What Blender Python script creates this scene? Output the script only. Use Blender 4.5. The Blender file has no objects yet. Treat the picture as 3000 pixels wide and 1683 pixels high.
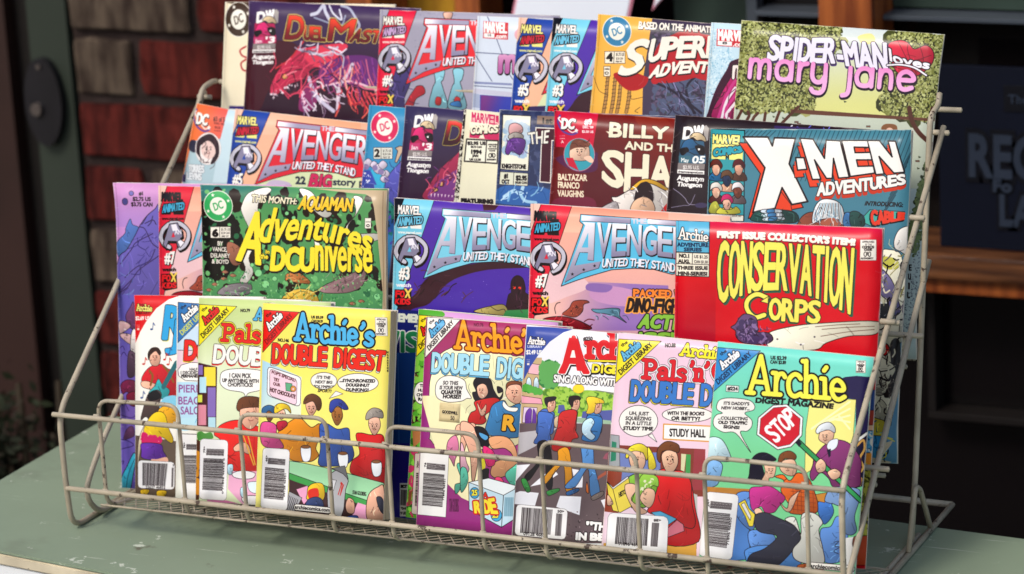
import bpy, bmesh, math, random, re
import numpy as np
from mathutils import Vector, Matrix
random.seed(5)
S = bpy.context.scene
C = S.collection
R = math.radians
# ---------- camera ----------
cam = bpy.data.objects.new('camera', bpy.data.cameras.new('camera')); C.objects.link(cam); S.camera = cam
cam.matrix_world = Matrix(((0.909568, -0.067559, 0.410027, 1.349153), (0.412440, 0.267362, -0.870868, -1.982546), (-0.050791, 0.961225, 0.271048, 0.857617), (0.000000, 0.000000, 0.000000, 1.000000)))
cam.data.sensor_width = 36; cam.data.lens = 106.612; cam.data.clip_start = .05; cam.data.clip_end = 200
cam.data.dof.use_dof = True; cam.data.dof.focus_distance = 2.36; cam.data.dof.aperture_fstop = 8
# ---------- sky and sun ----------
w = bpy.data.worlds.new('World'); S.world = w; w.use_nodes = True
nt = w.node_tree; sky = nt.nodes.new('ShaderNodeTexSky'); sky.sky_type = 'NISHITA'; sky.sun_disc = False
sky.sun_elevation = R(48); sky.sun_rotation = R(200); sky.air_density = 1.2; sky.dust_density = 3.0; sky.ozone_density = 1.0
nt.links.new(sky.outputs[0], nt.nodes['Background'].inputs[0]); nt.nodes['Background'].inputs[1].default_value = .15
sl = bpy.data.lights.new('sun', 'SUN'); sl.energy = 1.5; sl.angle = R(14); sl.color = (1, .95, .87)
so = bpy.data.objects.new('sun', sl); C.objects.link(so)
# sun_rotation turns clockwise from +Y seen from above: 200 deg = behind the camera, a little to the left
d = Vector((math.sin(R(200))*math.cos(R(48)), math.cos(R(200))*math.cos(R(48)), math.sin(R(48))))
so.rotation_euler = d.to_track_quat('Z', 'Y').to_euler()
S.view_settings.view_transform = 'Standard'; S.view_settings.look = 'None'; S.view_settings.gamma = 1; S.view_settings.exposure = .30
# ---------- materials ----------
def srgb(h):
    c = [int(h[i:i+2], 16)/255 for i in (0, 2, 4)]
    return tuple(x/12.92 if x < .04045 else ((x+.055)/1.055)**2.4 for x in c)
def mat(name, col, rough=.6, spec=.3, var=.15, scale=20, stretch=(1, 1, 1), bump=0, bscale=80, col2=None, metal=0, chips=None):
    m = bpy.data.materials.new(name); m.use_nodes = True; n = m.node_tree; p = n.nodes['Principled BSDF']
    p.inputs['Roughness'].default_value = rough; p.inputs['Specular IOR Level'].default_value = spec; p.inputs['Metallic'].default_value = metal
    tc = n.nodes.new('ShaderNodeTexCoord'); mp = n.nodes.new('ShaderNodeMapping'); mp.inputs['Scale'].default_value = stretch
    n.links.new(tc.outputs['Object'], mp.inputs[0])
    info = n.nodes.new('ShaderNodeObjectInfo'); off = n.nodes.new('ShaderNodeVectorMath'); off.operation = 'MULTIPLY_ADD'
    off.inputs[1].default_value = (7, 13, 5); n.links.new(info.outputs['Random'], off.inputs[0]); n.links.new(mp.outputs[0], off.inputs[2])
    no = n.nodes.new('ShaderNodeTexNoise'); no.inputs['Scale'].default_value = scale; no.inputs['Detail'].default_value = 6; n.links.new(off.outputs[0], no.inputs['Vector'])
    rp = n.nodes.new('ShaderNodeValToRGB'); a = srgb(col) if isinstance(col, str) else col
    b = srgb(col2) if isinstance(col2, str) else tuple(x*(1-var) for x in a)
    if col2 is None: a = tuple(min(1, x*(1+var)) for x in a)
    rp.color_ramp.elements[0].position = .35; rp.color_ramp.elements[1].position = .65
    rp.color_ramp.elements[0].color = (*b, 1); rp.color_ramp.elements[1].color = (*a, 1)
    n.links.new(no.outputs[0], rp.inputs[0]); out = rp.outputs[0]
    if chips:                        # worn spots: colour, noise scale, threshold
        c2 = n.nodes.new('ShaderNodeTexNoise'); c2.inputs['Scale'].default_value = chips[1]; c2.inputs['Detail'].default_value = 8; c2.inputs['Roughness'].default_value = .7
        n.links.new(off.outputs[0], c2.inputs['Vector']); cr = n.nodes.new('ShaderNodeValToRGB'); cr.color_ramp.elements[0].position = chips[2]; cr.color_ramp.elements[1].position = chips[2]+.02
        n.links.new(c2.outputs[0], cr.inputs[0]); mx = n.nodes.new('ShaderNodeMixRGB'); mx.inputs[2].default_value = (*srgb(chips[0]), 1)
        n.links.new(cr.outputs[0], mx.inputs[0]); n.links.new(out, mx.inputs[1]); out = mx.outputs[0]
    n.links.new(out, p.inputs['Base Color'])
    if bump:
        bn = n.nodes.new('ShaderNodeTexNoise'); bn.inputs['Scale'].default_value = bscale; bn.inputs['Detail'].default_value = 8; n.links.new(off.outputs[0], bn.inputs['Vector'])
        bp = n.nodes.new('ShaderNodeBump'); bp.inputs['Strength'].default_value = 1; bp.inputs['Distance'].default_value = bump; n.links.new(bn.outputs[0], bp.inputs['Height']); n.links.new(bp.outputs[0], p.inputs['Normal'])
    return m
M = dict(
 wire=mat('cream_wire_paint', 'a39884', .45, .28, .2, 30, chips=('4a3c34', 95, .60)),
 page=mat('page_edges', 'd6c8ae', .85, .1, 0, 1, (3, 3, 1800), col2='a08c74'),
 page_w=mat('white_page_edges', 'dedcd6', .85, .1, 0, 1, (3, 3, 1800), col2='bab4ac'),
 back=mat('cover_stock', 'cfc6ba', .6, .2, .08, 30),
 table=mat('green_table_paint', '7f8d77', .5, .3, .08, 5, chips=('bcc2b2', 42, .64), bump=.0002, bscale=60),
 edge=mat('worn_cream_edge', 'c6bba2', .7, .2, .15, 30, chips=('4a443c', 60, .66)),
 apron=mat('white_apron_paint', 'd9dcde', .6, .2, .06, 8, chips=('6a6862', 40, .68)),
 brick=mat('red_brick', '57211c', .92, .1, .0, 75, (1, 1, .22), col2='30110f', bump=.003, bscale=120),
 brick2=mat('burnt_brick', '564a3f', .92, .1, .0, 75, (1, 1, .22), col2='302621', bump=.003, bscale=120),
 mortar=mat('dark_mortar', '2f2624', .95, .1, .2, 40, bump=.003, bscale=200),
 gpanel=mat('dark_green_paint', '293028', .5, .3, .12, 6),
 dark=mat('black_frame', '110d0c', .5, .3, .2, 8),
 brown=mat('brown_door_paint', '2c1a16', .5, .3, .15, 8),
 bell=mat('bronze_bell_plate', '131116', .4, .4, .2, 30),
 button=mat('bell_button', '4c4440', .4, .4, .1, 30),
 wood=mat('varnished_wood', 'a15829', .4, .35, 0, 9, (9, 9, .8), col2='6d3317', bump=.0006, bscale=60),
 wood_h=mat('varnished_wood_rail', '6d4428', .4, .35, 0, 9, (.8, 9, 14), col2='331a0e', bump=.0006, bscale=60),
 gold=mat('gold_board', 'b08420', .45, .35, 0, 14, (3, 3, 1), col2='8c5c18'),
 glass=mat('dark_window_glass', '0d0a0b', .12, .22, .3, 2),
 glass_green=mat('green_window_blind', '2c3a33', .4, .3, .3, 5),
 void=mat('shop_interior', '0e0a09', .9, .05, .4, 3),
 mull=mat('grey_mullion', '3d434b', .4, .3, .15, 8),
 card=mat('white_card', 'dfe4ee', .7, .2, .02, 8),
 pink=mat('pink_border', 'd9889c', .7, .2, .05, 8),
 navy=mat('navy_poster', '080c1a', .6, .12, .12, 6),
 navy_dk=mat('poster_outline', '06070f', .5, .2, .1, 6),
 ink=mat('poster_lettering', '262d3a', .7, .1, .08, 12),
 leaf=mat('dark_leaves', '1c2210', .7, .2, .4, 12), leaf2=mat('dry_leaves', '261d10', .7, .2, .4, 12),
 ground=mat('pavement', '4a4340', .9, .1, .2, 3, bump=.004, bscale=20),
 blocker=mat('awning_canvas', '2c3a30', .9, .1, .1, 6), blocker_f=mat('awning_frame', '3a3a3a', .5, .3, .1, 6),  # for the unseen sheet that keeps sky light off the wall
 sticker=mat('price_sticker', 'd0bf93', .8, .1, .06, 40),
)
def scuffs(m):
    """Long thin scratches and brown stains over a painted board."""
    n = m.node_tree; p = n.nodes['Principled BSDF']; src = p.inputs['Base Color'].links[0].from_socket; tc = n.nodes.new('ShaderNodeTexCoord')
    for col, rot, sc, th in (('c3c8b8', .35, (7, 190, 1), .655), ('4c5346', 1.25, (7, 200, 1), .71), ('55493c', 0, (14, 14, 14), .67), ('77826e', .6, (3, 5, 1), .60)):
        mp = n.nodes.new('ShaderNodeMapping'); mp.inputs['Rotation'].default_value = (0, 0, rot); mp.inputs['Scale'].default_value = sc; n.links.new(tc.outputs['Object'], mp.inputs[0])
        no = n.nodes.new('ShaderNodeTexNoise'); no.inputs['Scale'].default_value = 1.3; no.inputs['Detail'].default_value = 5; no.inputs['Roughness'].default_value = .62; n.links.new(mp.outputs[0], no.inputs['Vector'])
        cr = n.nodes.new('ShaderNodeValToRGB'); cr.color_ramp.elements[0].position = th; cr.color_ramp.elements[1].position = th+.05; cr.color_ramp.elements[1].color = (.75,)*3+(1,); n.links.new(no.outputs[0], cr.inputs[0])
        mx = n.nodes.new('ShaderNodeMixRGB'); mx.inputs[2].default_value = (*srgb(col), 1); n.links.new(cr.outputs[0], mx.inputs[0]); n.links.new(src, mx.inputs[1]); src = mx.outputs[0]
    n.links.new(src, p.inputs['Base Color'])
scuffs(M['table'])
# ---------- object helpers ----------
def link(name, me, parent=None, **props):
    o = bpy.data.objects.new(name, me); C.objects.link(o); o.parent = parent
    for k, v in props.items(): o[k] = v
    return o
def thing(name, label, cat, loc=(0, 0, 0), group=None):
    o = bpy.data.objects.new(name, None); C.objects.link(o); o.location = loc; o.empty_display_size = .05
    o['label'] = label; o['category'] = cat
    if group: o['group'] = group
    return o
def mesh(name, V, F, m, smooth=False, mi=None):
    me = bpy.data.meshes.new(name); me.from_pydata([tuple(v) for v in V], [], F)
    for x in (m if isinstance(m, list) else [m]): me.materials.append(x)
    if mi: me.polygons.foreach_set('material_index', mi)
    if smooth: me.polygons.foreach_set('use_smooth', [True]*len(me.polygons))
    me.update(); return me
def box(name, lo, hi, m, parent=None, bevel=.001, loc=None, **props):
    bm = bmesh.new(); lo, hi = Vector(lo), Vector(hi); bmesh.ops.create_cube(bm, size=1)
    for v in bm.verts: v.co = Vector([(a+b)/2+c*(b-a) for a, b, c in zip(lo, hi, v.co)])
    if bevel: bmesh.ops.bevel(bm, geom=bm.edges[:], offset=min(bevel, min(hi-lo)*.4), segments=2, affect='EDGES', profile=.7)
    me = bpy.data.meshes.new(name); bm.to_mesh(me); bm.free(); me.materials.append(m)
    return link(name, me, parent, **props)
def prism(name, pts, y0, y1, m, parent=None, **props):   # outline in X-Z, depth along Y
    n = len(pts); V = [(x, y0, z) for x, z in pts]+[(x, y1, z) for x, z in pts]
    F = [tuple(range(n)), tuple(range(2*n-1, n-1, -1))]+[(i, i+n, (i+1) % n+n, (i+1) % n) for i in range(n)]
    me = mesh(name, V, F, m); bm = bmesh.new(); bm.from_mesh(me); bmesh.ops.recalc_face_normals(bm, faces=bm.faces[:]); bm.to_mesh(me); bm.free()
    return link(name, me, parent, **props)
def rounded(path, rad, n=5):
    P = [Vector(p) for p in path]; out = [P[0]]
    for a, b, c in zip(P, P[1:], P[2:]):
        u, v = (a-b), (c-b); r = min(rad, u.length*.48, v.length*.48); u.normalize(); v.normalize(); s, e = b+u*r, b+v*r
        for i in range(n+1): t = i/n; out.append(s*(1-t)**2+b*2*t*(1-t)+e*t*t)
    out.append(P[-1]); return out
def tube(name, path, r, m, parent=None, rad=.012, seg=10, **props):
    P = rounded(path, rad) if rad and len(path) > 2 else [Vector(p) for p in path]
    V, F = [], []; t0 = (P[1]-P[0]).normalized(); u = t0.orthogonal().normalized()
    for i, p in enumerate(P):
        t = (P[min(i+1, len(P)-1)]-P[max(i-1, 0)]).normalized(); u = (u-t*u.dot(t)).normalized(); v = t.cross(u)
        for k in range(seg): a = 2*math.pi*k/seg; V.append(p+(u*math.cos(a)+v*math.sin(a))*r)
    for i in range(len(P)-1):
        for k in range(seg): F.append((i*seg+k, i*seg+(k+1) % seg, (i+1)*seg+(k+1) % seg, (i+1)*seg+k))
    # rounded end caps
    for base, p, t in ((0, P[0], -(P[1]-P[0]).normalized()), ((len(P)-1)*seg, P[-1], (P[-1]-P[-2]).normalized())):
        V.append(p+t*r*.5); c = len(V)-1
        for k in range(seg):
            f = (base+k, base+(k+1) % seg, c); F.append(f if base else f[::-1])
    return link(name, mesh(name, V, F, m, True), parent, **props)
# ================= the ground, the shop front, the table =================
g = mesh('pavement', [(-30, -30, -.76), (30, -30, -.76), (30, 30, -.76), (-30, 30, -.76)], [(0, 1, 2, 3)], M['ground']); link('pavement', g, kind='structure')
YW = .92
# brick pier: every brick a piece of its own, proud of the mortar
pier = thing('brick_pier', 'rough red and brown brick pier beside the dark green door frame', 'pier', (-.45, YW+.1, -.76))
box('mortar', (-.562, YW+.008, -.76), (-.186, YW+.2, 2.0), M['mortar'], None, 0).parent = pier
pier.children[0].matrix_parent_inverse = Matrix.Translation(pier.location).inverted()
def brick_mesh(L, seed, m):
    rs = random.Random(seed); bm = bmesh.new(); bmesh.ops.create_cube(bm, size=1)
    for v in bm.verts: v.co = Vector((v.co.x*L, v.co.y*.09, v.co.z*.0635))
    bmesh.ops.subdivide_edges(bm, edges=bm.edges[:], cuts=2, use_grid_fill=True)
    for v in bm.verts:
        e = sum((abs(v.co.x) > L*.49, abs(v.co.y) > .044, abs(v.co.z) > .031))
        k = .0018 if e > 1 else .0009
        v.co += Vector([rs.uniform(-1, 1)*k for _ in range(3)])
        if e > 1: v.co *= Vector((1-.004/L, .96, .95)) if False else 1
    bmesh.ops.bevel(bm, geom=[e for e in bm.edges if e.is_boundary or e.calc_face_angle(0) > .9], offset=.0022, segments=2, affect='EDGES')
    me = bpy.data.meshes.new('brick'); bm.to_mesh(me); bm.free(); me.materials.append(m); return me
BM = {(L, k, c): brick_mesh(L, k+int(L*100), M[c]) for L in (.157, .0765) for k in range(3) for c in ('brick', 'brick2')}
grey = {(0, 0), (1, 0), (3, 1), (-2, 0), (4, 0)}
for row in range(-12, 15):
    z = .1965+.0755*(-row); z = .2612-.0755*row if False else .2250+.0317+.0755*(-row)
    x = -.5595; i = 0; first = .157 if row % 2 == 0 else .0765
    while True:
        L = first if i == 0 else .157
        if x+L > -.187: break
        c = 'brick2' if (row, i) in grey or random.random() < .1 else 'brick'
        o = link('brick', BM[(L, random.randrange(3), c)], pier); o.location = Vector((x+L/2+random.uniform(-.0015, .0015), YW+.0455+random.uniform(-.002, .002), z))-pier.location
        o.rotation_euler = (random.uniform(-.01, .01), random.uniform(-.012, .012), random.uniform(-.01, .01)); x += L+.0125; i += 1
# door frame left of the pier
df = thing('door_frame', 'dark green painted door frame board left of the brick pier', 'door frame', (-.6, YW, -.76))
def at(o, p): o.parent = p; o.matrix_parent_inverse = Matrix.Translation(p.location).inverted(); return o
at(box('green_board', (-.618, YW+.0, -.76), (-.5645, YW+.03, 2.0), M['gpanel']), df)
at(box('frame_gap', (-.655, YW+.03, -.76), (-.619, YW+.06, 2.0), M['dark']), df)
at(box('brown_board', (-.9, YW+.01, -.76), (-.656, YW+.05, 2.0), M['brown'], bevel=.004), df)
def ellipse_slab(name, cx, cz, rx, rz, y0, y1, m, n=28):
    return prism(name, [(cx+rx*math.cos(a), cz+rz*math.sin(a)) for a in [2*math.pi*i/n for i in range(n)]], y0, y1, m)
bell = thing('doorbell', 'dark oval doorbell plate with a round push button on the green door frame', 'doorbell', (-.599, YW, .139))
o = ellipse_slab('bell_plate', -.599, .139, .025, .052, YW-.012, YW-.001, M['bell']); at(o, bell)
at(ellipse_slab('push_button', -.606, .131, .007, .0075, YW-.018, YW-.0122, M['button']), bell)
at(ellipse_slab('screw', -.6, .181, .003, .003, YW-.0145, YW-.0122, M['button'], 12), bell)
# shop window
X0 = -.1845
win = thing('shop_window', 'dark shop window with varnished wooden post and sill behind the rack', 'window', (.4, YW, -.76))
W = lambda name, lo, hi, m, bevel=.001: at(box(name, lo, hi, m, bevel=bevel), win)
W('jamb', (X0, YW-.03, -.76), (-.1535, YW+.06, 2.0), M['wood'], .004)
W('inner_post', (-.0685, YW+.00, .0), (-.0385, YW+.06, 2.0), M['wood'], .003)
W('gold_board', (-.184, YW+.0605, .0), (-.0975, YW+.075, 2.0), M['gold'])
W('post', (.349, YW-.015, -.02), (.406, YW+.06, 2.0), M['wood'], .004)
W('mullion', (.255, YW+.03, .0), (.2665, YW+.05, 2.0), M['mull'])
W('pane', (-.0965, YW+.062, -.005), (.2545, YW+.066, 2.0), M['glass'], 0)
W('pane', (.2675, YW+.062, -.005), (.3485, YW+.066, 2.0), M['glass'], 0)
W('pane', (.4065, YW+.062, -.005), (1.6, YW+.066, 2.0), M['glass'], 0)
W('blind', (.165, YW+.052, .0), (.2535, YW+.058, 2.0), M['glass_green'], .001)
W('glazing_bar', (.4065, YW+.02, .262), (1.6, YW+.0605, .267), M['mull'], .001)  # thin grey strips stand in for a rail reflected in the glass
W('glazing_bar', (.2675, YW+.02, .262), (.3485, YW+.0605, .267), M['mull'], .001)
W('upper_blind', (.4065, YW+.054, .269), (1.6, YW+.0605, 2.0), M['glass_green'], .001)
W('sill', (X0, YW-.045, .010), (1.6, YW+.061, .036), M['wood_h'], .004)
W('sill_moulding', (X0, YW-.035, -.008), (1.6, YW+.05, .0095), M['wood'], .004)
W('lower_pane', (X0, YW+.04, -.6), (1.6, YW+.045, -.0085), M['glass'], 0)
W('lower_bar', (.452, YW+.01, -.15), (.46, YW+.039, -.0085), M['dark'], .001)
W('lower_rail', (.452, YW+.008, -.158), (1.6, YW+.039, -.1505), M['dark'], .001)
W('kick_board', (X0, YW+.0, -.76), (1.6, YW+.06, -.601), M['dark'], .004)
W('inner_wall', (X0, YW+.08, -.76), (1.6, YW+.1, 2.0), M['void'], 0)
# cards hanging inside
def card(label, pts, y):
    o = thing('paper_sign', label, 'sign', (pts[0][0], y, pts[0][1]))
    at(prism('border', pts, y-.001, y+.001, M['pink']), o)
    cx = sum(p[0] for p in pts)/len(pts); cz = sum(p[1] for p in pts)/len(pts)
    at(prism('sheet', [(cx+(x-cx)*.955, cz+(z-cz)*.955) for x, z in pts], y-.0025, y-.0012, M['card']), o); return o
card('large white card with thin pink border hanging in the window', [(-.008, .2), (.127, .2), (.185, .42), (.0525, .42)], YW-.02)
card('small pink edged paper point right of the large white card', [(.1697, .272), (.27, .375), (.27, .42), (.2155, .42)], YW-.02)
# poster
po = thing('window_poster', 'dark navy poster with grey bubble lettering standing on the window sill', 'poster', (.8, YW-.01, .034))
at(box('poster_board', (.4745, YW-.014, .0365), (1.1, YW-.006, .2245), M['navy'], bevel=.0008), po)
def flat_word(txt, x0, z0, size, m, y, bold, sx=1., ext=.0004):
    cu = bpy.data.curves.new('lettering', 'FONT'); cu.body = txt; cu.size = size; cu.offset = bold; cu.extrude = ext; cu.resolution_u = 4; cu.space_character = 1.05
    t = bpy.data.objects.new('t', cu); C.objects.link(t); bpy.context.view_layer.update()
    me = bpy.data.meshes.new_from_object(t.evaluated_get(bpy.context.evaluated_depsgraph_get())); bpy.data.objects.remove(t)
    for v in me.vertices: a, b, c = v.co; v.co = (x0+a*sx, y-c, z0+b)
    me.materials.clear(); me.materials.append(m); return at(link('lettering', me), po)
for m, y, b in ((M['navy_dk'], YW-.0145, .0075), (M['ink'], YW-.0155, .0022)):
    flat_word('REC', .504, .113, .060, m, y, b, .68); flat_word('Fo', .530, .0975, .017, m, y, b*.4, 1.1); flat_word('LA', .536, .063, .044, m, y, b*.8, .7)
at(box('caption_patch', (.542, YW-.0149, .180), (.60, YW-.0142, .207), M['navy_dk'], bevel=.0005), po)
flat_word('The', .547, .189, .0125, M['ink'], YW-.0155, .0003)
# unseen sheet added over the shop front to shade the wall
blk = thing('awning', 'dark canvas awning above the shop front', 'awning', (.3, YW, 2.0))
at(prism('canvas', [(-1.4, 2.0), (2.2, 2.0), (2.2, 2.01), (-1.4, 2.01)], .4, YW+.1, M['blocker']), blk)
at(box('valance', (-1.4, .39, 1.85), (2.2, .399, 2.01), M['blocker'], bevel=0), blk)
# shrubs at the foot of the wall
def shrub(n, c, r, mats, seed):
    rs = random.Random(seed); V, F, mi = [], [], []
    for i in range(n):
        p = Vector([rs.gauss(0, .42) for _ in range(3)]); p = Vector((c[0]+p.x*r[0], c[1]+p.y*r[1], c[2]+p.z*r[2]))
        a = Vector([rs.uniform(-1, 1) for _ in range(3)]).normalized(); b = a.orthogonal().normalized(); l = rs.uniform(.008, .02); k = len(V)
        V += [p, p+a*l*.5+b*l*.22, p+a*l, p+a*l*.5-b*l*.22]; F.append((k, k+1, k+2, k+3)); mi.append(int(rs.random() < .3))
    return mesh('shrub', V, F, mats, False, mi)
sh = thing('shrub', 'dark low shrub at the foot of the wall left of the table', 'shrub', (-.62, .7, -.5))
at(link('foliage', shrub(9000, (-.63, .66, -.25), (.13, .12, .11), [M['leaf'], M['leaf2']], 3)), sh)
at(link('stem', None), sh) if False else None
for k in range(5): at(tube('stem', [(-.6+.02*k, .68, -.62), (-.62+.03*k, .68+.01*k, -.4), (-.66+.04*k, .66+.02*k, -.14)], .004, M['leaf2']), sh)
at(box('planter_box', (-.95, .5, -.76), (-.36, .86, -.45), M['dark'], bevel=.01), sh)
# table
TB = [(-.133, -.042), (2.1, -.352), (2.1, .112), (.69, .2137), (-.135, .281)]
tb = thing('table', 'worn sage green painted table top with cream edge and white apron under the rack', 'table', (.6, 0, -.76))
def slab(name, P, z0, z1, m, inset=0):
    c = Vector((sum(p[0] for p in P)/len(P), sum(p[1] for p in P)/len(P))); P = [Vector(p)+(c-Vector(p)).normalized()*inset for p in P]
    bm = bmesh.new(); lo = [bm.verts.new((p.x, p.y, z0)) for p in P]; hi = [bm.verts.new((p.x, p.y, z1)) for p in P]; bm.faces.new(hi); bm.faces.new(lo[::-1])
    for i in range(len(P)): j = (i+1) % len(P); bm.faces.new((lo[i], lo[j], hi[j], hi[i]))
    bmesh.ops.recalc_face_normals(bm, faces=bm.faces[:]); bmesh.ops.bevel(bm, geom=bm.edges[:], offset=.0012, segments=2, affect='EDGES')
    me = bpy.data.meshes.new(name); bm.to_mesh(me); bm.free(); me.materials.append(m); return at(link(name, me), tb)
slab('table_top', TB, -.0025, 0, M['table'], .0)
slab('edge_strip', TB, -.012, -.0026, M['edge'], .0006)
slab('apron', TB, -.13, -.0121, M['apron'], .012)
for x, y in ((-.1, -.03), (-.1, .2), (1.9, -.25), (1.9, .1)): at(box('leg', (x-.02, y-.02, -.76), (x+.02, y+.02, -.131), M['apron'], bevel=.002), tb)
# ================= the wire rack =================
RW = .677
rk = thing('wire_rack', 'chipped cream wire display rack with four stepped rows on the green table', 'display rack', (RW/2, .1, 0))
T = lambda name, path, r=.0021, rad=.012, **k: at(tube(name, path, r, M['wire'], rad=rad, **k), rk)
# the right side stands a centimetre further forward than the left one
def side(X, s, Y, nz, top, inner, leg, loop):
    T('side_frame', [(X, .276+Y, .0026), (X, .0035+Y, .0026), (X, .0002+Y, .045), (X, Y, nz), (X, *top)], .0024, .016)
    x2 = X+s*.0052
    T('inner_frame', [(x2, *inner[0]), (x2, *inner[1]), (x2, .018+Y, .028), (x2, .036+Y, .0045), (x2, .10+Y, .0026), (x2, .2011+Y, .0026)], .0024, .02)
    T('back_leg', [(x2, y, z) for y, z in leg], .0024, .006)
    T('foot_loop', [(X, y, z) for y, z in loop], .0022, .006)
    ly, lz = leg[3]; T('frame_link', [(X-s*.005, top[0]-.0035, top[1]-.004), (x2+s*.003, top[0]-.0035, top[1]-.004)], .0022, 0)
    for t in (.72, .43) if s < 0 else (): T('rail_end', [(X-s*.006, Y+(top[0]-Y)*t, nz+(top[1]-nz)*t+.0042), (X+s*.005, Y+(top[0]-Y)*t, nz+(top[1]-nz)*t+.0042)], .0022, 0)
side(0, 1, 0, .104, (.2715, .3145), ((.2426, .2125), (.043, .0555)), ((.2835, .3215), (.2775, .3225), (.2600, .3205), (.2489, .305), (.2286, .2093), (.1985, .0467), (.1855, .0026)), ((.1612, .0052), (.1817, .0452), (.1925, .040), (.2189, .0052)))
side(RW, -1, -.0151, .1103, (.2503, .3194), ((.2229, .2182), (.0270, .0450)), ((.2578, .3442), (.2540, .336), (.2330, .331), (.2291, .3166), (.2091, .215), (.1788, .0538), (.1655, .0026)), ((.1422, .0052), (.1625, .0523), (.1745, .046), (.2, .0052)))
RL = lambda name, y, z, r=.0022, x0=.001, x1=RW+.005, f=1: T(name, [(x0, y-.0223*x0*f, z+.0115*x0*f), (x1, y-.0223*x1*f, z+.0115*x1*f)], r, 0)
T('back_rail', [(0, .276, .0026), (RW, .2609, .0026)], .0026, 0)
RL('front_rail', -.0045  , .104, .0021, -.003, RW+.004)
T('front_rail', [(.001, -.0002, .0388), (RW, -.0151, .0446)], .0022, 0)
RL('shelf_rail', .116, .198, f=.25)
for y, z in ((.186, .1645), (.096, .0865), (.297, .318)): RL('shelf_rail', y, z)
for y, z in ((.224, .129), (.247, .129), (.142, .058), (.164, .058)): RL('shelf_rail', y, z, .002, -.004, .652, 0)
GY = lambda x, y: y-.0223*x
for a, b, z1, z2 in ((0.0361, 0.1126, 0.1169, 0.1198), (0.1697, 0.2492, 0.1181, 0.1221), (0.3028, 0.3821, 0.1211, 0.1220), (0.4352, 0.5137, 0.1219, 0.1209), (0.5685, 0.6487, 0.1233, 0.1232)):
    T('guard_hoop', [(a, .086, .0106), (a, GY(a, .014), .0235), (a, GY(a, .0047), .031), (a, GY(a, .0047), z1), (b, GY(b, .0047), z2), (b, GY(b, .0047), .031), (b, GY(b, .014), .0235), (b, .086, .0106)], .00175, .011)
for a, b, *_ in ((0.0361, 0.1126, 0.1169, 0.1198), (0.1697, 0.2492, 0.1181, 0.1221), (0.3028, 0.3821, 0.1211, 0.1220), (0.4352, 0.5137, 0.1219, 0.1209), (0.5685, 0.6487, 0.1233, 0.1232)):
    for x in (a, b):
        for y, z in ((-.0008, .104+.0115*x), (.0022, .0388+.0085*x)): T('weld', [(x-.0022, GY(x, y)+.0014, z), (x+.0022, GY(x, y)+.0014, z)], .0019, 0, seg=8)
for xx in (.14, .275, .41, .54):
    T('shelf_bracket', [(xx, .116, .0605), (xx, .164, .0605)], .0018, 0); T('shelf_bracket', [(xx, .2, .1315), (xx, .247, .1315)], .0018, 0)
# expanded metal tray: crossing strands, one part
V, F = [], []
def strand(a, b, r=.00062):
    a, b = Vector(a), Vector(b); t = (b-a).normalized(); u = Vector((0, .19, 1)).normalized(); v = t.cross(u).normalized(); k = len(V)
    for p in (a, b): V.extend([p+v*r, p+u*r*.7, p-v*r, p-u*r*.7])
    F.extend([(k+i, k+(i+1) % 4, k+4+(i+1) % 4, k+4+i) for i in range(4)])
tz = lambda y: .0265-.19*y
n = 58; dx = (RW-.03)/n
for i in range(n):
    x = .03+i*dx
    for y in np.arange(.004, .086, .018):
        for s in (0, 1): strand((x+dx*s, y, tz(y)), (x+dx*(.5), y+.009, tz(y+.009))); strand((x+dx*.5, y+.009, tz(y+.009)), (x+dx*s, y+.018, tz(y+.018)))
for y in (.004, .092): strand((.03, y, tz(y)), (RW-.0, y, tz(y)), .0014)
o = at(link('mesh_tray', mesh('mesh_tray', V, F, M['wire']), kind='stuff'), rk)
# ================= lettering outlines =================
def builtin_glyphs(chars):
    cu = bpy.data.curves.new('lettering', 'FONT'); cu.fill_mode = 'NONE'; cu.size = 1; cu.resolution_u = 3
    ob = bpy.data.objects.new('lettering', cu); bpy.context.scene.collection.objects.link(ob)
    out = {}
    def width(s):
        cu.body = s; bpy.context.view_layer.update()
        dg = bpy.context.evaluated_depsgraph_get(); ev = ob.evaluated_get(dg); me = ev.to_mesh()
        co = np.zeros(len(me.vertices)*3); me.vertices.foreach_get('co', co); co = co.reshape(-1, 3)[:, :2].copy()
        ed = [tuple(e.vertices) for e in me.edges]; ev.to_mesh_clear()
        return co, ed
    def mx(s): return width(s)[0][:, 0].max()
    base = mx('I')
    for ch in chars:
        if ch == ' ': out[ch] = (.3, []); continue
        co, ed = width(ch)
        adv = mx(ch+'I') - base
        nb = {}
        for a, b in ed: nb.setdefault(a, []).append(b); nb.setdefault(b, []).append(a)
        seen = set(); loops = []
        for s in nb:
            if s in seen: continue
            lp = [s]; seen.add(s); cur = s
            while True:
                nx = [k for k in nb[cur] if k not in seen]
                if not nx: break
                cur = nx[0]; seen.add(cur); lp.append(cur)
            if len(lp) > 2: loops.append(co[lp])
        # even nesting runs one way, odd the other
        def inside(pt, poly):
            x, y = pt; c = False; q = np.roll(poly, 1, 0)
            for (x1, y1), (x2, y2) in zip(poly, q):
                if (y1 > y) != (y2 > y) and x < (x2-x1)*(y-y1)/(y2-y1)+x1: c = not c
            return c
        fixed = []
        for i, lp in enumerate(loops):
            depth = sum(inside(lp[0]*.999+lp[1]*.001, o) for j, o in enumerate(loops) if j != i)
            ar = (lp[:, 0]*np.roll(lp[:, 1], -1)-lp[:, 1]*np.roll(lp[:, 0], -1)).sum()
            if (ar > 0) == (depth % 2 == 1): lp = lp[::-1]
            fixed.append(lp)
        out[ch] = (float(adv), fixed)
    bpy.data.objects.remove(ob); bpy.data.curves.remove(cu)
    return out

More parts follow.
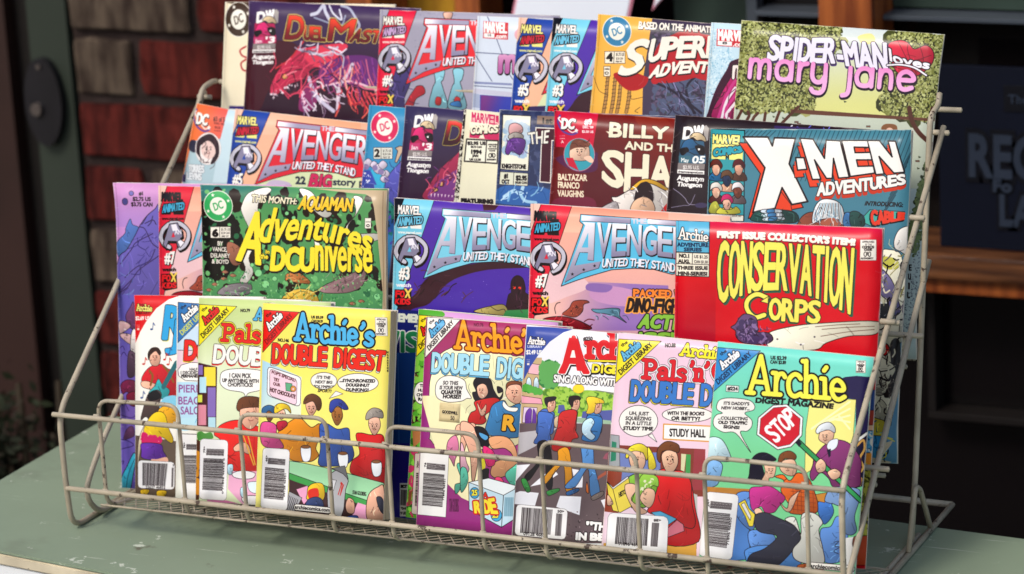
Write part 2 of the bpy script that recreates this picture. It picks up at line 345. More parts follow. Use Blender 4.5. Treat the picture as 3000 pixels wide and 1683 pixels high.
GLYPH = builtin_glyphs("ABCDEFGHIJKLMNOPQRSTUVWXYZabcdefghijklmnopqrstuvwxyz0123456789.,:;!?'\"#$&-@/>()")
# ---------- flat print: a small painter that fills polygons, strokes and lettering into a pixel grid ----------
PX = .36          # pixels per 0.1 mm of paper
def rgb(h): return np.array([int(h[i:i+2], 16)/255 for i in (0, 2, 4)], 'f4')
def smooth(p, closed, n=5):
    p = np.asarray(p, float)
    if len(p) < 3: return p
    q = np.vstack([p[-1], p, p[0], p[1]]) if closed else np.vstack([2*p[0]-p[1], p, 2*p[-1]-p[-2]])
    t = (np.arange(n)/n)[:, None]; out = []
    for i in range(len(q)-3):
        a, b, c, d = q[i:i+4]
        out.append(.5*(2*b+(c-a)*t+(2*a-5*b+4*c-d)*t*t+(3*b-a-3*c+d)*t**3))
    if not closed: out.append(p[-1:])
    return np.vstack(out)
RING = np.array([[math.cos(a), math.sin(a)] for a in np.linspace(0, math.pi, 6)])
def capsules(p, r, closed):
    p = np.asarray(p, float)
    if closed: p = np.vstack([p, p[:1]])
    if len(p) == 1: p = np.vstack([p, p+[[.01, 0]]])
    a, b = p[:-1], p[1:]; d = b-a; L = np.hypot(*d.T)+1e-9; d = d/L[:, None]; n = np.stack([-d[:, 1], d[:, 0]], 1)
    # half circle round b, half circle round a
    f = -RING[None, :, :1]*n[:, None]+RING[None, :, 1:]*d[:, None]
    return list(np.concatenate([b[:, None]+r*f, a[:, None]-r*f], 1))
def coverage(loops, W, H):
    P = np.vstack(loops)
    x0, y0 = np.floor(P.min(0)).astype(int)-1; x1, y1 = np.ceil(P.max(0)).astype(int)+2
    x0, y0, x1, y1 = max(x0, 0), max(y0, 0), min(x1, W), min(y1, H)
    if x1 <= x0 or y1 <= y0: return None
    w, h = x1-x0, y1-y0; SS = 4
    A = P; B = np.vstack([np.roll(l, -1, 0) for l in loops])
    ya, yb = (A[:, 1]-y0)*SS-.5, (B[:, 1]-y0)*SS-.5; xa, xb = A[:, 0]-x0, B[:, 0]-x0
    sg = np.where(yb > ya, 1., -1.); lo = np.minimum(ya, yb); hi = np.maximum(ya, yb)
    r0 = np.clip(np.ceil(lo), 0, h*SS).astype(int); r1 = np.clip(np.ceil(hi), 0, h*SS).astype(int)
    n = r1-r0; k = n > 0
    if not k.any(): return None
    xa, xb, ya, yb, sg, r0, n = [v[k] for v in (xa, xb, ya, yb, sg, r0, n)]
    i = np.repeat(np.arange(len(n)), n); row = np.arange(n.sum())-np.repeat(np.cumsum(n)-n, n)+r0[i]
    x = np.clip(xa[i]+(row-ya[i])*(xb[i]-xa[i])/(yb[i]-ya[i]), 0, w)
    ix = np.minimum(x.astype(int), w); fr = x-ix
    acc = np.bincount(row*(w+2)+ix, sg[i]*(1-fr), (w+2)*h*SS)+np.bincount(row*(w+2)+ix+1, sg[i]*fr, (w+2)*h*SS)
    m = np.clip(np.abs(np.cumsum(acc.reshape(h*SS, w+2), 1)), 0, 1)[:, :w].reshape(h, SS, w).mean(1)
    return m.astype('f4'), x0, y0
def lay(cv, cov, col, col2=None, p0=None, p1=None):
    if cov is None: return
    m, x, y = cov; h, w = m.shape; t = cv[y:y+h, x:x+w]
    c = rgb(col)
    if col2:
        d = p1-p0; gx, gy = np.meshgrid(np.arange(x, x+w), np.arange(y, y+h))
        f = np.clip(((gx-p0[0])*d[0]+(gy-p0[1])*d[1])/(d@d+1e-9), 0, 1)[..., None]; f = f*f*(3-2*f)
        c = c*(1-f)+rgb(col2)*f
    t += (c-t)*m[..., None]
# slab and round lettering drawn as strokes: advance width, then strokes (a leading 1 = smooth)
STROKES = {
 'A': (.86, [(0, .1, .04, .43, .96), (0, .43, .96, .74, .04), (0, .22, .32, .62, .32), (0, 0, .04, .24, .04), (0, .58, .04, .86, .04)]),
 'r': (.5, [(0, .12, .04, .12, .58), (0, 0, .04, .28, .04), (0, 0, .58, .12, .58), (1, .12, .36, .2, .54, .34, .58, .42, .5)]),
 'c': (.52, [(1, .46, .5, .38, .58, .24, .6, .08, .48, .04, .3, .1, .1, .26, .02, .46, .1)]),
 'h': (.62, [(0, .12, .04, .12, 1), (0, 0, .98, .12, .98), (0, 0, .04, .26, .04), (1, .12, .42, .24, .58, .4, .58, .47, .42, .47, .04), (0, .38, .04, .6, .04)]),
 'i': (.32, [(0, .14, .04, .14, .58), (0, 0, .04, .28, .04), (0, .02, .58, .14, .58), (0, .12, .82, .2, .92)]),
 'e': (.56, [(1, .08, .3, .44, .32, .42, .5, .26, .6, .1, .5, .05, .3, .12, .1, .28, .02, .48, .12)]),
 's': (.5, [(1, .4, .5, .26, .6, .1, .52, .1, .4, .26, .31, .4, .22, .38, .08, .22, .02, .04, .1)]),
 "'": (.24, [(1, .14, .98, .16, .9, .06, .76)]),
 'P': (.7, [(0, .16, .04, .16, .96), (0, 0, .04, .34, .04), (0, 0, .96, .16, .96), (1, .16, .95, .46, .94, .6, .72, .46, .5, .16, .5)]),
 'a': (.6, [(1, .08, .5, .24, .6, .4, .52, .42, .3, .42, .12, .54, .04), (1, .42, .32, .2, .34, .06, .2, .14, .04, .3, .04, .42, .14)]),
 'l': (.32, [(0, .14, .04, .14, 1), (0, 0, .04, .28, .04), (0, .02, .98, .14, .98)]),
 'n': (.64, [(0, .12, .04, .12, .58), (0, 0, .04, .26, .04), (0, 0, .58, .12, .58), (1, .12, .42, .24, .58, .4, .58, .48, .42, .48, .04), (0, .38, .04, .62, .04)]),
 'G': (.8, [(1, .7, .84, .5, .97, .24, .92, .06, .66, .06, .34, .24, .06, .5, .02, .68, .16, .68, .42), (0, .5, .42, .76, .42)]),
}
ROUND = {
 'm': (1, [(0, .12, 0, .12, .6), (1, .12, .36, .2, .58, .4, .58, .46, .36, .46, 0), (1, .46, .36, .56, .58, .76, .58, .82, .36, .82, 0)]),
 'a': (.78, [(1, .62, .3, .54, .54, .36, .62, .16, .54, .08, .3, .16, .06, .36, 0, .54, .06, .62, .3), (0, .62, .6, .62, 0)]),
 'r': (.5, [(0, .12, 0, .12, .6), (1, .12, .34, .2, .54, .4, .6)]),
 'y': (.72, [(1, .1, .6, .1, .2, .22, .02, .42, .02, .54, .2), (1, .56, .6, .56, -.1, .44, -.34, .2, -.34, .1, -.24)]),
 'j': (.36, [(1, .2, .6, .2, -.1, .14, -.34, -.02, -.4)]),
 'n': (.7, [(0, .12, 0, .12, .6), (1, .12, .36, .22, .58, .44, .58, .52, .36, .52, 0)]),
 'e': (.72, [(1, .1, .32, .58, .34, .54, .52, .34, .62, .14, .52, .08, .3, .16, .06, .34, 0, .56, .08)]),
 ' ': (.3, []),
}
def words(txt, top, bot, font, r):
    """Lettering between two guide lines; returns the loops at stroke radius r."""
    sf = {'k': STROKES, 'r': ROUND}.get(font[0]); cell = 'm' in font
    gl = [(sf if sf is not None else GLYPH).get(ch, (.3, [])) for ch in txt]
    if cell: adv = [.45 if ch in ' I1' else .3 if ch in "!'.:" else .6 if ch == '-' else 1. for ch in txt]
    else: adv = [g[0] for g in gl]
    tot = sum(adv)
    def rail(p):
        p = smooth(p, False, 6) if len(p) > 2 else p
        s = np.concatenate([[0], np.cumsum(np.hypot(*np.diff(p, axis=0).T))]); return p, s/s[-1]
    (tp, ts), (bp, bs) = rail(top), rail(bot)
    def mp(u, v):
        T = np.stack([np.interp(u, ts, tp[:, 0]), np.interp(u, ts, tp[:, 1])], 1); B = np.stack([np.interp(u, bs, bp[:, 0]), np.interp(u, bs, bp[:, 1])], 1)
        return B+(T-B)*v[:, None]
    out, cap = [], []; x = 0
    for ch, g, ad in zip(txt, gl, adv):
        if sf is not None:
            for st in g[1]:
                p = np.array(st[1:], float).reshape(-1, 2)
                if st[0]: p = smooth(p, False, 4)
                cap += capsules(mp((x+p[:, 0]+.06)/tot, p[:, 1]), r, False)
        elif g[1]:
            al = np.vstack(g[1]); lo, hi = al[:, 0].min(), al[:, 0].max()
            ylo, yhi = al[:, 1].min(), al[:, 1].max()
            for lp in g[1]:
                q = np.vstack([lp, lp[:1]]); seg = []
                for a, b in zip(q[:-1], q[1:]):
                    k = max(1, int(np.abs(b-a).max()/.25)); seg.append(a+(b-a)*(np.arange(k)/k)[:, None])
                q = np.vstack(seg); gx, gy = q[:, 0], q[:, 1]/.682
                if cell and ch not in "!'.:I-1":
                    gx = .06+.88*(gx-lo)/(hi-lo)
                    if ch.isupper() or ch.isdigit(): gy = (q[:, 1]-ylo)/(yhi-ylo) if ch not in 'QJ' else gy
                elif cell: gx = ad/2+(gx-(lo+hi)/2)*1.3
                p = mp((x+gx)/tot, gy); out.append(p)
                if r > 0: cap += capsules(p, r, True)
        x += ad
    return out, cap
def union(a, b, W, H):
    a = coverage(a, W, H) if a else None; b = coverage(b, W, H) if b else None
    if a is None or b is None: return a if b is None else b
    (m, x, y), (n, u, v) = a, b; x0, y0 = min(x, u), min(y, v); x1 = max(x+m.shape[1], u+n.shape[1]); y1 = max(y+m.shape[0], v+n.shape[0])
    o = np.zeros((y1-y0, x1-x0), 'f4'); o[y-y0:y-y0+m.shape[0], x-x0:x-x0+m.shape[1]] = m
    w = o[v-y0:v-y0+n.shape[0], u-x0:u-x0+n.shape[1]]; np.maximum(w, n, w); return o, x0, y0
def paint(ops, cv, env=None, tf=None):
    H, W = cv.shape[:2]; tf = tf or (lambda p: p*PX); env = env or []
    for line in ops.strip().split('\n'):
        if not line.strip(): continue
        f, _, txt = line.partition('|'); k, *a = f.split()
        a = [env[int(x[1:])] if re.fullmatch(r'\$\d', x) else x for x in a]
        pts = lambda s: tf(np.array(list(map(float, s))).reshape(-1, 2))
        sc2 = PX
        if k in 'pc':
            p = pts(a[3:]); p = smooth(p, True) if k == 'c' else p
            cov = coverage([p], W, H) if a[0] != '-' else None
            if cov and k == 'c' and a[1] != '-' and (.5 < sum(rgb(a[0])) < 2.7): airbrush(cv, cov, p, a[0], W, H)
            elif cov: lay(cv, cov, a[0])
            if a[1] != '-': lay(cv, coverage(capsules(p, float(a[2])*sc2/2, True), W, H), a[1])
        elif k in 'ls':
            p = pts(a[2:]); p = smooth(p, False) if k == 's' else p
            lay(cv, coverage(capsules(p, float(a[1])*sc2/2, False), W, H), a[0])
        elif k == 'e':
            c, u, v = pts(a[3:]); t = np.linspace(0, 2*math.pi, 33)[:-1, None]; p = c+(u-c)*np.cos(t)+(v-c)*np.sin(t)
            if a[0] != '-': lay(cv, coverage([p], W, H), a[0])
            if a[1] != '-': lay(cv, coverage(capsules(p, float(a[2])*sc2/2, True), W, H), a[1])
        elif k == 'g':
            p = pts(a[2:]); lay(cv, coverage([p[2:]], W, H), a[0], a[1], p[0], p[1])
        elif k == 't':
            font, r, layers, nt = a[0], float(a[1]), a[2], int(a[3]); p = pts(a[4:])
            if re.fullmatch(r'\$\d', txt): txt = env[int(txt[1:])]
            txt = txt.replace('_', ' ')
            for ly in layers.split('/'):
                q = ly.split(':'); col = q[0]
                if col[0] == '$': col = env[int(col[1:])]
                ex = float(q[1]) if len(q) > 1 else 0; off = np.array([float(q[2]), float(q[3])])*PX if len(q) > 3 else 0
                cov = union(*words(txt, p[:nt]+off, p[nt:]+off, font, (r*(.5 if font[0] == 'b' else 1)+ex)*PX), W, H)
                c1, _, c2 = col.partition('~'); lay(cv, cov, c1, c2 or None, (p[0]+p[nt-1])/2, (p[nt]+p[-1])/2)
        elif k == 'n':
            cols, cnt, size = a[0].split('/'), int(a[1]), float(a[2])*PX; p = pts(a[3:])
            rs = np.random.RandomState(cnt+len(p)); cov = coverage([p], W, H)
            if cov is None: continue
            m, x0, y0 = cov; ys, xs = np.nonzero(m > .5); 
            if not len(ys): continue
            for j in range(len(cols)):
                s = rs.randint(0, len(ys), cnt//len(cols)); c = np.stack([xs[s]+x0, ys[s]+y0], 1)+rs.rand(len(s), 2)
                an = rs.rand(len(s))*math.pi; ln = size*(.5+rs.rand(len(s)))
                u = np.stack([np.cos(an), np.sin(an)], 1)*ln[:, None]; v = np.stack([-u[:, 1], u[:, 0]], 1)*(.35+.6*rs.rand(len(s), 1))
                lay(cv, coverage(list(np.stack([c+u, c+.7*(u+v), c+v, c+.7*(v-u), c-u, c-.7*(u+v), c-v, c+.7*(u-v)], 1)), W, H), cols[j])
        elif k == 'b':       # bar code: two guide lines top / bottom
            p = pts(a[2:]); rs = np.random.RandomState(int(a[1])); x = 0.; n = 0
            wd = []
            while x < 1:
                w = rs.choice([.008, .012, .018, .026]); wd.append((x, min(x+w, 1))); x += w+rs.choice([.006, .01, .014])
            lay(cv, coverage([np.array([p[0]+(p[1]-p[0])*s, p[0]+(p[1]-p[0])*e, p[3]+(p[2]-p[3])*e, p[3]+(p[2]-p[3])*s]) for s, e in wd], W, H), a[0])
        elif k == 'u':       # a repeated emblem: placed by origin, x end, y end; then its colours
            q = np.array(list(map(float, a[1:7]))).reshape(3, 2)
            def t2(P, q=q, tf=tf): return tf(q[0]+(q[1]-q[0])*P[:, :1]/1000+(q[2]-q[0])*P[:, 1:]/1000)
            paint(EMBLEM[a[0]], cv, a[7:]+([txt] if txt else []), t2)
def airbrush(cv, cov, p, col, W, H):
    """Printed colour that goes from light to dark across a shape, with a few ink folds."""
    hx = lambda f: ''.join('%02x' % int(min(255, v*f*255)) for v in rgb(col))
    lo, hi = p.min(0), p.max(0); lay(cv, cov, hx(1.1), hx(.8), lo+(hi-lo)*[.1, 0], lo+(hi-lo)*[.9, 1])
    m, x0, y0 = cov; area = m.sum()
    if area < 700: return
    rs = np.random.RandomState(int(area)); n = int(min(14, 3+area/1500))
    for _ in range(n):
        s = lo+(hi-lo)*rs.uniform(.15, .85, 2); d = rs.normal(0, 1, 2); d = d/np.hypot(*d)*rs.uniform(.12, .3)*np.sqrt(area)
        st = smooth(np.array([s, s+d*.5+rs.normal(0, 2.5, 2), s+d]), False)
        c = coverage(capsules(st, rs.choice([.5, .7, 1.6]), False), W, H)
        if c is None: continue
        q, u, v = c; full = np.zeros((H, W), 'f4'); full[y0:y0+m.shape[0], x0:x0+m.shape[1]] = m
        lay(cv, (q*full[v:v+q.shape[0], u:u+q.shape[1]]*rs.choice([.8, .5]), u, v), hx(.45) if rs.rand() < .7 else hx(1.35))
def wear(cv, seed, amount=1.):
    """Paper grain, rubbed edges, a few creases."""
    H, W = cv.shape[:2]; rs = np.random.RandomState(seed)
    def blot(n):
        g = rs.rand(n+2, n+2); y = np.linspace(0, n, H); x = np.linspace(0, n, W); yi = y.astype(int); xi = x.astype(int); fy = (y-yi)[:, None]; fx = (x-xi)[None]
        return (g[yi][:, xi]*(1-fy)*(1-fx)+g[yi+1][:, xi]*fy*(1-fx)+g[yi][:, xi+1]*(1-fy)*fx+g[yi+1][:, xi+1]*fy*fx)
    cv *= (1+.05*amount*(blot(5)-.5)+.03*(rs.rand(H, W)-.5))[..., None]
    e = np.minimum.reduce([np.arange(W)[None]+0*np.arange(H)[:, None], W-1-np.arange(W)[None]+0*np.arange(H)[:, None], np.arange(H)[:, None]+0*np.arange(W)[None], H-1-np.arange(H)[:, None]+0*np.arange(W)[None]])
    m = np.clip(1-e/(1.2+5*blot(26)**3), 0, 1)*(.25+.5*blot(40))*amount
    cv += (np.array([.9, .87, .82])-cv)*m[..., None]
    if amount > 1:                   # folded spine of a stapled comic: a soft line and short stress ticks
        lay(cv, (lambda c: c and (c[0]*.22, c[1], c[2]))(coverage(capsules(np.array([[8., 0], [9, H]]), .8, False), W, H)), '1c1418')
        for _ in range(26):
            y = rs.rand()*H; c = coverage(capsules(np.array([[0, y], [rs.uniform(2, 12), y+rs.uniform(-2, 2)]]), .5, False), W, H)
            if c: lay(cv, (c[0]*.5, c[1], c[2]), 'eee8e0')
    for _ in range(int(5*amount)):
        p = rs.rand(2)*[W, H]; d = (rs.rand(2)-.5)*60
        c = coverage(capsules(np.array([p, p+d*.5+rs.rand(2)*4, p+d]), .45, False), W, H)
        if c: c = (c[0]*.35, c[1], c[2]); lay(cv, c, 'eee8e0')
    np.clip(cv, 0, 1, cv)

EMBLEM = {
'bullet': '''e $0 f0ece0 7 0 0 1000 0 0 1000
e f0ece0 - 0 0 0 580 0 0 580
t bm 3 $1 2 -400 -130 250 -400 -250 330 400 110|DC
p f0ece0 - 0 -371 -848 -336 -746 -228 -744 -314 -679 -283 -576 -371 -638 -459 -576 -428 -679 -514 -744 -406 -746
p f0ece0 - 0 698 -521 733 -419 840 -417 755 -352 786 -250 698 -311 609 -250 640 -352 555 -417 662 -419
p f0ece0 - 0 -698 221 -662 322 -555 325 -640 389 -609 492 -698 431 -786 492 -755 389 -840 325 -733 322
p f0ece0 - 0 371 548 406 649 514 651 428 716 459 819 371 758 283 819 314 716 228 651 336 649''',
'stamp': '''p f3eee4 8a8078 3 0 0 1000 -46 1040 980 40 1026
t b 1 1c1216 2 128 58 880 28 129 150 889 113|APPROVED
t b 0.5 1c1216 2 313 187 729 168 322 265 730 247|BY_THE
t bm 2 1c1216 2 130 307 874 271 139 419 875 383|COMICS
t bm 2 1c1216 2 259 431 755 411 260 536 756 510|CODE
e - 1c1216 4 350 706 430 705 351 818
e - 1c1216 4 614 696 694 688 614 808
t b 1 1c1216 2 365 594 589 584 375 817 598 808|A
t b 1.5 1c1216 2 79 887 855 851 80 966 855 930|AUTHORITY''',
'tri': '''p $0 1c1216 4 0 0 1000 0 0 1000
t b 1.5 1c1216 2 42 123 188 15 102 176 221 77|the
t k 6.2 $2:7/$1 2 35 338 447 -14 170 486 527 142|Archie
t b 3 $3 2 29 724 728 29 109 819 811 104|DIGEST_LIBRARY''',
'tri2': '''p $0 - 5 0 0 1000 0 737 86 474 270 252 539 120 744 0 1000
t b 1 1c1216 2 87 178 209 183 87 215 209 220|THE
t k 5 1c1216:4/$1 2 36 183 377 211 36 321 377 332|Archie
t b 1.5 $2 2 31 348 333 347 31 395 333 391|LIBRARY
t b 3.5 f3f0e8 2 15 440 324 435 15 514 324 509|$3
t b 0.2 e8dcd0 2 29 612 105 610 29 630 105 627|APPROVED
t b 0.5 e8dcd0 2 38 642 98 642 38 667 100 667|CODE
p e8dcd0 - 5 45 684 95 682 95 719 47 721''',
'dw': '''p a9a29e - 5 952 31 1113 -5 1245 71 1269 335 1129 362
t bm 11 f4f2ee:1:2:3/f4f2ee 2 70 6 989 -1 61 249 1061 257|DW
p $0 - 5 -9 262 1080 350 1218 670 6 618
c $1 1c1216 4 70 407 202 292 521 274 773 391 1105 469 1098 620 736 627 399 549 184 605 30 512
c 1c1216 - 5 18 468 331 449 441 528 355 548 190 617 53 579
c 1c1216 - 5 693 431 1105 469 1174 645 914 614
c dcc6a0 1c1216 4 432 194 582 141 853 156 1104 255 1167 365 938 312 754 314 558 242 423 247
e f4f2ee - 5 890 514 944 516 896 539
p $2 - 5 -16 614 558 637 595 800 21 777
p $0 - 5 536 641 1234 669 1271 840 573 812
t b 2.5 f4f2ee 2 99 666 462 695 118 755 481 783|$5
t b 7.5 f4f2ee 2 634 657 1245 681 622 800 1233 826|$6
p 8e8583 - 5 -12 771 1239 848 1243 973 -8 913
t b 2 e6e0dc 2 228 836 997 881 246 916 1015 961|$2.95_U.S.
p f4f2ee - 5 -8 915 1249 995 1256 1077 0 1000
t b 1.2 1c1216 2 36 943 1195 1015 43 984 1207 1057|dreamwaveprod.com
t b 5.5 f4f2ee 2 39 1046 1285 1131 26 1146 1271 1230|Augustyn
t b 5.5 f4f2ee 2 65 1187 1234 1262 45 1277 1215 1353|Tiongson''',
'mcom': '''p $0 - 5 70 -4 981 43 1021 1012 0 1000
p f0e8d0 - 5 318 985 436 736 519 997
p f0e8d0 - 5 20 385 1002 383 999 731 17 733
t bm 5.5 f0e8d0:6/$0 2 78 -4 967 42 70 364 951 409|MARVEL
t bm 10 1c1216:5:3:5/$1 2 53 546 985 407 25 853 966 689|COMICS''',
'box': '''p c8303c - 5 0 0 1000 0 1004 993 0 1000
t bm 6 f3f0ec:2/f3f0ec 2 29 41 960 51 34 642 952 610|MARVEL
p f3f0ec - 5 32 698 455 687 458 953 31 957
t b 1.2 1c1216 2 161 749 321 728 166 881 326 867|$0
t b 5 f3f0ec 2 476 714 943 667 479 966 950 918|.com''',
'swoosh': '''s 6a4a98 16 3 -116 -159 351 106 942 633 1176 998 1029
t bm 13 1c1216:3:4:5/f4f0ea 2 83 93 925 118 24 763 789 789|DC
s f4f0ea 11 -24 -2 -105 116 82 412
s f4f0ea 9 421 820 686 1028 949 880
p f4f0ea - 5 945 706 978 824 1083 854 999 935 1013 1066 923 987 842 1032 887 912 821 835 918 820''',
'avg': '''p $0 - 5 1 2 92 1 1 255 -9 529 -6 897 -39 4
p $1 1c1216 4 87 0 347 -2 50 888 -12 1259 -46 350 18 182
p $2 - 5 33 171 239 164 244 236 29 242
p $1 - 5 116 242 132 196 149 241
t bm 5.5 1c1216:4/$2 2 36 58 237 58 31 128 235 123|MARVEL
t bm 6 1c1216:7/$3 2 43 160 253 133 35 228 250 191|ANIMATED
t b 2.5 $2 2 33 264 244 258 34 286 245 279|www.marvel.com
s 1c1216 46 105 333 49 383 28 448 58 500 112 523
s 1c1216 46 127 322 213 323 285 374 295 437 260 503 211 532
p 1c1216 1c1216 14 113 331 193 318 231 396 233 382 239 432 220 447 222 506 196 526 178 473 103 474 75 535 48 501
s 1c1216 46 96 321 40 370 20 436 50 488 103 511
s 1c1216 46 119 310 204 311 277 362 287 425 251 491 202 520
p 1c1216 1c1216 14 104 319 184 306 222 384 225 370 231 420 211 435 213 494 187 514 170 461 94 462 66 523 40 489
s c9c6d2 33 96 321 40 370 20 436 50 488 103 511
s c9c6d2 33 119 310 204 311 277 362 287 425 251 491 202 520
p 8d88a0 1c1216 6 104 319 184 306 222 384 225 370 231 420 211 435 213 494 187 514 170 461 94 462 66 523 40 489
p eeeaf2 - 5 119 324 169 316 191 368 136 377
p $1 - 5 123 428 142 386 158 425
t b 3 eeeaf2 2 154 367 221 362 156 403 223 398|AN
p eeeaf2 1c1216 4 180 460 211 444 251 468 207 512
t b 10 1c1216:3:5:5/efece6 2 58 562 151 548 56 642 153 652|$4
t b 5 $5 2 32 687 166 682 33 715 167 709|watch
p 1c1216 - 5 19 740 170 728 175 855 55 879 18 854
t bm 9 e0252c 2 29 749 112 745 26 802 110 795|FO
t bm 9 f0d060 2 104 729 180 723 114 796 163 797|X
t bm 8 e0252c 2 30 815 168 804 25 856 167 850|KIDS
p $6 1c1216 5 423 59 820 61 1452 63 1485 167 1458 417 1199 477 1052 449 885 451 699 475 543 527 405 578 275 632 448 138 417 116
p 1c1216 - 5 436 69 845 71 845 108 434 112
g f2f0f6 9690aa 429 67 638 120 433 67 842 68 842 106 431 109
p 1c1216 - 5 988 64 1445 66 1447 106 988 102
g f2f0f6 9690aa 983 62 1216 119 985 62 1442 64 1444 103 985 99
t bm 6 c9c6d2 2 852 66 977 61 853 103 979 99|THE
p 1c1216 - 5 442 120 551 120 547 415 495 414 499 356 427 358 389 465 609 418 591 471 446 520 304 603 468 145
g f2f0f6 9690aa 283 129 457 589 439 118 548 117 544 413 492 411 496 353 424 356 386 462 606 415 588 469 443 518 301 601 465 143
p $6 - 5 492 198 496 314 441 318
t bm 9 1c1216:2:6:8/f4f2f8~8e88a4 3 564 118 999 114 1445 121 561 386 1008 339 1455 364|VENGERS
p 1c1216 - 5 368 517 372 527 383 526 374 533 378 542 368 537 359 544 363 534 353 528 365 527
p 1c1216 - 5 463 475 467 485 478 484 469 491 473 501 464 495 455 502 458 492 448 487 460 486
p 1c1216 - 5 554 439 558 449 569 448 560 454 564 464 555 459 546 466 549 455 539 450 551 449
t bm 5 1c1216:3:4:5/e8e6ee 4 622 396 833 377 1029 380 1225 394 614 463 836 436 1032 440 1227 459|UNITED_THEY_STAND'''}
# ================= the comics and digests =================
def print_mat(name, cv, rough=.3, coat=.0):
    g = cv.mean(2, keepdims=True); cv = np.clip(g+(cv-g)*1.0, 0, 1)**1.14
    H, W_ = cv.shape[:2]; im = bpy.data.images.new(name, W_, H); a = np.ones((H, W_, 4), 'f4'); a[..., :3] = cv[::-1]; im.pixels.foreach_set(a.ravel()); im.pack()
    m = bpy.data.materials.new(name); m.use_nodes = True; n = m.node_tree; p = n.nodes['Principled BSDF']; t = n.nodes.new('ShaderNodeTexImage'); t.image = im; t.interpolation = 'Cubic'
    gm = n.nodes.new('ShaderNodeMixRGB'); gm.blend_type = 'MULTIPLY'; gm.inputs[0].default_value = 1; gm.inputs[2].default_value = (.9, .9, .9, 1)
    n.links.new(t.outputs[0], gm.inputs[1]); n.links.new(gm.outputs[0], p.inputs['Base Color']); p.inputs['Roughness'].default_value = rough; p.inputs['Specular IOR Level'].default_value = .2
    tc = n.nodes.new('ShaderNodeTexCoord'); no = n.nodes.new('ShaderNodeTexNoise'); no.inputs['Scale'].default_value = 13; no.inputs['Detail'].default_value = 3; n.links.new(tc.outputs['Object'], no.inputs['Vector'])
    b = n.nodes.new('ShaderNodeBump'); b.inputs['Strength'].default_value = 1; b.inputs['Distance'].default_value = .0022; n.links.new(no.outputs[0], b.inputs['Height']); n.links.new(b.outputs[0], p.inputs['Normal'])
    return m
def bend(u, v, w, h, k, curl):
    """Height of the sheet off its plane: a slight bow and lifted corners (metres)."""
    z = k*math.sin(math.pi*u)*(.4+.6*v)+k*.7*v*v*math.sin(7.3*u+w*900)
    for (cu, cv_), a in curl.items():
        dd = max(0, 1-math.hypot((u-cu)*w, (v-cv_)*h)/.04); z += a*dd*dd
    return z
def sheet(name, w, h, t, z0, m, f, nx=14, ny=18):
    """A thin bent slab: printed face on top, paper on the back and edges. x right, y up, z out."""
    V = []; UV = []
    for side in (0, 1):
        for j in range(ny+1):
            for i in range(nx+1): u, v = i/nx, j/ny; V.append((u*w*(1-TAPER*(1-v)), v*h, z0+f(u, v)-side*t)); UV.append((u, v))
    N = (nx+1)*(ny+1); F = []; mi = []
    for j in range(ny):
        for i in range(nx):
            a = j*(nx+1)+i; F.append((a, a+1, a+nx+2, a+nx+1)); mi.append(0); F.append((a+N, a+N+nx+1, a+N+nx+2, a+N+1)); mi.append(1)
    rim = [i for i in range(nx+1)]+[j*(nx+1)+nx for j in range(1, ny+1)]+[ny*(nx+1)+i for i in range(nx-1, -1, -1)]+[j*(nx+1) for j in range(ny-1, 0, -1)]
    for a, b in zip(rim, rim[1:]+rim[:1]): F.append((a, a+N, b+N, b)); mi.append(1)
    me = mesh(name, V, F, m, False, mi); uv = me.uv_layers.new(name='print'); lu = np.empty(len(me.loops), int); me.loops.foreach_get('vertex_index', lu)
    uv.data.foreach_set('uv', np.array(UV)[lu].ravel()); me.polygons.foreach_set('use_smooth', [x == 0 for x in mi]); return me
TAPER = 0
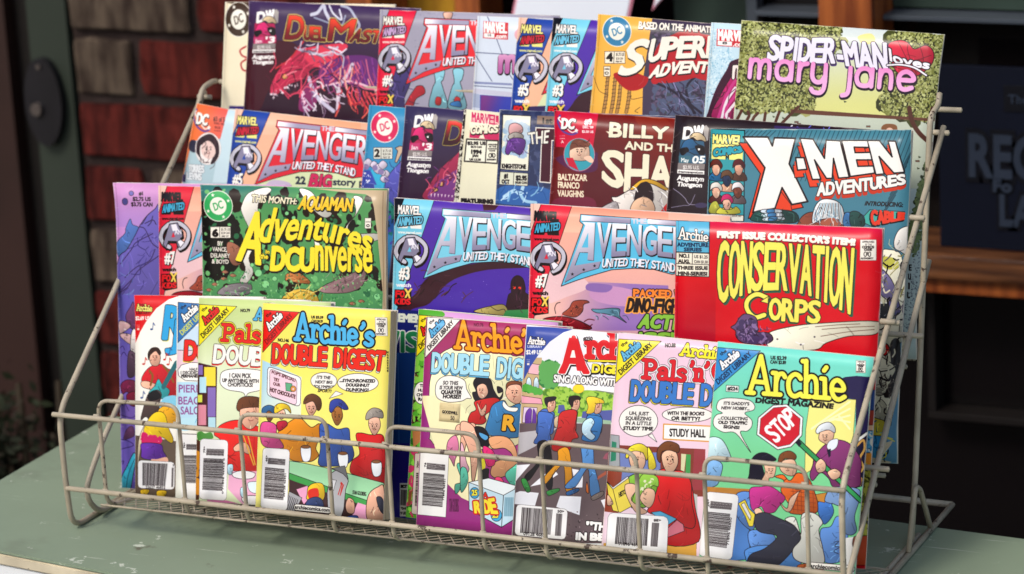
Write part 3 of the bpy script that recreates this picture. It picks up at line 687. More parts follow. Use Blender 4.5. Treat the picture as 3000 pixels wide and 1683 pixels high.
ART = {
'av3': '''g 5a36a8 2e2490 0 0 0 2590 0 0 1680 0 1680 2590 0 2590
p 4a1f28 - 5 768 -14 925 -18 878 41 781 52
p 4a1f28 - 5 1178 -24 1496 -28 1498 24 1180 29
c 43202c - 5 44 880 202 767 326 612 641 497 934 448 1179 456 1179 474 839 518 605 590 469 673 335 828 186 886 58 979
n c9c0f0/8d7cd8 26 2.5 308 143 1182 527 1193 794 356 863
c 361a26 1c1216 4 1040 627 1052 573 1095 543 1144 566 1167 635 1168 671 1209 712 1216 881 1017 898 1019 719 1047 681
e f04030 - 5 1071 641 1084 640 1072 653
e f04030 - 5 1118 641 1131 640 1119 652
c b8a868 1c1216 4 739 849 861 808 987 784 1025 862 912 871 754 866
s 1c1216 4 870 807 931 834 989 820 1010 854
p 3c8a50 - 5 1009 827 1213 801 1217 899 954 921
p 1b2470 - 5 5 897 1216 890 1239 1417 -22 1535
t b 13 d8dccc 2 6 937 418 921 8 997 421 980|REMEMBER
t b 8 d8dccc 2 211 1016 342 1005 214 1075 344 1064|THE
t bm 20 efece6:9/2e8a58 2 -49 1088 563 1054 -43 1244 570 1207|VISION
p 1f4f98 - 5 -12 1259 569 1198 598 1932 -5 1993
l 3a6ab0 10 69 1252 106 1982
u avg 0 0 1000 0 0 1000 12101e 7fcbe0 efece6 74c4e0 #3 e8e6ea 84cfe4
p e8e2dc - 5 125 2305 204 2297 215 2569 136 2578
b 2a2024 3 136 2357 194 2355 196 2484 138 2486
t b 6 1c1216 2 134 2321 188 2315 135 2342 189 2336|ECT
t b 3 1c1216 2 141 2501 187 2496 142 2520 188 2515|'04
t b 3 1c1216 2 140 2539 188 2534 141 2560 189 2555|9_US
s 5c3048 5 1134 744 1138 780 1084 801
s 5c3048 5 1132 623 1133 653 1128 683
s 201018 6 1113 644 1113 671 1107 699
s 201018 4 1144 693 1140 725 1119 753
s 201018 7 1088 783 1093 799 1117 802
s 5c3048 5 1088 690 1095 714 1098 740
s 201018 5 1137 737 1160 757 1195 762
s 201018 6 1075 599 1071 634 1031 658
s 5c3048 4 1130 789 1133 815 1152 836
s 5c3048 4 1118 718 1128 739 1160 740
s 5c3440 7 632 761 651 744 626 713
s 301820 6 379 786 414 746 458 715
s 5c3440 4 460 590 484 594 509 589
s 301820 7 514 688 537 664 568 647
s 5c3440 5 417 736 440 686 514 672
s 5c3440 10 438 760 463 739 491 721
s 301820 10 239 768 266 745 286 715
s 301820 6 232 699 286 665 326 615
s 5c3440 6 193 799 232 763 251 713
s 5c3440 7 196 750 232 727 195 673
s 301820 8 467 750 494 726 514 697
s 301820 5 335 687 380 641 464 653
s 5c3440 5 616 797 657 742 715 700
s 5c3440 7 250 571 277 565 304 569''',
'av3t': '''g 5a36a8 2e2490 0 0 0 2590 0 0 1680 0 1680 2590 0 2590
p 4a1f28 - 5 768 -14 925 -18 878 41 781 52
p 4a1f28 - 5 1178 -24 1496 -28 1498 24 1180 29
c 43202c - 5 44 880 202 767 326 612 641 497 934 448 1179 456 1179 474 839 518 605 590 469 673 335 828 186 886 58 979
n c9c0f0/8d7cd8 26 2.5 308 143 1182 527 1193 794 356 863
c 361a26 1c1216 4 1040 627 1052 573 1095 543 1144 566 1167 635 1168 671 1209 712 1216 881 1017 898 1019 719 1047 681
e f04030 - 5 1071 641 1084 640 1072 653
e f04030 - 5 1118 641 1131 640 1119 652
c b8a868 1c1216 4 739 849 861 808 987 784 1025 862 912 871 754 866
s 1c1216 4 870 807 931 834 989 820 1010 854
p 3c8a50 - 5 1009 827 1213 801 1217 899 954 921
p 1b2470 - 5 5 897 1216 890 1239 1417 -22 1535
t b 13 d8dccc 2 6 937 418 921 8 997 421 980|REMEMBER
t b 8 d8dccc 2 211 1016 342 1005 214 1075 344 1064|THE
t bm 20 efece6:9/2e8a58 2 -49 1088 563 1054 -43 1244 570 1207|VISION
p 1f4f98 - 5 -12 1259 569 1198 598 1932 -5 1993
l 3a6ab0 10 69 1252 106 1982
u avg 0 0 1000 0 0 1000 12101e 7fcbe0 efece6 74c4e0 #3 e8e6ea 84cfe4''',
'av7': '''g f2b6a2 8c7cc8 0 0 0 2590 0 0 1660 0 1660 2590 0 2590
g f09880 f4c4ac 398 -17 405 194 0 -2 1153 1 1159 174 7 219
g f0c0b0 9a78b8 130 592 899 759 226 586 1173 565 1186 913 -2 1003
c e8c4c8 - 5 80 551 319 491 515 610 327 712 136 770
c c898c0 - 5 610 604 894 628 851 745 614 736 517 681
c 9070b0 - 5 514 593 704 597 659 653 497 647
c 9c1c2c 1c1216 6 121 913 197 881 332 871 477 905 526 954 123 984
s 1c1216 5 235 851 226 808 242 771 271 760
c a04a3a 1c1216 4 293 847 349 799 385 743 480 727 519 742 472 763 464 817 409 865 332 862
n 1c1216/c86a48 30 4 320 801 472 746 455 827 351 852
c 5c8ca0 1c1216 4 540 794 616 788 710 773 777 777 779 829 837 878 751 840 655 821 579 818
t bm 10 1c1216:6/f08a38 2 884 615 1406 592 884 668 1408 644|PACKED_WITH
t bm 12 f0a850:11/241418 2 849 688 1455 658 829 791 1458 762|DINO-FIGHTING
t bm 18 1c1216:8/8cc048 2 966 807 1459 788 932 906 1463 892|ACTION!
t bm 18 1c1216:8/8cc048 2 934 950 1464 918 936 1020 1467 988|ISSUE!
u avg 0 0 1000 0 0 1000 f0c4b4 dd2c44 1c1216 4ab0d4 #7 1c1216 62bfe0
s d04850 5 248 906 281 889 293 849
s d04850 4 318 937 370 941 419 955
s d04850 6 156 942 209 919 246 872
s d04850 5 280 905 312 907 343 891
s 5c1018 6 163 950 189 947 199 914
s 5c1018 7 343 931 377 955 427 948
s 5c1018 7 160 955 208 961 241 1001
s d04850 7 326 923 363 917 396 898
s 5c1018 5 171 971 204 972 235 979
s 5c1018 7 474 943 514 937 550 913
s 5c1018 7 286 901 339 921 328 999
s 5c1018 4 199 948 255 948 304 908
s 5c1018 8 485 918 510 936 522 965
s 5c1018 7 481 895 519 874 566 877
s 2c4c5c 3 696 802 721 808 746 814
s 90bcd0 4 561 843 580 844 590 867
s 90bcd0 5 669 830 698 833 727 824
s 90bcd0 4 729 788 759 792 773 826
s 2c4c5c 5 579 844 596 851 598 873
s 2c4c5c 5 637 839 662 849 685 864
s 2c4c5c 4 803 827 835 825 856 856
s 90bcd0 4 615 822 630 827 617 852''',
'av7b': '''g f2b6a2 8c7cc8 0 0 0 2590 0 0 1660 0 1660 2590 0 2590
g f09880 f4c4ac 398 -17 405 194 0 -2 1153 1 1159 174 7 219
g f0c0b0 9a78b8 130 592 899 759 226 586 1173 565 1186 913 -2 1003
c e8c4c8 - 5 80 551 319 491 515 610 327 712 136 770
c c898c0 - 5 610 604 894 628 851 745 614 736 517 681
c 9070b0 - 5 514 593 704 597 659 653 497 647
c 9c1c2c 1c1216 6 121 913 197 881 332 871 477 905 526 954 123 984
s 1c1216 5 235 851 226 808 242 771 271 760
c a04a3a 1c1216 4 293 847 349 799 385 743 480 727 519 742 472 763 464 817 409 865 332 862
n 1c1216/c86a48 30 4 320 801 472 746 455 827 351 852
c 5c8ca0 1c1216 4 540 794 616 788 710 773 777 777 779 829 837 878 751 840 655 821 579 818
t bm 10 1c1216:6/f08a38 2 884 615 1406 592 884 668 1408 644|PACKED_WITH
t bm 12 f0a850:11/241418 2 849 688 1455 658 829 791 1458 762|DINO-FIGHTING
t bm 18 1c1216:8/8cc048 2 966 807 1459 788 932 906 1463 892|ACTION!
t bm 18 1c1216:8/8cc048 2 934 950 1464 918 936 1020 1467 988|ISSUE!
u avg 0 0 1000 0 0 1000 f0c4b4 dd2c44 1c1216 4ab0d4 #7 1c1216 62bfe0''',
'av5': '''g f2b498 d8dca8 0 0 0 2590 0 0 1680 0 1680 2590 0 2590
g f0c0a8 f2ac88 1 3 1205 -113 1 3 1208 -88 1234 104 30 223
p d6dfb4 - 5 331 562 609 456 893 409 1273 395 1344 937 57 1082
c c8b8d0 - 5 413 588 527 567 627 591 591 680 350 706
p 3a2a60 - 5 13 759 1300 604 1344 937 57 1082
u avg 0 0 1000 0 0 1000 f0c4b0 2c4ea4 ece48c c8243c #5 efece6 d8283c
t b 8 262a44 2 660 520 758 513 668 580 766 573|22
t bm 16 1c1216:4/cc2860 2 809 485 1008 473 793 593 1012 579|BIG
t b 5.5 262a44 2 1017 497 1491 458 1025 553 1498 515|story_pages''',
'av5t': '''g f2b498 d8dca8 0 0 0 2590 0 0 1680 0 1680 2590 0 2590
g f0c0a8 f2ac88 1 3 1205 -113 1 3 1208 -88 1234 104 30 223
p d6dfb4 - 5 331 562 609 456 893 409 1273 395 1344 937 57 1082
c c8b8d0 - 5 413 588 527 567 627 591 591 680 350 706
p 3a2a60 - 5 13 759 1300 604 1344 937 57 1082
u avg 0 0 1000 0 0 1000 f0c4b0 2c4ea4 ece48c c8243c #5 efece6 d8283c
t b 8 262a44 2 660 520 758 513 668 580 766 573|22
t bm 16 1c1216:4/cc2860 2 809 485 1008 473 793 593 1012 579|BIG
t b 5.5 262a44 2 1017 497 1491 458 1025 553 1498 515|story_pages''',
'av6': '''g a8a4b4 8c8a9c 0 0 0 2590 0 0 1680 0 1680 2590 0 2590
n 7c7890/b8b4c0 60 5 347 -10 742 -21 767 400 296 417
c 4a3c78 1c1216 5 111 509 277 418 326 586 269 759 265 844 84 852 138 636
c b02838 1c1216 5 274 835 316 740 351 687 386 643 443 641 465 700 383 754 350 841
c e0b4a0 1c1216 4 602 8 682 6 675 53 639 66 609 50
c 88bcc8 1c1216 5 542 493 636 490 632 574 614 601 637 659 684 818 515 825 533 663 557 594
c b03030 1c1216 3 575 729 622 736 617 795 569 789
c 88bcc8 1c1216 5 720 486 814 483 809 568 792 594 814 652 861 810 693 818 712 656 736 587
c b03030 1c1216 3 753 722 800 729 795 788 747 781
c 3c78b0 1c1216 4 710 791 728 765 793 754 814 804
u avg 0 0 1000 0 0 1000 a8a4b4 e0284c f0ece0 c8a8d0 #6 1c1216 e0303c
s 443468 5 277 636 306 661 347 672
s 2c2048 11 233 827 245 839 265 842
s 6c5c98 9 144 614 177 638 157 689
s 443468 9 223 673 220 709 168 725
s 2c2048 11 260 481 281 508 300 536
s 2c2048 9 230 825 238 841 256 851
s 2c2048 7 151 568 166 607 225 615
s 2c2048 4 314 771 361 788 413 792
s 6c5c98 9 196 690 212 731 271 745
s 6c5c98 6 300 553 312 584 343 605
s 6c5c98 4 127 596 145 637 126 685
s 6c5c98 7 135 695 164 718 198 735
s 2c2048 11 263 648 262 670 254 692
s 6c5c98 5 112 618 122 646 115 678
s 443468 9 275 768 271 790 276 812
s 6c5c98 6 191 814 193 836 192 858
s 2c2048 6 200 817 213 832 188 852
s 6c5c98 8 188 726 194 743 184 761''',
'duel': '''g 40294c 3c1420 0 0 0 2590 0 0 1670 0 1670 2590 0 2590
g 4a3560 35102a 689 -36 653 830 0 0 1750 -9 1817 940 13 1039
c 4a1024 - 5 30 426 421 339 530 490 253 764 166 943 27 950
s c8c8d8 30 620 97 678 77 732 14 755 65 799 132
s b0b4c8 22 907 8 986 30 1050 105 1093 172 1059 233
s d8d8e4 16 790 12 834 79 915 128 890 43
s 9aa0b8 15 651 121 900 180 952 92
c c02c54 1c1216 3 253 764 321 604 449 459 552 385 721 412 787 512 654 571 572 661 428 720 316 813
c e0405c - 5 554 402 911 334 991 365 872 474 731 550 610 504
c 6c2c78 - 5 732 567 919 455 1159 426 1308 488 1295 711 1081 679 800 702
c 8c2c68 - 5 551 922 578 748 689 655 731 826 660 934
s 90409a 10 790 564 823 614 856 664
s d87090 10 846 549 880 612 915 667
s 90409a 10 901 535 936 609 973 669
s d87090 10 957 520 992 606 1032 671
s 90409a 10 1012 505 1048 603 1090 673
s d87090 10 1067 491 1104 601 1148 676
s 90409a 10 1122 476 1160 598 1206 678
s d87090 10 1177 461 1216 595 1264 680
s 90409a 10 1232 447 1271 592 1322 682
s e04858 15 1034 707 1020 777 1073 851
s e04858 15 1069 714 1060 775 1112 849
s e04858 15 1103 721 1101 773 1151 847
s e04858 15 1137 728 1141 771 1189 845
s e04858 15 1172 735 1182 768 1228 843
s e04858 15 1206 741 1222 766 1266 841
s e04858 15 1240 748 1262 764 1304 839
s e04858 15 1274 755 1303 762 1343 837
s e8c0d0 18 723 723 858 690 1011 657 1148 676 1296 720
s d8c8d8 32 1049 509 989 623 937 712 932 911
s cfc8dc 34 629 641 698 776 792 858 894 921
s c8c0d0 24 524 404 644 424 782 444 894 370
n f0e0e8 30 9 255 790 544 680 555 705 279 850
n f0d0e0 22 10 590 920 568 748 598 747 620 919
s c8303c 15 299 579 432 495 522 378 558 333
s d0c0d0 13 524 404 539 334
c e8a868 1c1216 5 365 637 401 622 423 651 385 670
t bm 13 e8c868:12/1c1428:5/f04c2c~7c1820 2 396 119 567 112 360 316 557 316|D
t bm 9 e8c868:10/1c1428:4/f0502c~701820 2 559 201 765 205 555 316 773 319|UEL
t bm 13 e8c868:12/1c1428:5/f04c2c~7c1820 2 799 132 1070 126 782 310 1035 307|M
t bm 9 e8c868:10/1c1428:4/f0502c~701820 2 1057 208 1575 211 1006 313 1582 304|ASTERS
u dw 69 102 251 68 54 456 b8245c d83078 c84078 - - Jan '3
s f08898 9 390 546 409 511 442 483
s e04868 12 443 821 500 789 571 781
s 901c3c 6 425 807 478 783 537 771
s c02c50 12 448 707 503 625 355 534
s 5c1430 12 461 632 496 588 563 573
s e04868 8 247 612 297 536 269 437
s c02c50 5 628 637 700 572 814 561
s e04868 14 554 817 564 735 558 651
s 901c3c 8 370 644 412 605 492 630
s e86878 6 626 700 695 630 816 622
s f08898 4 738 689 769 651 831 645
s 901c3c 4 467 536 538 485 599 424
s 5c1430 11 442 813 513 735 478 616
s 5c1430 14 299 712 343 677 365 625
s 901c3c 14 449 514 522 454 606 405
s c02c50 5 611 640 646 612 702 668
s e04868 7 359 727 408 673 470 630
s e04868 9 277 781 303 704 448 838
s f08898 12 400 642 449 613 504 594
s e04868 8 556 516 587 476 648 462
s 5c1430 8 411 614 447 586 463 543
s c02c50 8 825 697 878 647 818 560
s f08898 12 841 670 886 633 921 587
s 901c3c 7 665 755 674 673 661 591
s e04868 4 498 664 561 609 579 525
s e04868 11 812 534 851 517 884 491
s e04868 13 544 654 576 569 660 507
s e04868 10 263 795 353 753 465 816
s f08898 13 801 557 849 472 815 366
s 901c3c 10 519 532 563 470 572 394
s 901c3c 12 333 630 358 602 337 559
s e04868 12 302 688 313 633 390 607
s 901c3c 9 791 619 888 596 987 664
s e04868 10 533 775 597 698 626 603
s e04868 6 839 641 894 606 972 618
s e86878 6 343 671 384 580 517 552
s 5c1430 5 653 539 729 504 825 551
s e86878 4 412 778 440 678 596 652
s 5c1430 7 290 803 277 714 205 640
s 5c1430 8 807 739 822 697 804 650
s e04868 7 662 543 734 479 824 434
s c02c50 8 839 554 913 485 846 364
s c02c50 10 837 549 863 499 845 439
s c02c50 6 588 740 668 683 774 665
s c02c50 6 620 657 608 571 499 519
s e86878 8 562 782 622 722 744 785
s e07090 9 1054 693 1081 735 1140 750
s e07090 7 1007 565 1038 657 1170 692
s d05860 12 932 441 955 516 878 589
s f0b0a0 13 936 550 938 613 924 675
s 441848 13 1045 523 1055 569 1044 617
s a03c74 8 1137 471 1179 557 1135 659
s a03c74 6 1039 613 1058 642 1108 642
s f0b0a0 7 758 454 779 486 781 525
s f0b0a0 11 1210 629 1260 712 1409 695
s a03c74 6 1028 635 1064 693 1162 691
s d05860 8 880 588 936 664 955 758
s 6c2870 7 1099 681 1137 731 1121 800
s d05860 12 1084 518 1102 556 1135 585
s 441848 14 844 603 886 628 922 661
s d05860 10 1114 697 1125 785 1173 865
s 441848 10 776 626 792 700 843 764
s e07090 12 738 631 776 700 650 762
s e07090 13 986 678 1006 723 1045 759
s e07090 13 1083 634 1159 704 1281 715
s 6c2870 6 803 455 882 493 970 515
s d05860 12 760 674 759 715 795 749
s 6c2870 4 748 512 804 589 621 654
s e07090 13 1094 491 1120 542 1047 593
s d05860 13 1062 548 1072 584 1040 619
s a03c74 6 884 641 905 700 1005 702
s f0b0a0 13 978 563 991 654 1020 743
s 441848 7 946 656 962 692 944 732
s a03c74 10 882 707 884 745 834 771
s 6c2870 10 1111 701 1146 769 1126 850
s 6c2870 5 720 614 749 676 747 746
s 6c2870 11 1246 509 1327 566 1437 576
s f0b0a0 6 1270 683 1311 760 1452 732
s e07090 14 730 541 795 587 673 677
s 6c2870 11 810 664 825 705 836 747
s a03c74 8 868 710 927 781 1049 784
s 6c2870 12 1047 576 1085 625 1064 694
s a03c74 13 728 491 758 557 732 632
s e07090 6 1087 542 1117 581 1151 617
s e07090 13 1000 440 1019 516 989 595
s a03c74 14 980 447 1019 494 964 562
s f0b0a0 12 1053 534 1045 595 1034 656
s 6c2870 9 1117 550 1134 618 1108 688
s d05860 4 1252 575 1270 645 1190 707
s a03c74 6 1077 542 1108 610 1032 682
s 8c6c94 13 662 762 691 786 676 831
s d8c8d8 9 880 805 931 840 996 854
s f0e4ec 14 700 864 718 892 698 928
s d8c8d8 11 611 832 662 883 724 925
s 8c6c94 9 575 864 607 915 608 977
s d8c8d8 13 884 696 939 734 988 778
s 8c6c94 5 662 758 678 827 693 896
s f0e4ec 12 713 674 758 684 780 730
s d8c8d8 14 637 881 623 904 658 930
s f0e4ec 10 755 779 767 821 755 866
s f0e4ec 13 752 785 786 823 834 849
s d8c8d8 10 928 768 961 782 997 792
s b090b0 12 796 796 819 830 842 865
s b090b0 6 791 883 815 928 797 982
s f0e4ec 7 742 810 798 837 862 845
s f0e4ec 7 782 790 856 825 950 798
s 8c6c94 7 671 729 710 767 718 822
s f0e4ec 6 881 686 915 752 916 827
s d8c8d8 13 597 901 642 960 686 1020
s b090b0 6 813 692 835 748 886 792
s d8c8d8 6 728 831 775 883 795 951
s f0e4ec 14 708 750 719 776 690 803
s f06c5c 10 1027 779 1040 813 1055 846
s d02c3c 8 1090 867 1121 891 1131 931
s f06c5c 11 1102 837 1107 863 1106 889
s f06c5c 13 1193 853 1226 902 1176 966
s d02c3c 11 1180 840 1203 877 1191 923
s f06c5c 7 1066 834 1067 880 1112 917
s d02c3c 10 1020 731 1019 779 1070 817
s a01c34 12 1192 752 1231 769 1275 777
s f06c5c 13 948 863 936 914 917 964
s a01c34 13 1182 747 1202 786 1200 832
s f06c5c 11 1272 787 1293 823 1327 852
s a01c34 12 1030 803 1050 858 1151 847
s d02c3c 9 1065 815 1091 850 1161 816
s f06c5c 6 1162 806 1172 835 1181 864
s d02c3c 4 1215 845 1229 864 1251 878
s a01c34 10 941 843 956 884 917 926
s d02c3c 9 958 729 962 759 913 774
s f06c5c 11 1020 766 1047 812 1059 864
s a01c34 5 1167 813 1190 870 1191 933
s f06c5c 5 1192 727 1212 775 1249 815
s e8e0ec 13 850 400 908 429 981 379
s b8b0c4 12 666 429 701 435 736 433
s e8e0ec 8 713 438 788 416 866 407
s 6c6078 9 755 363 809 383 861 405
s b8b0c4 13 884 418 957 444 956 541
s b8b0c4 11 647 399 684 391 700 351
s 6c6078 6 505 378 535 389 557 414
s e8e0ec 9 589 362 631 364 670 349
s e8e0ec 12 871 328 905 318 943 333
s b8b0c4 8 797 438 851 439 860 361
s e8e0ec 15 810 368 874 384 936 409
s 6c6078 10 618 407 668 418 712 375
s e8e0ec 9 623 441 693 431 705 339
s 6c6078 11 544 422 625 424 681 499
s 6c6078 9 694 444 748 461 790 500
s b8b0c4 9 478 388 527 409 586 384
t bm 13 e8c868:12/1c1428:5/f04c2c~7c1820 2 396 119 567 112 360 316 557 316|D''',
'dw3': '''g 3c3058 3a1c30 0 0 0 2590 0 0 1680 0 1680 2590 0 2590
g 40385e 381838 41 -3 125 742 -6 1 1042 -63 1141 816 15 919
c a83058 1c1216 3 248 764 298 627 376 503 484 395 571 354 613 732
c 7c3c84 - 5 294 760 336 640 455 547 542 506 586 734
c e0b070 1c1216 6 375 620 406 605 423 632 392 648
c e0b070 1c1216 6 326 674 357 663 373 683 343 698
p f0dce4 - 5 307 713 321 708 316 750
p f0dce4 - 5 340 714 353 708 348 747
p f0dce4 - 5 372 714 385 709 380 744
p f0dce4 - 5 405 715 418 709 412 741
p f0dce4 - 5 437 715 450 710 444 739
p f0dce4 - 5 469 716 482 710 476 736
p f0dce4 - 5 501 716 515 711 508 733
t bm 9 c8b048:9/1c1428:4/e03c2c~3c1020 2 400 104 569 97 371 296 554 289|D
u dw 83 86 261 55 60 455 b8245c d83078 c84078 - - Jan '3
s 701c48 8 451 600 486 566 549 571
s 7c3c84 6 353 567 363 525 313 489
s a83058 5 505 516 522 468 540 421
s 701c48 8 275 687 285 654 311 628
s d85878 11 267 689 291 669 329 667
s d85878 5 548 601 552 578 587 570
s 7c3c84 4 453 624 481 586 493 539
s f0a0a8 7 466 573 477 556 433 546
s 701c48 10 314 705 356 663 389 615
s f0a0a8 6 555 682 582 664 583 627
s 7c3c84 6 256 604 269 585 299 582
s 7c3c84 7 528 629 552 596 592 575
s f0a0a8 10 531 534 535 493 585 470
s 701c48 11 557 650 578 600 603 552
s d85878 7 280 677 285 637 248 601
s 7c3c84 7 470 661 505 635 521 594
s d85878 6 360 656 364 622 413 608
s 701c48 11 360 538 390 492 479 542
s 701c48 11 416 644 417 588 484 552
s f0a0a8 10 531 562 549 545 563 525
s d85878 5 284 736 312 715 342 697
s 701c48 9 415 618 441 593 484 589
s d85878 5 298 726 317 682 283 632
s 701c48 9 461 601 489 569 502 527
s f0a0a8 6 513 662 531 641 536 613
s 7c3c84 12 384 638 400 588 495 614
s a83058 4 306 670 359 639 372 574
s d85878 10 411 582 414 533 448 490
s d85878 10 449 629 459 610 451 587
s 701c48 7 519 546 530 527 567 545
s 701c48 10 340 626 359 598 362 564
s 701c48 12 563 645 600 597 639 549
s 7c3c84 12 517 586 528 566 505 543
s f0a0a8 10 510 604 525 568 499 528''',
'dwmay': '''g 2e2026 3a242c 0 0 0 2590 0 0 1684 0 1684 2590 0 2590
s d8d4e0 12 916 57 972 37 991 16
s 6868d0 8 1033 24 1108 38 1147 6
s 7878e0 8 1252 18 1285 36 1303 5
g 3c2a60 2c1e24 1159 25 1687 27 844 27 1686 17 1688 36 847 57
s a8a0b8 5 42 591 105 626 152 662 199 706 325 688
s 9890a8 5 40 743 141 719 199 706 233 624
c 4a4060 - 5 241 703 290 683 351 694 328 720 261 725
u dw 68 97 253 68 63 466 3c6480 34648c 447080 - - May 05''',
'dc0': '''g efe4c8 e8e0c8 0 0 0 2590 0 0 1680 0 1680 2590 0 2590
p 4c3424 - 5 6 4 251 1 253 49 213 49
u bullet 143 153 278 157 145 305 4a3628 4a3628
s b83038 15 228 389 170 425 192 469 233 485
s b83038 15 233 503 185 539 202 591 248 607
p 40307c - 5 81 916 252 913 254 957 83 962''',
'dc2': '''g 3f93bc 3a78b8 0 0 0 2590 0 0 1680 0 1680 2590 0 2590
c 5c5cb0 1c1216 4 224 691 249 572 364 429 376 361 431 356 507 1052 377 1064 295 820
p 40b0d0 - 5 128 498 179 452 230 573 193 744 78 552
c cfc4d4 1c1216 3 0 491 38 450 84 485 46 525
c cfc4d4 1c1216 3 63 503 96 467 137 497 104 533
c cfc4d4 1c1216 3 94 534 137 489 188 527 146 572
c cfc4d4 1c1216 3 142 497 180 456 226 490 188 531
c cfc4d4 1c1216 3 183 569 216 533 257 563 224 599
c cfc4d4 1c1216 3 171 612 203 577 241 606 209 641
c cfc4d4 1c1216 3 163 562 189 535 219 558 194 585
e 8c7ca4 - 5 27 523 55 520 30 548
e 8c7ca4 - 5 112 524 138 522 115 548
e 8c7ca4 - 5 172 553 200 551 174 578
e 8c7ca4 - 5 230 615 254 613 233 637
p 4450a8 - 5 -2 559 67 545 169 704 247 1075 -5 1098 -7 728
n e8e8f0 14 8 14 574 60 562 118 667 17 692
p 40a8c8 - 5 90 669 184 661 266 906 117 919
p 404a98 7a8cc8 5 32 657 117 658 133 716 11 718
p 2c5c9c - 5 219 725 332 816 340 1067 229 1077
c 2c8c7c 1c1216 3 207 794 293 803 357 881 345 941 248 907
n 203c50/2c7c70/5a50a8 50 14 220 826 332 816 358 1149 238 1160
p c8b098 1c1216 5 325 323 285 343 311 366 293 459 312 466 372 328
p dcdcd0 1c1216 3 80 355 257 341 267 436 90 450
t b 9 1c1216 2 91 371 140 367 97 431 147 427|2
l 1c1216 5 152 357 161 441
t b 0.5 1c1216 2 168 364 246 358 170 385 249 379|$1.75_US
t b 0.5 1c1216 2 171 394 248 388 173 412 250 406|$2.50_CAN
t b 1 1c1216 2 174 423 246 417 176 435 247 430|MAY_97
u bullet 165 172 296 168 177 303 d42c60 d42c60
s 2c2c70 5 243 462 263 496 305 515
s 2c2c70 6 260 705 267 727 262 752
s 8484cc 7 302 505 316 548 389 549
s 2c2c70 5 323 438 339 446 339 468
s 8484cc 4 368 482 376 501 407 502
s 2c2c70 4 380 710 409 728 390 772
s 2c2c70 6 335 701 364 736 360 785
s 8484cc 4 348 734 360 749 378 759
s 8484cc 5 234 707 266 738 266 787
s 2c2c70 3 270 670 297 700 314 736
s 3c3c88 6 328 532 355 560 367 598
s 2c2c70 6 337 541 356 565 362 595
s 8484cc 6 264 634 292 643 323 634
s 3c3c88 6 210 595 231 613 258 622''',
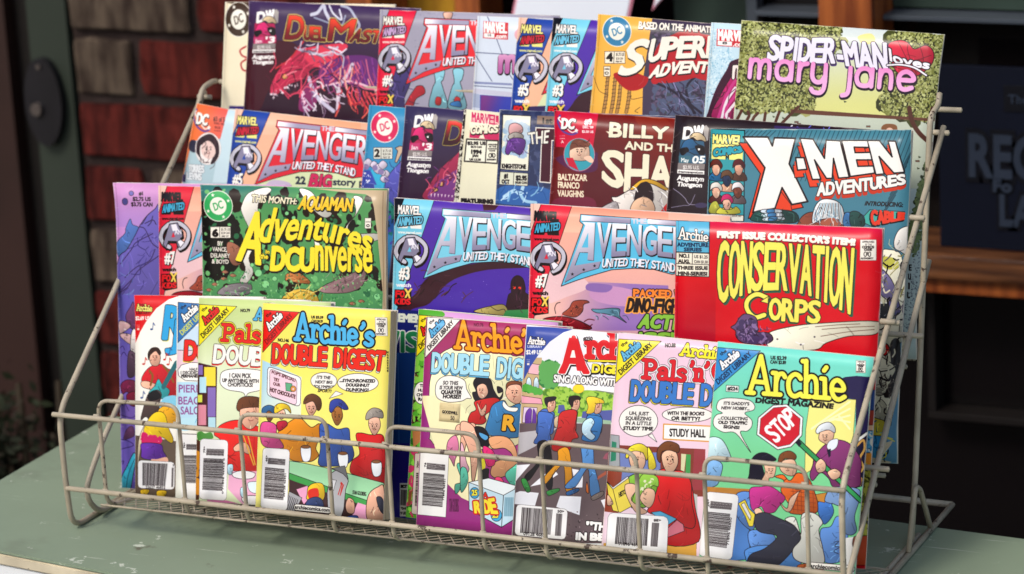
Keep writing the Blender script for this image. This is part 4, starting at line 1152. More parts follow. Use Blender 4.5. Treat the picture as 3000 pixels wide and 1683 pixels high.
'sup': '''g eeb854 e8b048 0 0 0 2590 0 0 1680 0 1680 2590 0 2590
p 4c4058 - 5 477 -7 1049 -26 1179 1174 509 1239 448 504
n 3c3448/5c5068/485058/6a5c78 700 16 492 52 990 34 1014 764 548 785
n 58607c 200 22 536 464 988 426 1014 764 548 785
s 2c2438 20 696 492 797 608 934 740
s 2c2438 20 565 524 728 583 988 736
s 2c2438 20 962 387 835 542 923 741
s 8c88b0 12 707 491 775 609 796 701
s b88c50 26 135 498 134 613 134 696 124 813
s 1c1216 3 146 497 146 612 147 695 137 812
s 1c1216 3 121 499 121 615 120 697 110 814
l 1c1216 3 112 524 147 517
l 1c1216 3 112 556 147 548
l 1c1216 3 113 587 148 579
l 1c1216 3 114 619 149 611
l 1c1216 3 114 650 149 642
l 1c1216 3 115 681 150 673
l 1c1216 3 116 713 151 705
l 1c1216 3 116 744 151 736
l 1c1216 3 117 775 152 767
s b88c50 26 201 492 200 608 200 690 190 807
s 1c1216 3 213 491 213 607 214 689 204 806
s 1c1216 3 188 493 188 609 187 691 177 808
l 1c1216 3 178 519 213 511
l 1c1216 3 179 550 214 542
l 1c1216 3 180 581 214 574
l 1c1216 3 180 613 215 605
l 1c1216 3 181 644 216 636
l 1c1216 3 182 675 217 667
l 1c1216 3 182 707 217 699
l 1c1216 3 183 738 218 730
l 1c1216 3 184 769 219 761
s b88c50 26 254 488 253 603 253 686 244 802
s 1c1216 3 266 487 266 602 267 685 257 801
s 1c1216 3 241 489 241 604 240 687 230 803
l 1c1216 3 231 514 266 506
l 1c1216 3 232 546 267 538
l 1c1216 3 233 577 268 569
l 1c1216 3 233 608 268 600
l 1c1216 3 234 639 269 632
l 1c1216 3 235 671 270 663
l 1c1216 3 235 702 270 694
l 1c1216 3 236 733 271 725
l 1c1216 3 237 765 272 757
s b88c50 26 338 481 337 596 337 678 328 795
s 1c1216 3 350 480 350 595 351 677 341 793
s 1c1216 3 325 482 325 597 324 679 314 796
l 1c1216 3 315 507 350 499
l 1c1216 3 316 538 351 531
l 1c1216 3 317 570 352 562
l 1c1216 3 317 601 352 593
l 1c1216 3 318 632 353 624
l 1c1216 3 319 663 354 655
l 1c1216 3 320 695 354 687
l 1c1216 3 320 726 355 718
l 1c1216 3 321 757 356 749
s 1c1216 3 1 509 58 620 106 649 152 661
s 1c1216 3 463 651 368 676 356 644
s 1c1216 3 446 735 405 771 433 781
c b01c24 - 5 186 477 230 547 325 605 430 588 493 517 509 335 597 164 884 60 1005 376 670 518 490 484 353 455
c b8202c - 5 518 507 566 534 649 475 824 440 1003 466 1060 379 1031 113 679 131 501 342
t bm 24 1c1216:4:5:8/f2ece0 2 300 204 491 168 207 500 432 440|S
t bm 22 1c1216:4:6:9/f2ece0 4 492 180 595 152 968 114 1349 112 469 371 613 318 986 275 1367 281|UPERMAN
t bm 14 1c1216:3:4:7/f2ece0 4 533 392 756 335 987 320 1346 323 495 488 766 428 995 399 1354 403|ADVENTURES
t b 7 1c1216:2:3:4/f2ece0 3 361 35 705 29 1054 26 359 92 711 80 1060 75|BASED_ON_THE_ANIMATED
p f4ecd8 1c1216 3 82 304 264 289 275 387 93 402
t b 12 1c1216 2 102 319 155 314 109 380 162 376|4
l 1c1216 5 169 305 173 391
t b 0.8 1c1216 2 184 308 257 302 187 332 259 327|$1.75_US
t b 0.5 1c1216 2 188 345 252 340 190 363 254 358|$2.50_CAN
t b 1 1c1216 2 188 374 246 369 190 384 247 379|FEB_97
p f4ecd8 1c1216 3 87 427 145 423 153 504 96 509
t b 1 1c1216 2 97 443 137 440 99 455 139 452|COMICS
e - 1c1216 5 119 481 134 480 120 491
u bullet 176 131 302 126 187 254 3f88b0 3f88b0
s 383050 7 948 607 1001 641 1052 539
s 4c5870 10 742 751 782 793 682 848
s 2c2438 8 755 578 818 589 868 635
s 383050 5 641 721 669 732 700 738
s 4c5870 4 731 636 751 654 755 683
s 383050 4 817 676 844 710 854 753
s 2c2438 8 907 477 950 520 978 573
s 7c7ca0 8 642 727 672 733 696 755
s 7c7ca0 6 813 606 881 625 955 610
s 7c7ca0 10 938 632 988 639 1007 699
s 2c2438 9 691 695 703 720 724 742
s 383050 10 729 700 746 744 799 767
s 4c5870 4 791 522 834 531 870 560
s 7c7ca0 4 637 677 687 705 754 682
s 2c2438 6 679 696 727 732 673 810
s 383050 4 955 737 980 774 993 818
s 4c5870 8 805 528 829 548 868 540
s 383050 7 794 666 800 730 865 775
s 7c7ca0 4 901 643 926 662 965 654
s 383050 9 761 581 776 618 802 650
s 7c7ca0 8 805 673 860 699 885 760
s 2c2438 9 848 727 876 741 893 768
s 4c5870 3 788 520 830 558 887 580
s 383050 10 772 502 810 526 808 580
s 7c7ca0 6 614 506 663 556 662 633
s 7c7ca0 7 900 492 942 522 860 583
s 2c2438 8 656 504 685 546 703 592
s 2c2438 6 891 568 943 589 1003 586
s 7c7ca0 7 775 674 798 683 822 692
s 2c2438 3 928 565 942 595 988 601''',
'dcu': '''g 5c9c60 4f8c68 0 0 0 2590 0 0 1706 0 1706 2590 0 2590
g 3c7c78 5c9c60 130 3 232 344 1 -4 1690 33 1688 396 -4 351
n 1c1a18/2c1c14 150 50 22 24 1639 62 1664 898 21 911
n 1a1816 60 80 19 303 339 323 227 717 24 724
n 78b878/2f6c48 120 20 22 24 1639 62 1663 989 21 911
c e8e4da 1c1216 3 383 155 448 61 606 11 659 38 542 133 530 262 486 393 382 229
c e8e4da 1c1216 3 920 23 1034 39 1136 164 1219 208 1156 246 1053 185
c e8e4da 1c1216 3 1415 67 1497 92 1445 203 1362 314 1423 367 1627 362 1626 416 1432 440 1341 333 1434 203
c e8e4da 1c1216 3 422 451 495 486 441 599 482 709 418 804 354 787 408 693 378 582
c e8e4da 1c1216 3 1062 414 1174 557 1132 596 1071 506
e 8ccf90 2c5c40 3 530 716 564 715 529 746
e 8ccf90 2c5c40 3 597 807 633 806 597 839
e 8ccf90 2c5c40 3 472 653 491 653 472 670
e 8ccf90 2c5c40 3 682 758 705 757 682 778
e 8ccf90 2c5c40 3 1623 872 1654 871 1623 899
e 8ccf90 2c5c40 3 1176 337 1195 337 1176 354
e 8ccf90 2c5c40 3 714 701 731 701 714 716
e 8ccf90 2c5c40 3 866 254 884 253 865 270
e 8ccf90 2c5c40 3 1552 820 1566 819 1552 832
e 8ccf90 2c5c40 3 803 219 822 218 803 235
c c07c48 1c1216 4 793 717 882 696 965 730 1016 783 902 787 818 762 787 773
c 9c7c80 1c1216 4 1110 817 1276 738 1430 678 1523 665 1491 785 1378 844 1223 859 1120 853
c 8c8488 1c1216 4 150 907 204 839 332 807 460 812 427 897
c a06c58 1c1216 3 241 474 315 482 389 544 377 638 292 659 240 568
c dcb850 1c1216 4 743 932 817 864 922 833 1047 856 1098 946 1066 1058 752 1070
s 1c1216 3 806 939 901 861 995 858
c b07860 1c1216 2 173 775 205 761 237 777 205 789
c b07860 1c1216 2 184 719 217 704 248 720 216 732
c b07860 1c1216 2 32 873 65 859 97 875 64 887
c b07860 1c1216 2 259 744 291 730 323 746 291 758
c b07860 1c1216 2 87 825 119 810 151 826 119 839
c b07860 1c1216 2 1367 936 1398 922 1428 938 1397 950
c b07860 1c1216 2 1449 915 1480 901 1510 916 1480 928
c b07860 1c1216 2 1205 529 1236 515 1267 531 1236 543
t b 5.5 1c1216:4/f0e8c8 2 479 74 904 97 468 134 893 143|THIS_MONTH:
t b 12 1c1216:6:4:5/f0c838 2 946 73 1420 89 908 179 1404 185|AQUAMAN
t b 26 1c1216:6:5:8/f4e040 2 414 233 636 218 330 611 546 642|A
t b 17 1c1216:6:6:9/f4e040 3 594 178 1126 211 1607 344 517 466 1072 423 1565 518|dventures
t b 5 1c1216:3/f4e040 2 601 524 643 523 595 552 637 554|in
t b 5 1c1216:3/f4e040 2 553 553 626 560 547 595 621 598|the
t bm 26 1c1216:6:6:9/f4e040 2 664 499 1056 501 641 685 1049 686|DCU
t b 15 1c1216:6:6:9/f4e040 2 1057 377 1586 399 1054 672 1579 673|niverse
p efe9dc 1c1216 3 82 348 272 343 271 436 81 442
t b 12 1c1216 2 98 371 157 370 97 427 156 426|6
l 1c1216 5 170 351 169 430
t b 0.5 1c1216 2 184 357 266 355 183 378 266 376|$1.75_US
t b 0.5 1c1216 2 183 388 263 385 183 406 263 404|$2.50_CAN
t b 1 1c1216 2 186 418 254 416 186 429 254 427|SEP_97
t b 3.5 1c1216:2/efe9dc 2 145 466 198 468 144 500 198 502|BY
t b 3.5 1c1216:2/efe9dc 2 99 516 238 515 99 549 238 549|VANCE,
t b 3.5 1c1216:2/efe9dc 2 79 568 263 566 79 601 263 599|DELANEY
t b 3.5 1c1216:2/efe9dc 2 91 617 252 616 91 651 251 649|&_BOYD
p efe9dc 1c1216 2 1516 239 1572 238 1571 322 1515 324
t b 0.5 1c1216 2 1522 266 1567 265 1522 275 1566 274|COMICS
e - 1c1216 5 1544 300 1556 300 1544 309
p c9b494 - 5 1055 11 1792 13 1743 1214 1663 1035 1674 852 1627 362 1593 153 1568 72 1517 48 1384 40
l 8c6c54 4 1670 25 1684 943
u bullet 159 174 293 177 156 300 3cac64 3cac64
s 5c585c 5 347 876 380 873 406 848
s 5c585c 6 322 887 371 888 419 898
s 5c585c 5 372 867 403 872 435 862
s 5c585c 5 378 871 426 863 475 867
s b0aab0 6 264 883 305 885 340 908
s b0aab0 4 340 846 381 833 427 843
s b0aab0 4 312 888 364 889 411 912
s 5c585c 4 314 884 348 871 384 866
s 6c4c54 3 1158 801 1201 784 1233 749
s b898a0 5 1469 751 1521 745 1568 719
s 6c4c54 5 1224 745 1269 718 1311 688
s 6c4c54 4 1282 805 1327 768 1315 702
s b898a0 3 1154 731 1176 715 1193 693
s b898a0 4 1338 735 1368 724 1397 710
s 6c4c54 3 1221 780 1234 751 1216 719
s b898a0 5 1406 746 1421 728 1424 704
s b898a0 4 1384 768 1433 730 1492 705
s 6c4c54 4 1266 726 1303 710 1344 742
s 6c4c54 4 1298 771 1358 754 1418 737
s 6c4c54 5 1223 821 1249 808 1269 787
s f0d880 6 866 917 915 913 957 946
s f0d880 5 944 864 984 830 1021 795
s 8c6c24 6 1048 947 1102 960 1126 871
s f0d880 6 781 873 849 858 890 795
s f0d880 6 947 925 989 876 1005 814
s 8c6c24 7 923 963 940 946 945 922
s 8c6c24 5 873 955 939 960 1004 968
s 8c6c24 4 959 870 1017 874 1039 941
s f0d880 4 999 950 1053 932 1112 944
s f0d880 7 1013 865 1072 847 1124 812
s 8c6c24 5 973 920 1007 889 1057 877
s f0d880 5 866 891 921 872 902 791
s e0a870 3 819 745 857 744 892 764
s e0a870 4 852 777 873 773 882 749
s 8c4c28 3 833 770 865 762 895 749
s e0a870 4 928 744 954 759 989 754
s e0a870 3 861 766 879 763 898 764
s 8c4c28 3 915 760 936 751 961 751
s 8c4c28 5 966 772 988 771 999 798
s e0a870 5 821 773 844 771 866 766
n 6cac68/3c7c50/8cc488 400 8 13 724 1665 670 1663 989 20 1005''',
'mj14': '''g d4dce8 c4cce0 0 0 0 2590 0 0 1680 0 1680 2590 0 2590
l 5c6484 7 89 -4 142 86 259 325
l 5c6484 7 3 310 369 316
l 5c6484 7 5 335 172 547
l 5c6484 7 324 473 364 522
l 5c6484 7 -4 559 358 568
l 5c6484 7 7 592 360 597
p 8c94b8 - 5 10 556 357 556 358 574 6 575
p c8c8d8 - 5 13 613 362 631 365 668 2 655
p 4c40a0 - 5 68 665 392 671 421 1106 89 1123
g 7c3c88 3c48b0 115 667 323 742 78 669 365 673 377 856 82 871
p aab4cc - 5 2 655 68 661 71 779 5 773
t r 22 1c1216:7:3:7/e4b0d0~b868a4 2 204 260 766 230 208 461 780 446|mary
u box 60 43 292 49 65 186 14
c e4b0b8 - 5 357 129 392 102 416 185 369 178''',
'mj8': '''g c4dce8 bcd4e0 0 0 0 2590 0 0 1680 0 1680 2590 0 2590
n 9cc4d8/d8e8ee 500 7 -5 53 224 51 208 379 13 658
c 441030 - 5 223 296 165 382 90 530 31 739 15 946 523 1014 463 303
c b01c68 1c1216 5 252 377 194 462 128 589 67 778 290 825
s c83c88 24 248 459 182 586 122 785
s e8dce4 24 253 520 186 637 155 783
s c83c88 24 258 581 191 688 188 780
s e8dce4 24 263 642 195 739 220 778
u box 55 51 350 54 61 188 8
t r 12 1c1216:6/ece0dc 2 206 287 889 257 208 441 892 419|mary_jane
s 5c1038 5 92 826 44 891 27 973
s 5c1038 6 213 728 203 795 158 854
s 5c1038 7 144 656 112 691 62 707
s 5c1038 7 238 691 244 727 244 762
s d83c88 6 71 820 59 858 45 896
s 5c1038 9 163 561 146 594 103 608
s 5c1038 6 257 527 209 574 202 648
s 5c1038 4 169 479 182 552 57 584
s 5c1038 5 263 742 253 776 205 786
s 5c1038 5 248 724 238 784 219 842''',
'mj': '''g b8ccd4 c4d0cc 0 0 0 2590 0 0 1686 0 1686 2590 0 2590
g d4dcdc d8d890 809 -14 876 687 -61 1 1688 8 1724 1021 19 1061
p c4ccbc - 5 -14 715 663 683 1692 684 1702 1222 27 1368
p 747440 - 5 -6 3 852 -7 840 84 884 112 809 208 656 279 744 414 683 560 674 683 559 712 344 708 152 743 18 712 -27 347
n 34351c/565c30/9c9c5c/b8bc80/848848 2500 16 -6 3 852 -7 840 84 884 112 809 208 656 279 744 414 683 560 674 683 559 712 344 708 152 743 18 712 -27 347
n 3c3e20/a8a86c/4c5028 110 55 -6 3 852 -7 840 84 884 112 809 208 656 279 744 414 683 560 674 683 559 712 344 708 152 743 18 712 -27 347
n 34351c/565c30/9c9c5c/34351c/c4c88c/848848/a8ac70 4200 10 -6 3 852 -7 840 84 884 112 809 208 656 279 744 414 683 560 674 683 559 712 344 708 152 743 18 712 -27 347
p 747440 - 5 1315 3 1683 8 1701 674 1610 691 1403 697 1274 657 1215 591 1246 478 1186 402 1262 317 1339 251 1307 133 1226 59
n 34351c/565c30/9c9c5c/b8bc80/848848 2500 16 1315 3 1683 8 1701 674 1610 691 1403 697 1274 657 1215 591 1246 478 1186 402 1262 317 1339 251 1307 133 1226 59
n 3c3e20/a8a86c/4c5028 110 55 1315 3 1683 8 1701 674 1610 691 1403 697 1274 657 1215 591 1246 478 1186 402 1262 317 1339 251 1307 133 1226 59
n 34351c/565c30/9c9c5c/34351c/c4c88c/848848/a8ac70 2800 10 1315 3 1683 8 1701 674 1610 691 1403 697 1274 657 1215 591 1246 478 1186 402 1262 317 1339 251 1307 133 1226 59
c eadf98 - 5 986 75 1026 47 1098 37 1134 75 1116 111 1033 122
p 6c4434 - 5 482 687 663 681 1680 670 1680 690 666 716 484 712
s 5a3428 24 64 729 46 772 28 814
s 5a3428 24 119 735 132 765 115 807
s 5a3428 24 206 739 177 772 159 814
s 5a3428 24 270 734 266 796
s 5a3428 24 387 715 363 798
s 5a3428 24 544 662 466 749 418 804
s 5a3428 36 1466 602 1497 700 1568 794 1679 875
s 5a3428 24 1651 588 1654 727 1670 786
c 8c6040 - 5 1262 808 1253 769 1292 741 1376 749 1374 830 1280 837
e e8c4b0 - 5 1324 803 1357 801 1328 837
p 8c6c5c 1c1216 2 523 781 555 778 556 790 524 793
p 8c6c5c 1c1216 2 1127 769 1158 766 1160 778 1128 781
p 8c6c5c 1c1216 2 1558 1010 1588 1007 1590 1019 1559 1022
p 8c6c5c 1c1216 2 546 794 577 792 579 804 547 806
p 4c5440 - 5 919 583 947 591 926 601
p 4c5440 - 5 331 750 359 758 339 767
p 4c5440 - 5 413 754 440 762 420 771
p 4c5440 - 5 1575 973 1601 981 1582 991
p 4c5440 - 5 1611 701 1637 709 1617 718
p 4c5440 - 5 1573 1063 1600 1071 1580 1081
n 3c4430/5c6c44/7c8c5c 500 16 1637 1021 1714 1015 1664 1620 1617 1775 1541 1631
n 8c949c/6c747c 200 6 1633 1622 1693 1918 1618 2438 1557 2444
t b 4 1c1216 2 1579 1838 1604 1836 1584 1883 1608 1881|E
t b 4 1c1216 2 1582 1911 1606 1908 1586 1955 1611 1953|U
t b 4 1c1216 2 1584 1983 1609 1980 1588 2027 1613 2025|I
t b 4 1c1216 2 1586 2055 1611 2052 1590 2100 1615 2097|L
c cc2c48 1c1216 5 1242 118 1332 72 1406 87 1462 133 1552 97 1619 152 1609 252 1494 350 1369 349 1287 255
s 5c1424 4 1322 82 1494 350
s 5c1424 4 1406 87 1414 166 1503 340
s 5c1424 4 1501 100 1543 217 1534 337
s 5c1424 4 1261 207 1461 223 1601 173
s 5c1424 4 1258 277 1448 304 1607 232
t bm 19 4a3070:9:5:10/241428:5/e8e4f4 3 248 103 512 116 819 96 240 303 519 298 817 288|SPIDER
t bm 19 4a3070:9:5:10/241428:5/e8e4f4 2 779 119 1231 108 839 296 1262 317|-MAN
t r 19 241428:9:4:10/e88cc8~f0b4e0 3 64 218 307 217 767 215 64 453 330 454 769 453|mary
t r 19 241428:9:4:10/e88cc8~f0b4e0 3 891 232 1149 229 1493 230 891 454 1160 455 1494 460|jane
t b 9 1c1216:7/f0ecf4 3 1244 138 1354 190 1606 223 1264 236 1360 260 1601 283|loves
s 1c1216 24 1253 277 1361 265 1477 281 1580 334
s f0ecf4 14 1253 277 1361 265 1477 281 1580 334''',
'dc3': '''g ec7044 e86a48 0 0 0 2590 0 0 1680 0 1680 2590 0 2590
g ec7c40 e46a60 -36 25 337 -20 -11 3 1040 -70 1057 963 -4 1160
p b4ccd4 - 5 306 264 322 52 1229 -102 1263 1011 14 1245 8 631 27 329
p c8dce4 - 5 306 264 305 648 585 598 458 -15 331 -2
c 3c3c50 - 5 12 332 66 323 101 395 67 427 11 402
e f0e8e4 c8b8b8 3 202 369 328 347 230 506
c 3a242c - 5 88 406 85 319 153 255 221 243 293 301 319 401 289 476 252 491 256 412 131 346 134 433 169 480 110 438
c e8ccc4 - 5 133 355 183 302 248 326 282 390 253 447 193 449 145 414
t bm 7 8c8c94:3/e4e8ea 2 38 538 193 519 50 599 205 580|TORRES
t bm 7 8c8c94:3/e4e8ea 2 32 609 183 593 43 664 194 648|LEVINS
p 3c2c60 - 5 -12 630 28 627 36 692 -9 695
u swoosh 13 69 159 66 36 205 -
t b 1.5 1c1216 2 196 84 312 76 204 124 320 117|#3_of_5
t b 1 4a2020 2 213 133 313 128 216 148 316 143|DEC_98
t b 1 4a2020 2 227 166 285 163 230 182 288 180|$2.25
t b 0.5 4a2020 2 227 199 291 193 229 209 293 203|CAN
e 201418 - 5 185 377 191 376 186 386
s 3a2420 4 171 364 180 357 193 360
e 201418 - 5 229 370 234 369 230 378
s 3a2420 4 236 352 224 349 214 356
s 7a4a3c 3 207 377 217 388 208 392
s 7c2c2c 4 195 407 214 410 231 400
s 20141c 6 125 282 145 300 100 327
s 5c3c3c 5 241 259 256 284 228 315
s 20141c 5 148 310 173 334 142 377
s 5c3c3c 5 256 301 264 312 264 327
s 20141c 5 176 405 178 417 182 428
s 20141c 3 159 474 156 497 164 520
s 5c3c3c 3 230 450 215 482 173 497
s 5c3c3c 3 213 381 224 414 215 450
s 20141c 4 134 440 145 466 145 494
s 20141c 4 300 394 297 412 306 429
s 20141c 6 173 467 187 492 235 484
s 20141c 5 232 282 231 300 248 315
s 20141c 6 188 348 194 381 192 415
s 5c3c3c 4 293 475 288 509 257 536''',
'white': '''g d8e0e0 c4d4d8 0 0 0 2590 0 0 1680 0 1680 2590 0 2590
p 3c3070 - 5 -5 -27 91 -27 94 -6 -1 1
p 2c2c48 - 5 7 589 71 591 68 609 -1 611
l 504858 5 49 343 27 552''',
'mcom': '''g e4dfc4 dcdcc8 0 0 0 2590 0 0 1680 0 1680 2590 0 2590
p 1c1216 - 5 -28 5 17 2 42 753 -8 758
n dcd8c8 70 11 -18 12 9 10 37 753 1 757
u mcom 52 22 325 19 78 231 c82c64 f0e8d0
p ecead8 1c1216 11 54 246 342 234 356 420 55 430
l 1c1216 9 239 241 248 426
t b 5 1c1216 2 64 266 231 253 67 290 234 278|$2.95_US
t b 2 1c1216 2 100 298 200 292 102 313 201 307|$3.75_CAN
t b 7 1c1216 2 99 331 201 325 103 362 205 356|1994
t b 4 1c1216 2 124 368 177 366 126 386 179 384|JAN
t b 3 1c1216 2 99 403 203 396 101 418 205 411|UK_L2.20
t b 1.5 1c1216 2 256 268 337 261 257 278 338 271|APPROVED
t b 1.5 1c1216 2 267 284 330 278 268 294 331 288|BY_THE
t b 1.5 1c1216 2 258 303 336 295 260 313 338 305|COMICS
t b 1.5 1c1216 2 271 318 325 313 272 328 326 323|CODE
e - 1c1216 6 285 361 298 359 288 377
e - 1c1216 6 317 358 330 356 319 374
t b 3 1c1216 2 287 340 312 337 292 372 316 370|A
t b 2 1c1216 2 258 392 341 384 259 404 343 396|AUTHORITY
t b 10 1c1216 2 63 742 357 721 67 775 361 753|FEATURING''',
'knight': '''g 40486c 2c60a0 0 0 0 2590 0 0 1680 0 1680 2590 0 2590
n 50587c/343c60 200 30 -6 5 530 3 526 597 0 620
c 3c6cac - 5 2 661 170 613 484 640 484 762 1 768
s b8d8ec 30 78 715 165 662 220 684 243 626
s a8d0e8 25 220 684 268 739 367 751
s 7cb0d8 20 130 680 116 746
p ecead8 1c1216 5 29 41 276 43 280 495 27 490
n a8c0d8/c4d4e0 90 30 54 93 252 102 252 364 55 372
c d8a8a8 1c1216 4 92 125 144 106 200 129 212 169 187 203 171 228 116 222 87 182
c b0a8a0 1c1216 4 88 207 150 180 214 202 207 235 100 239
c 6c3c90 1c1216 4 100 239 225 234 238 299 198 366 124 336 91 370 62 339
t b 4.5 1c1216 2 37 446 257 444 40 481 259 478|KNIGHTSTONE
p dcdcc8 1c1216 3 28 511 280 514 283 618 26 615
l 1c1216 4 152 512 154 618
t b 5 1c1216 2 65 527 103 526 68 562 105 560|#1
t b 5 1c1216 2 46 576 115 575 48 606 118 605|OCT
t b 6 1c1216 2 172 537 271 536 175 573 273 572|$2.95
t b 2 1c1216 2 170 585 276 583 171 603 277 601|$4.00_CAN
p 8c7464 - 5 332 38 709 38 714 110 332 108
t b 6 1c1216 2 366 56 710 49 369 98 712 91|1st_ISSUE!
p 4c1028 f0ece0 9 326 137 716 139 722 232 475 237 485 583 391 579 383 228 330 222
t b 6 1c1216:3/f0ece0 2 257 184 451 152 281 273 441 259|THE
s 9868b8 5 65 252 84 266 85 293
s 401c60 4 139 303 150 318 163 330
s 9868b8 4 137 258 152 264 169 265
s 9868b8 5 116 265 114 287 99 305
s 9868b8 4 131 308 138 320 155 325
s 401c60 3 186 347 189 364 197 381
s 401c60 4 122 334 129 348 153 347
s 9868b8 5 223 327 230 344 220 362
s 401c60 5 98 246 116 261 147 253
s 401c60 4 69 237 77 252 78 268
s 9868b8 5 160 238 170 255 187 268
s 401c60 4 235 324 250 342 273 353
s c8e4f4 7 251 756 269 713 282 669
s 90c0e0 5 160 733 187 729 209 711
s c8e4f4 10 51 746 70 728 83 707
s 2c5c98 9 225 682 247 676 264 661
s 90c0e0 6 359 660 384 629 366 582
s c8e4f4 5 371 673 404 652 424 618
s c8e4f4 10 206 691 232 687 256 673
s 2c5c98 6 45 686 75 643 80 589
s 90c0e0 6 157 671 165 638 176 605
s 2c5c98 8 164 671 193 655 215 712
s c8e4f4 7 70 736 111 723 116 669
s 2c5c98 7 361 673 382 657 415 662
s 2c5c98 8 306 656 334 637 371 635
s 90c0e0 10 319 698 353 675 378 642
s 2c5c98 10 197 650 248 666 289 702
s 2c5c98 6 370 666 424 659 460 722''',
'billy': '''g 701c20 6a1a30 0 0 0 2590 0 0 1680 0 1680 2590 0 2590
g 842014 641c24 952 -4 576 623 362 -1 1632 -4 1710 862 250 889
c 8c2c18 - 5 692 -13 953 4 1056 190 791 126
c 7c2440 - 5 24 743 232 688 410 716 389 960 38 986
p cc1440 - 5 17 -6 370 -4 345 291 18 295 -5 93
c 5c2450 - 5 27 384 213 486 387 466 395 361 356 315
e 3fa0b0 d88090 5 231 345 367 337 243 478
c f0c8b0 1c1216 3 150 376 159 278 278 238 321 317 309 382 222 396
c 7c4838 - 5 144 312 156 246 215 218 314 244 300 278 195 292
p c82040 - 5 115 379 176 375 239 476 147 442
c f0c8b0 - 5 273 369 324 349 362 387 338 405
u swoosh 49 53 190 45 60 171 -
t b 7 f4f0ea 2 254 55 318 51 258 98 322 94|#9
t b 3 f4f0ea 2 242 109 335 107 244 129 337 126|DEC_'09
t b 2.5 f4f0ea 2 239 147 338 144 241 165 340 162|$2.50_US
t b 1 f0d8d0 2 49 222 96 219 50 230 96 227|COMICS
t b 3 f0d8d0 2 62 240 86 238 64 262 88 260|A
t b 0.5 f0d8d0 2 45 200 96 197 46 208 97 205|CODE
t b 5 f0e4c8 2 55 514 313 505 59 563 318 554|BALTAZAR
t b 5 f0e4c8 2 60 578 254 573 65 626 259 621|FRANCO
t b 5 f0e4c8 2 67 646 298 639 71 695 302 687|VAUGHNS
t b 15 1c1216:3/f0e6cc 4 465 69 857 82 1215 68 1891 83 466 182 865 170 1224 168 1899 177|BILLY_BATSON
p f0e6cc - 5 445 139 489 145 490 161 473 160
t b 9 1c1216:2/f0e6cc 3 626 213 1041 215 1651 209 627 273 1037 271 1656 264|AND_THE_MAGIC_OF
t bm 26 1c1216:3/f0e6cc 4 424 294 687 310 1025 320 1744 305 446 535 697 615 1037 552 1765 541|SHAZAM!
c e8e0d8 1c1216 6 546 674 605 750 626 789 988 763 1045 639 1031 576 897 521 793 520 696 599 597 662
c d8a830 1c1216 5 696 599 792 512 913 512 1039 575 1006 586 899 545 803 535 747 587
c 2c1418 1c1216 4 745 660 764 578 828 526 883 562 908 649 894 682 821 639 757 691
c e8c0a0 1c1216 4 739 693 822 647 903 681 919 768 730 782
c c8c0c0 1c1216 5 467 760 584 704 609 790 453 802
c c02020 - 5 979 764 1048 671 1057 766
s a8a0a0 7 551 709 587 708 623 715
s 8c8488 5 940 591 979 617 960 677
s 8c8488 3 864 598 907 614 920 668
s 8c8488 6 688 586 710 606 746 604
s f8f4f0 8 721 574 749 586 768 611
s f8f4f0 6 628 658 642 669 655 681
s 8c8488 4 1017 577 1044 593 1046 630
s 8c8488 3 995 558 1029 561 1064 563
s f8f4f0 8 1018 584 1034 599 1061 575
s a8a0a0 7 702 617 732 630 737 670
s 8c8488 7 812 714 833 717 853 723
s a8a0a0 4 996 634 1013 637 1007 665
s 8c8488 8 987 723 1005 744 1025 764
s 8c8488 3 943 670 970 685 996 701
s a8a0a0 4 962 591 1007 592 1049 615
s 8c8488 3 963 704 999 728 1011 773
s 4c2c20 4 274 272 290 273 305 278
s 4c2c20 4 159 258 188 256 214 277
s a07058 3 267 256 293 265 285 305
s 4c2c20 3 263 238 292 237 313 211
s a07058 5 275 237 296 241 310 261
s 4c2c20 6 257 237 284 242 311 225
s a07058 3 213 243 224 242 234 237
s 4c2c20 5 228 270 257 280 284 295
e 201418 - 5 212 321 217 321 213 328
s 3a2420 4 201 307 210 302 220 306
e 201418 - 5 249 319 254 318 249 326
s 3a2420 4 257 304 247 300 238 305
s 7a4a3c 3 231 323 234 334 230 336
s 7c2c2c 4 217 347 233 352 248 345''',
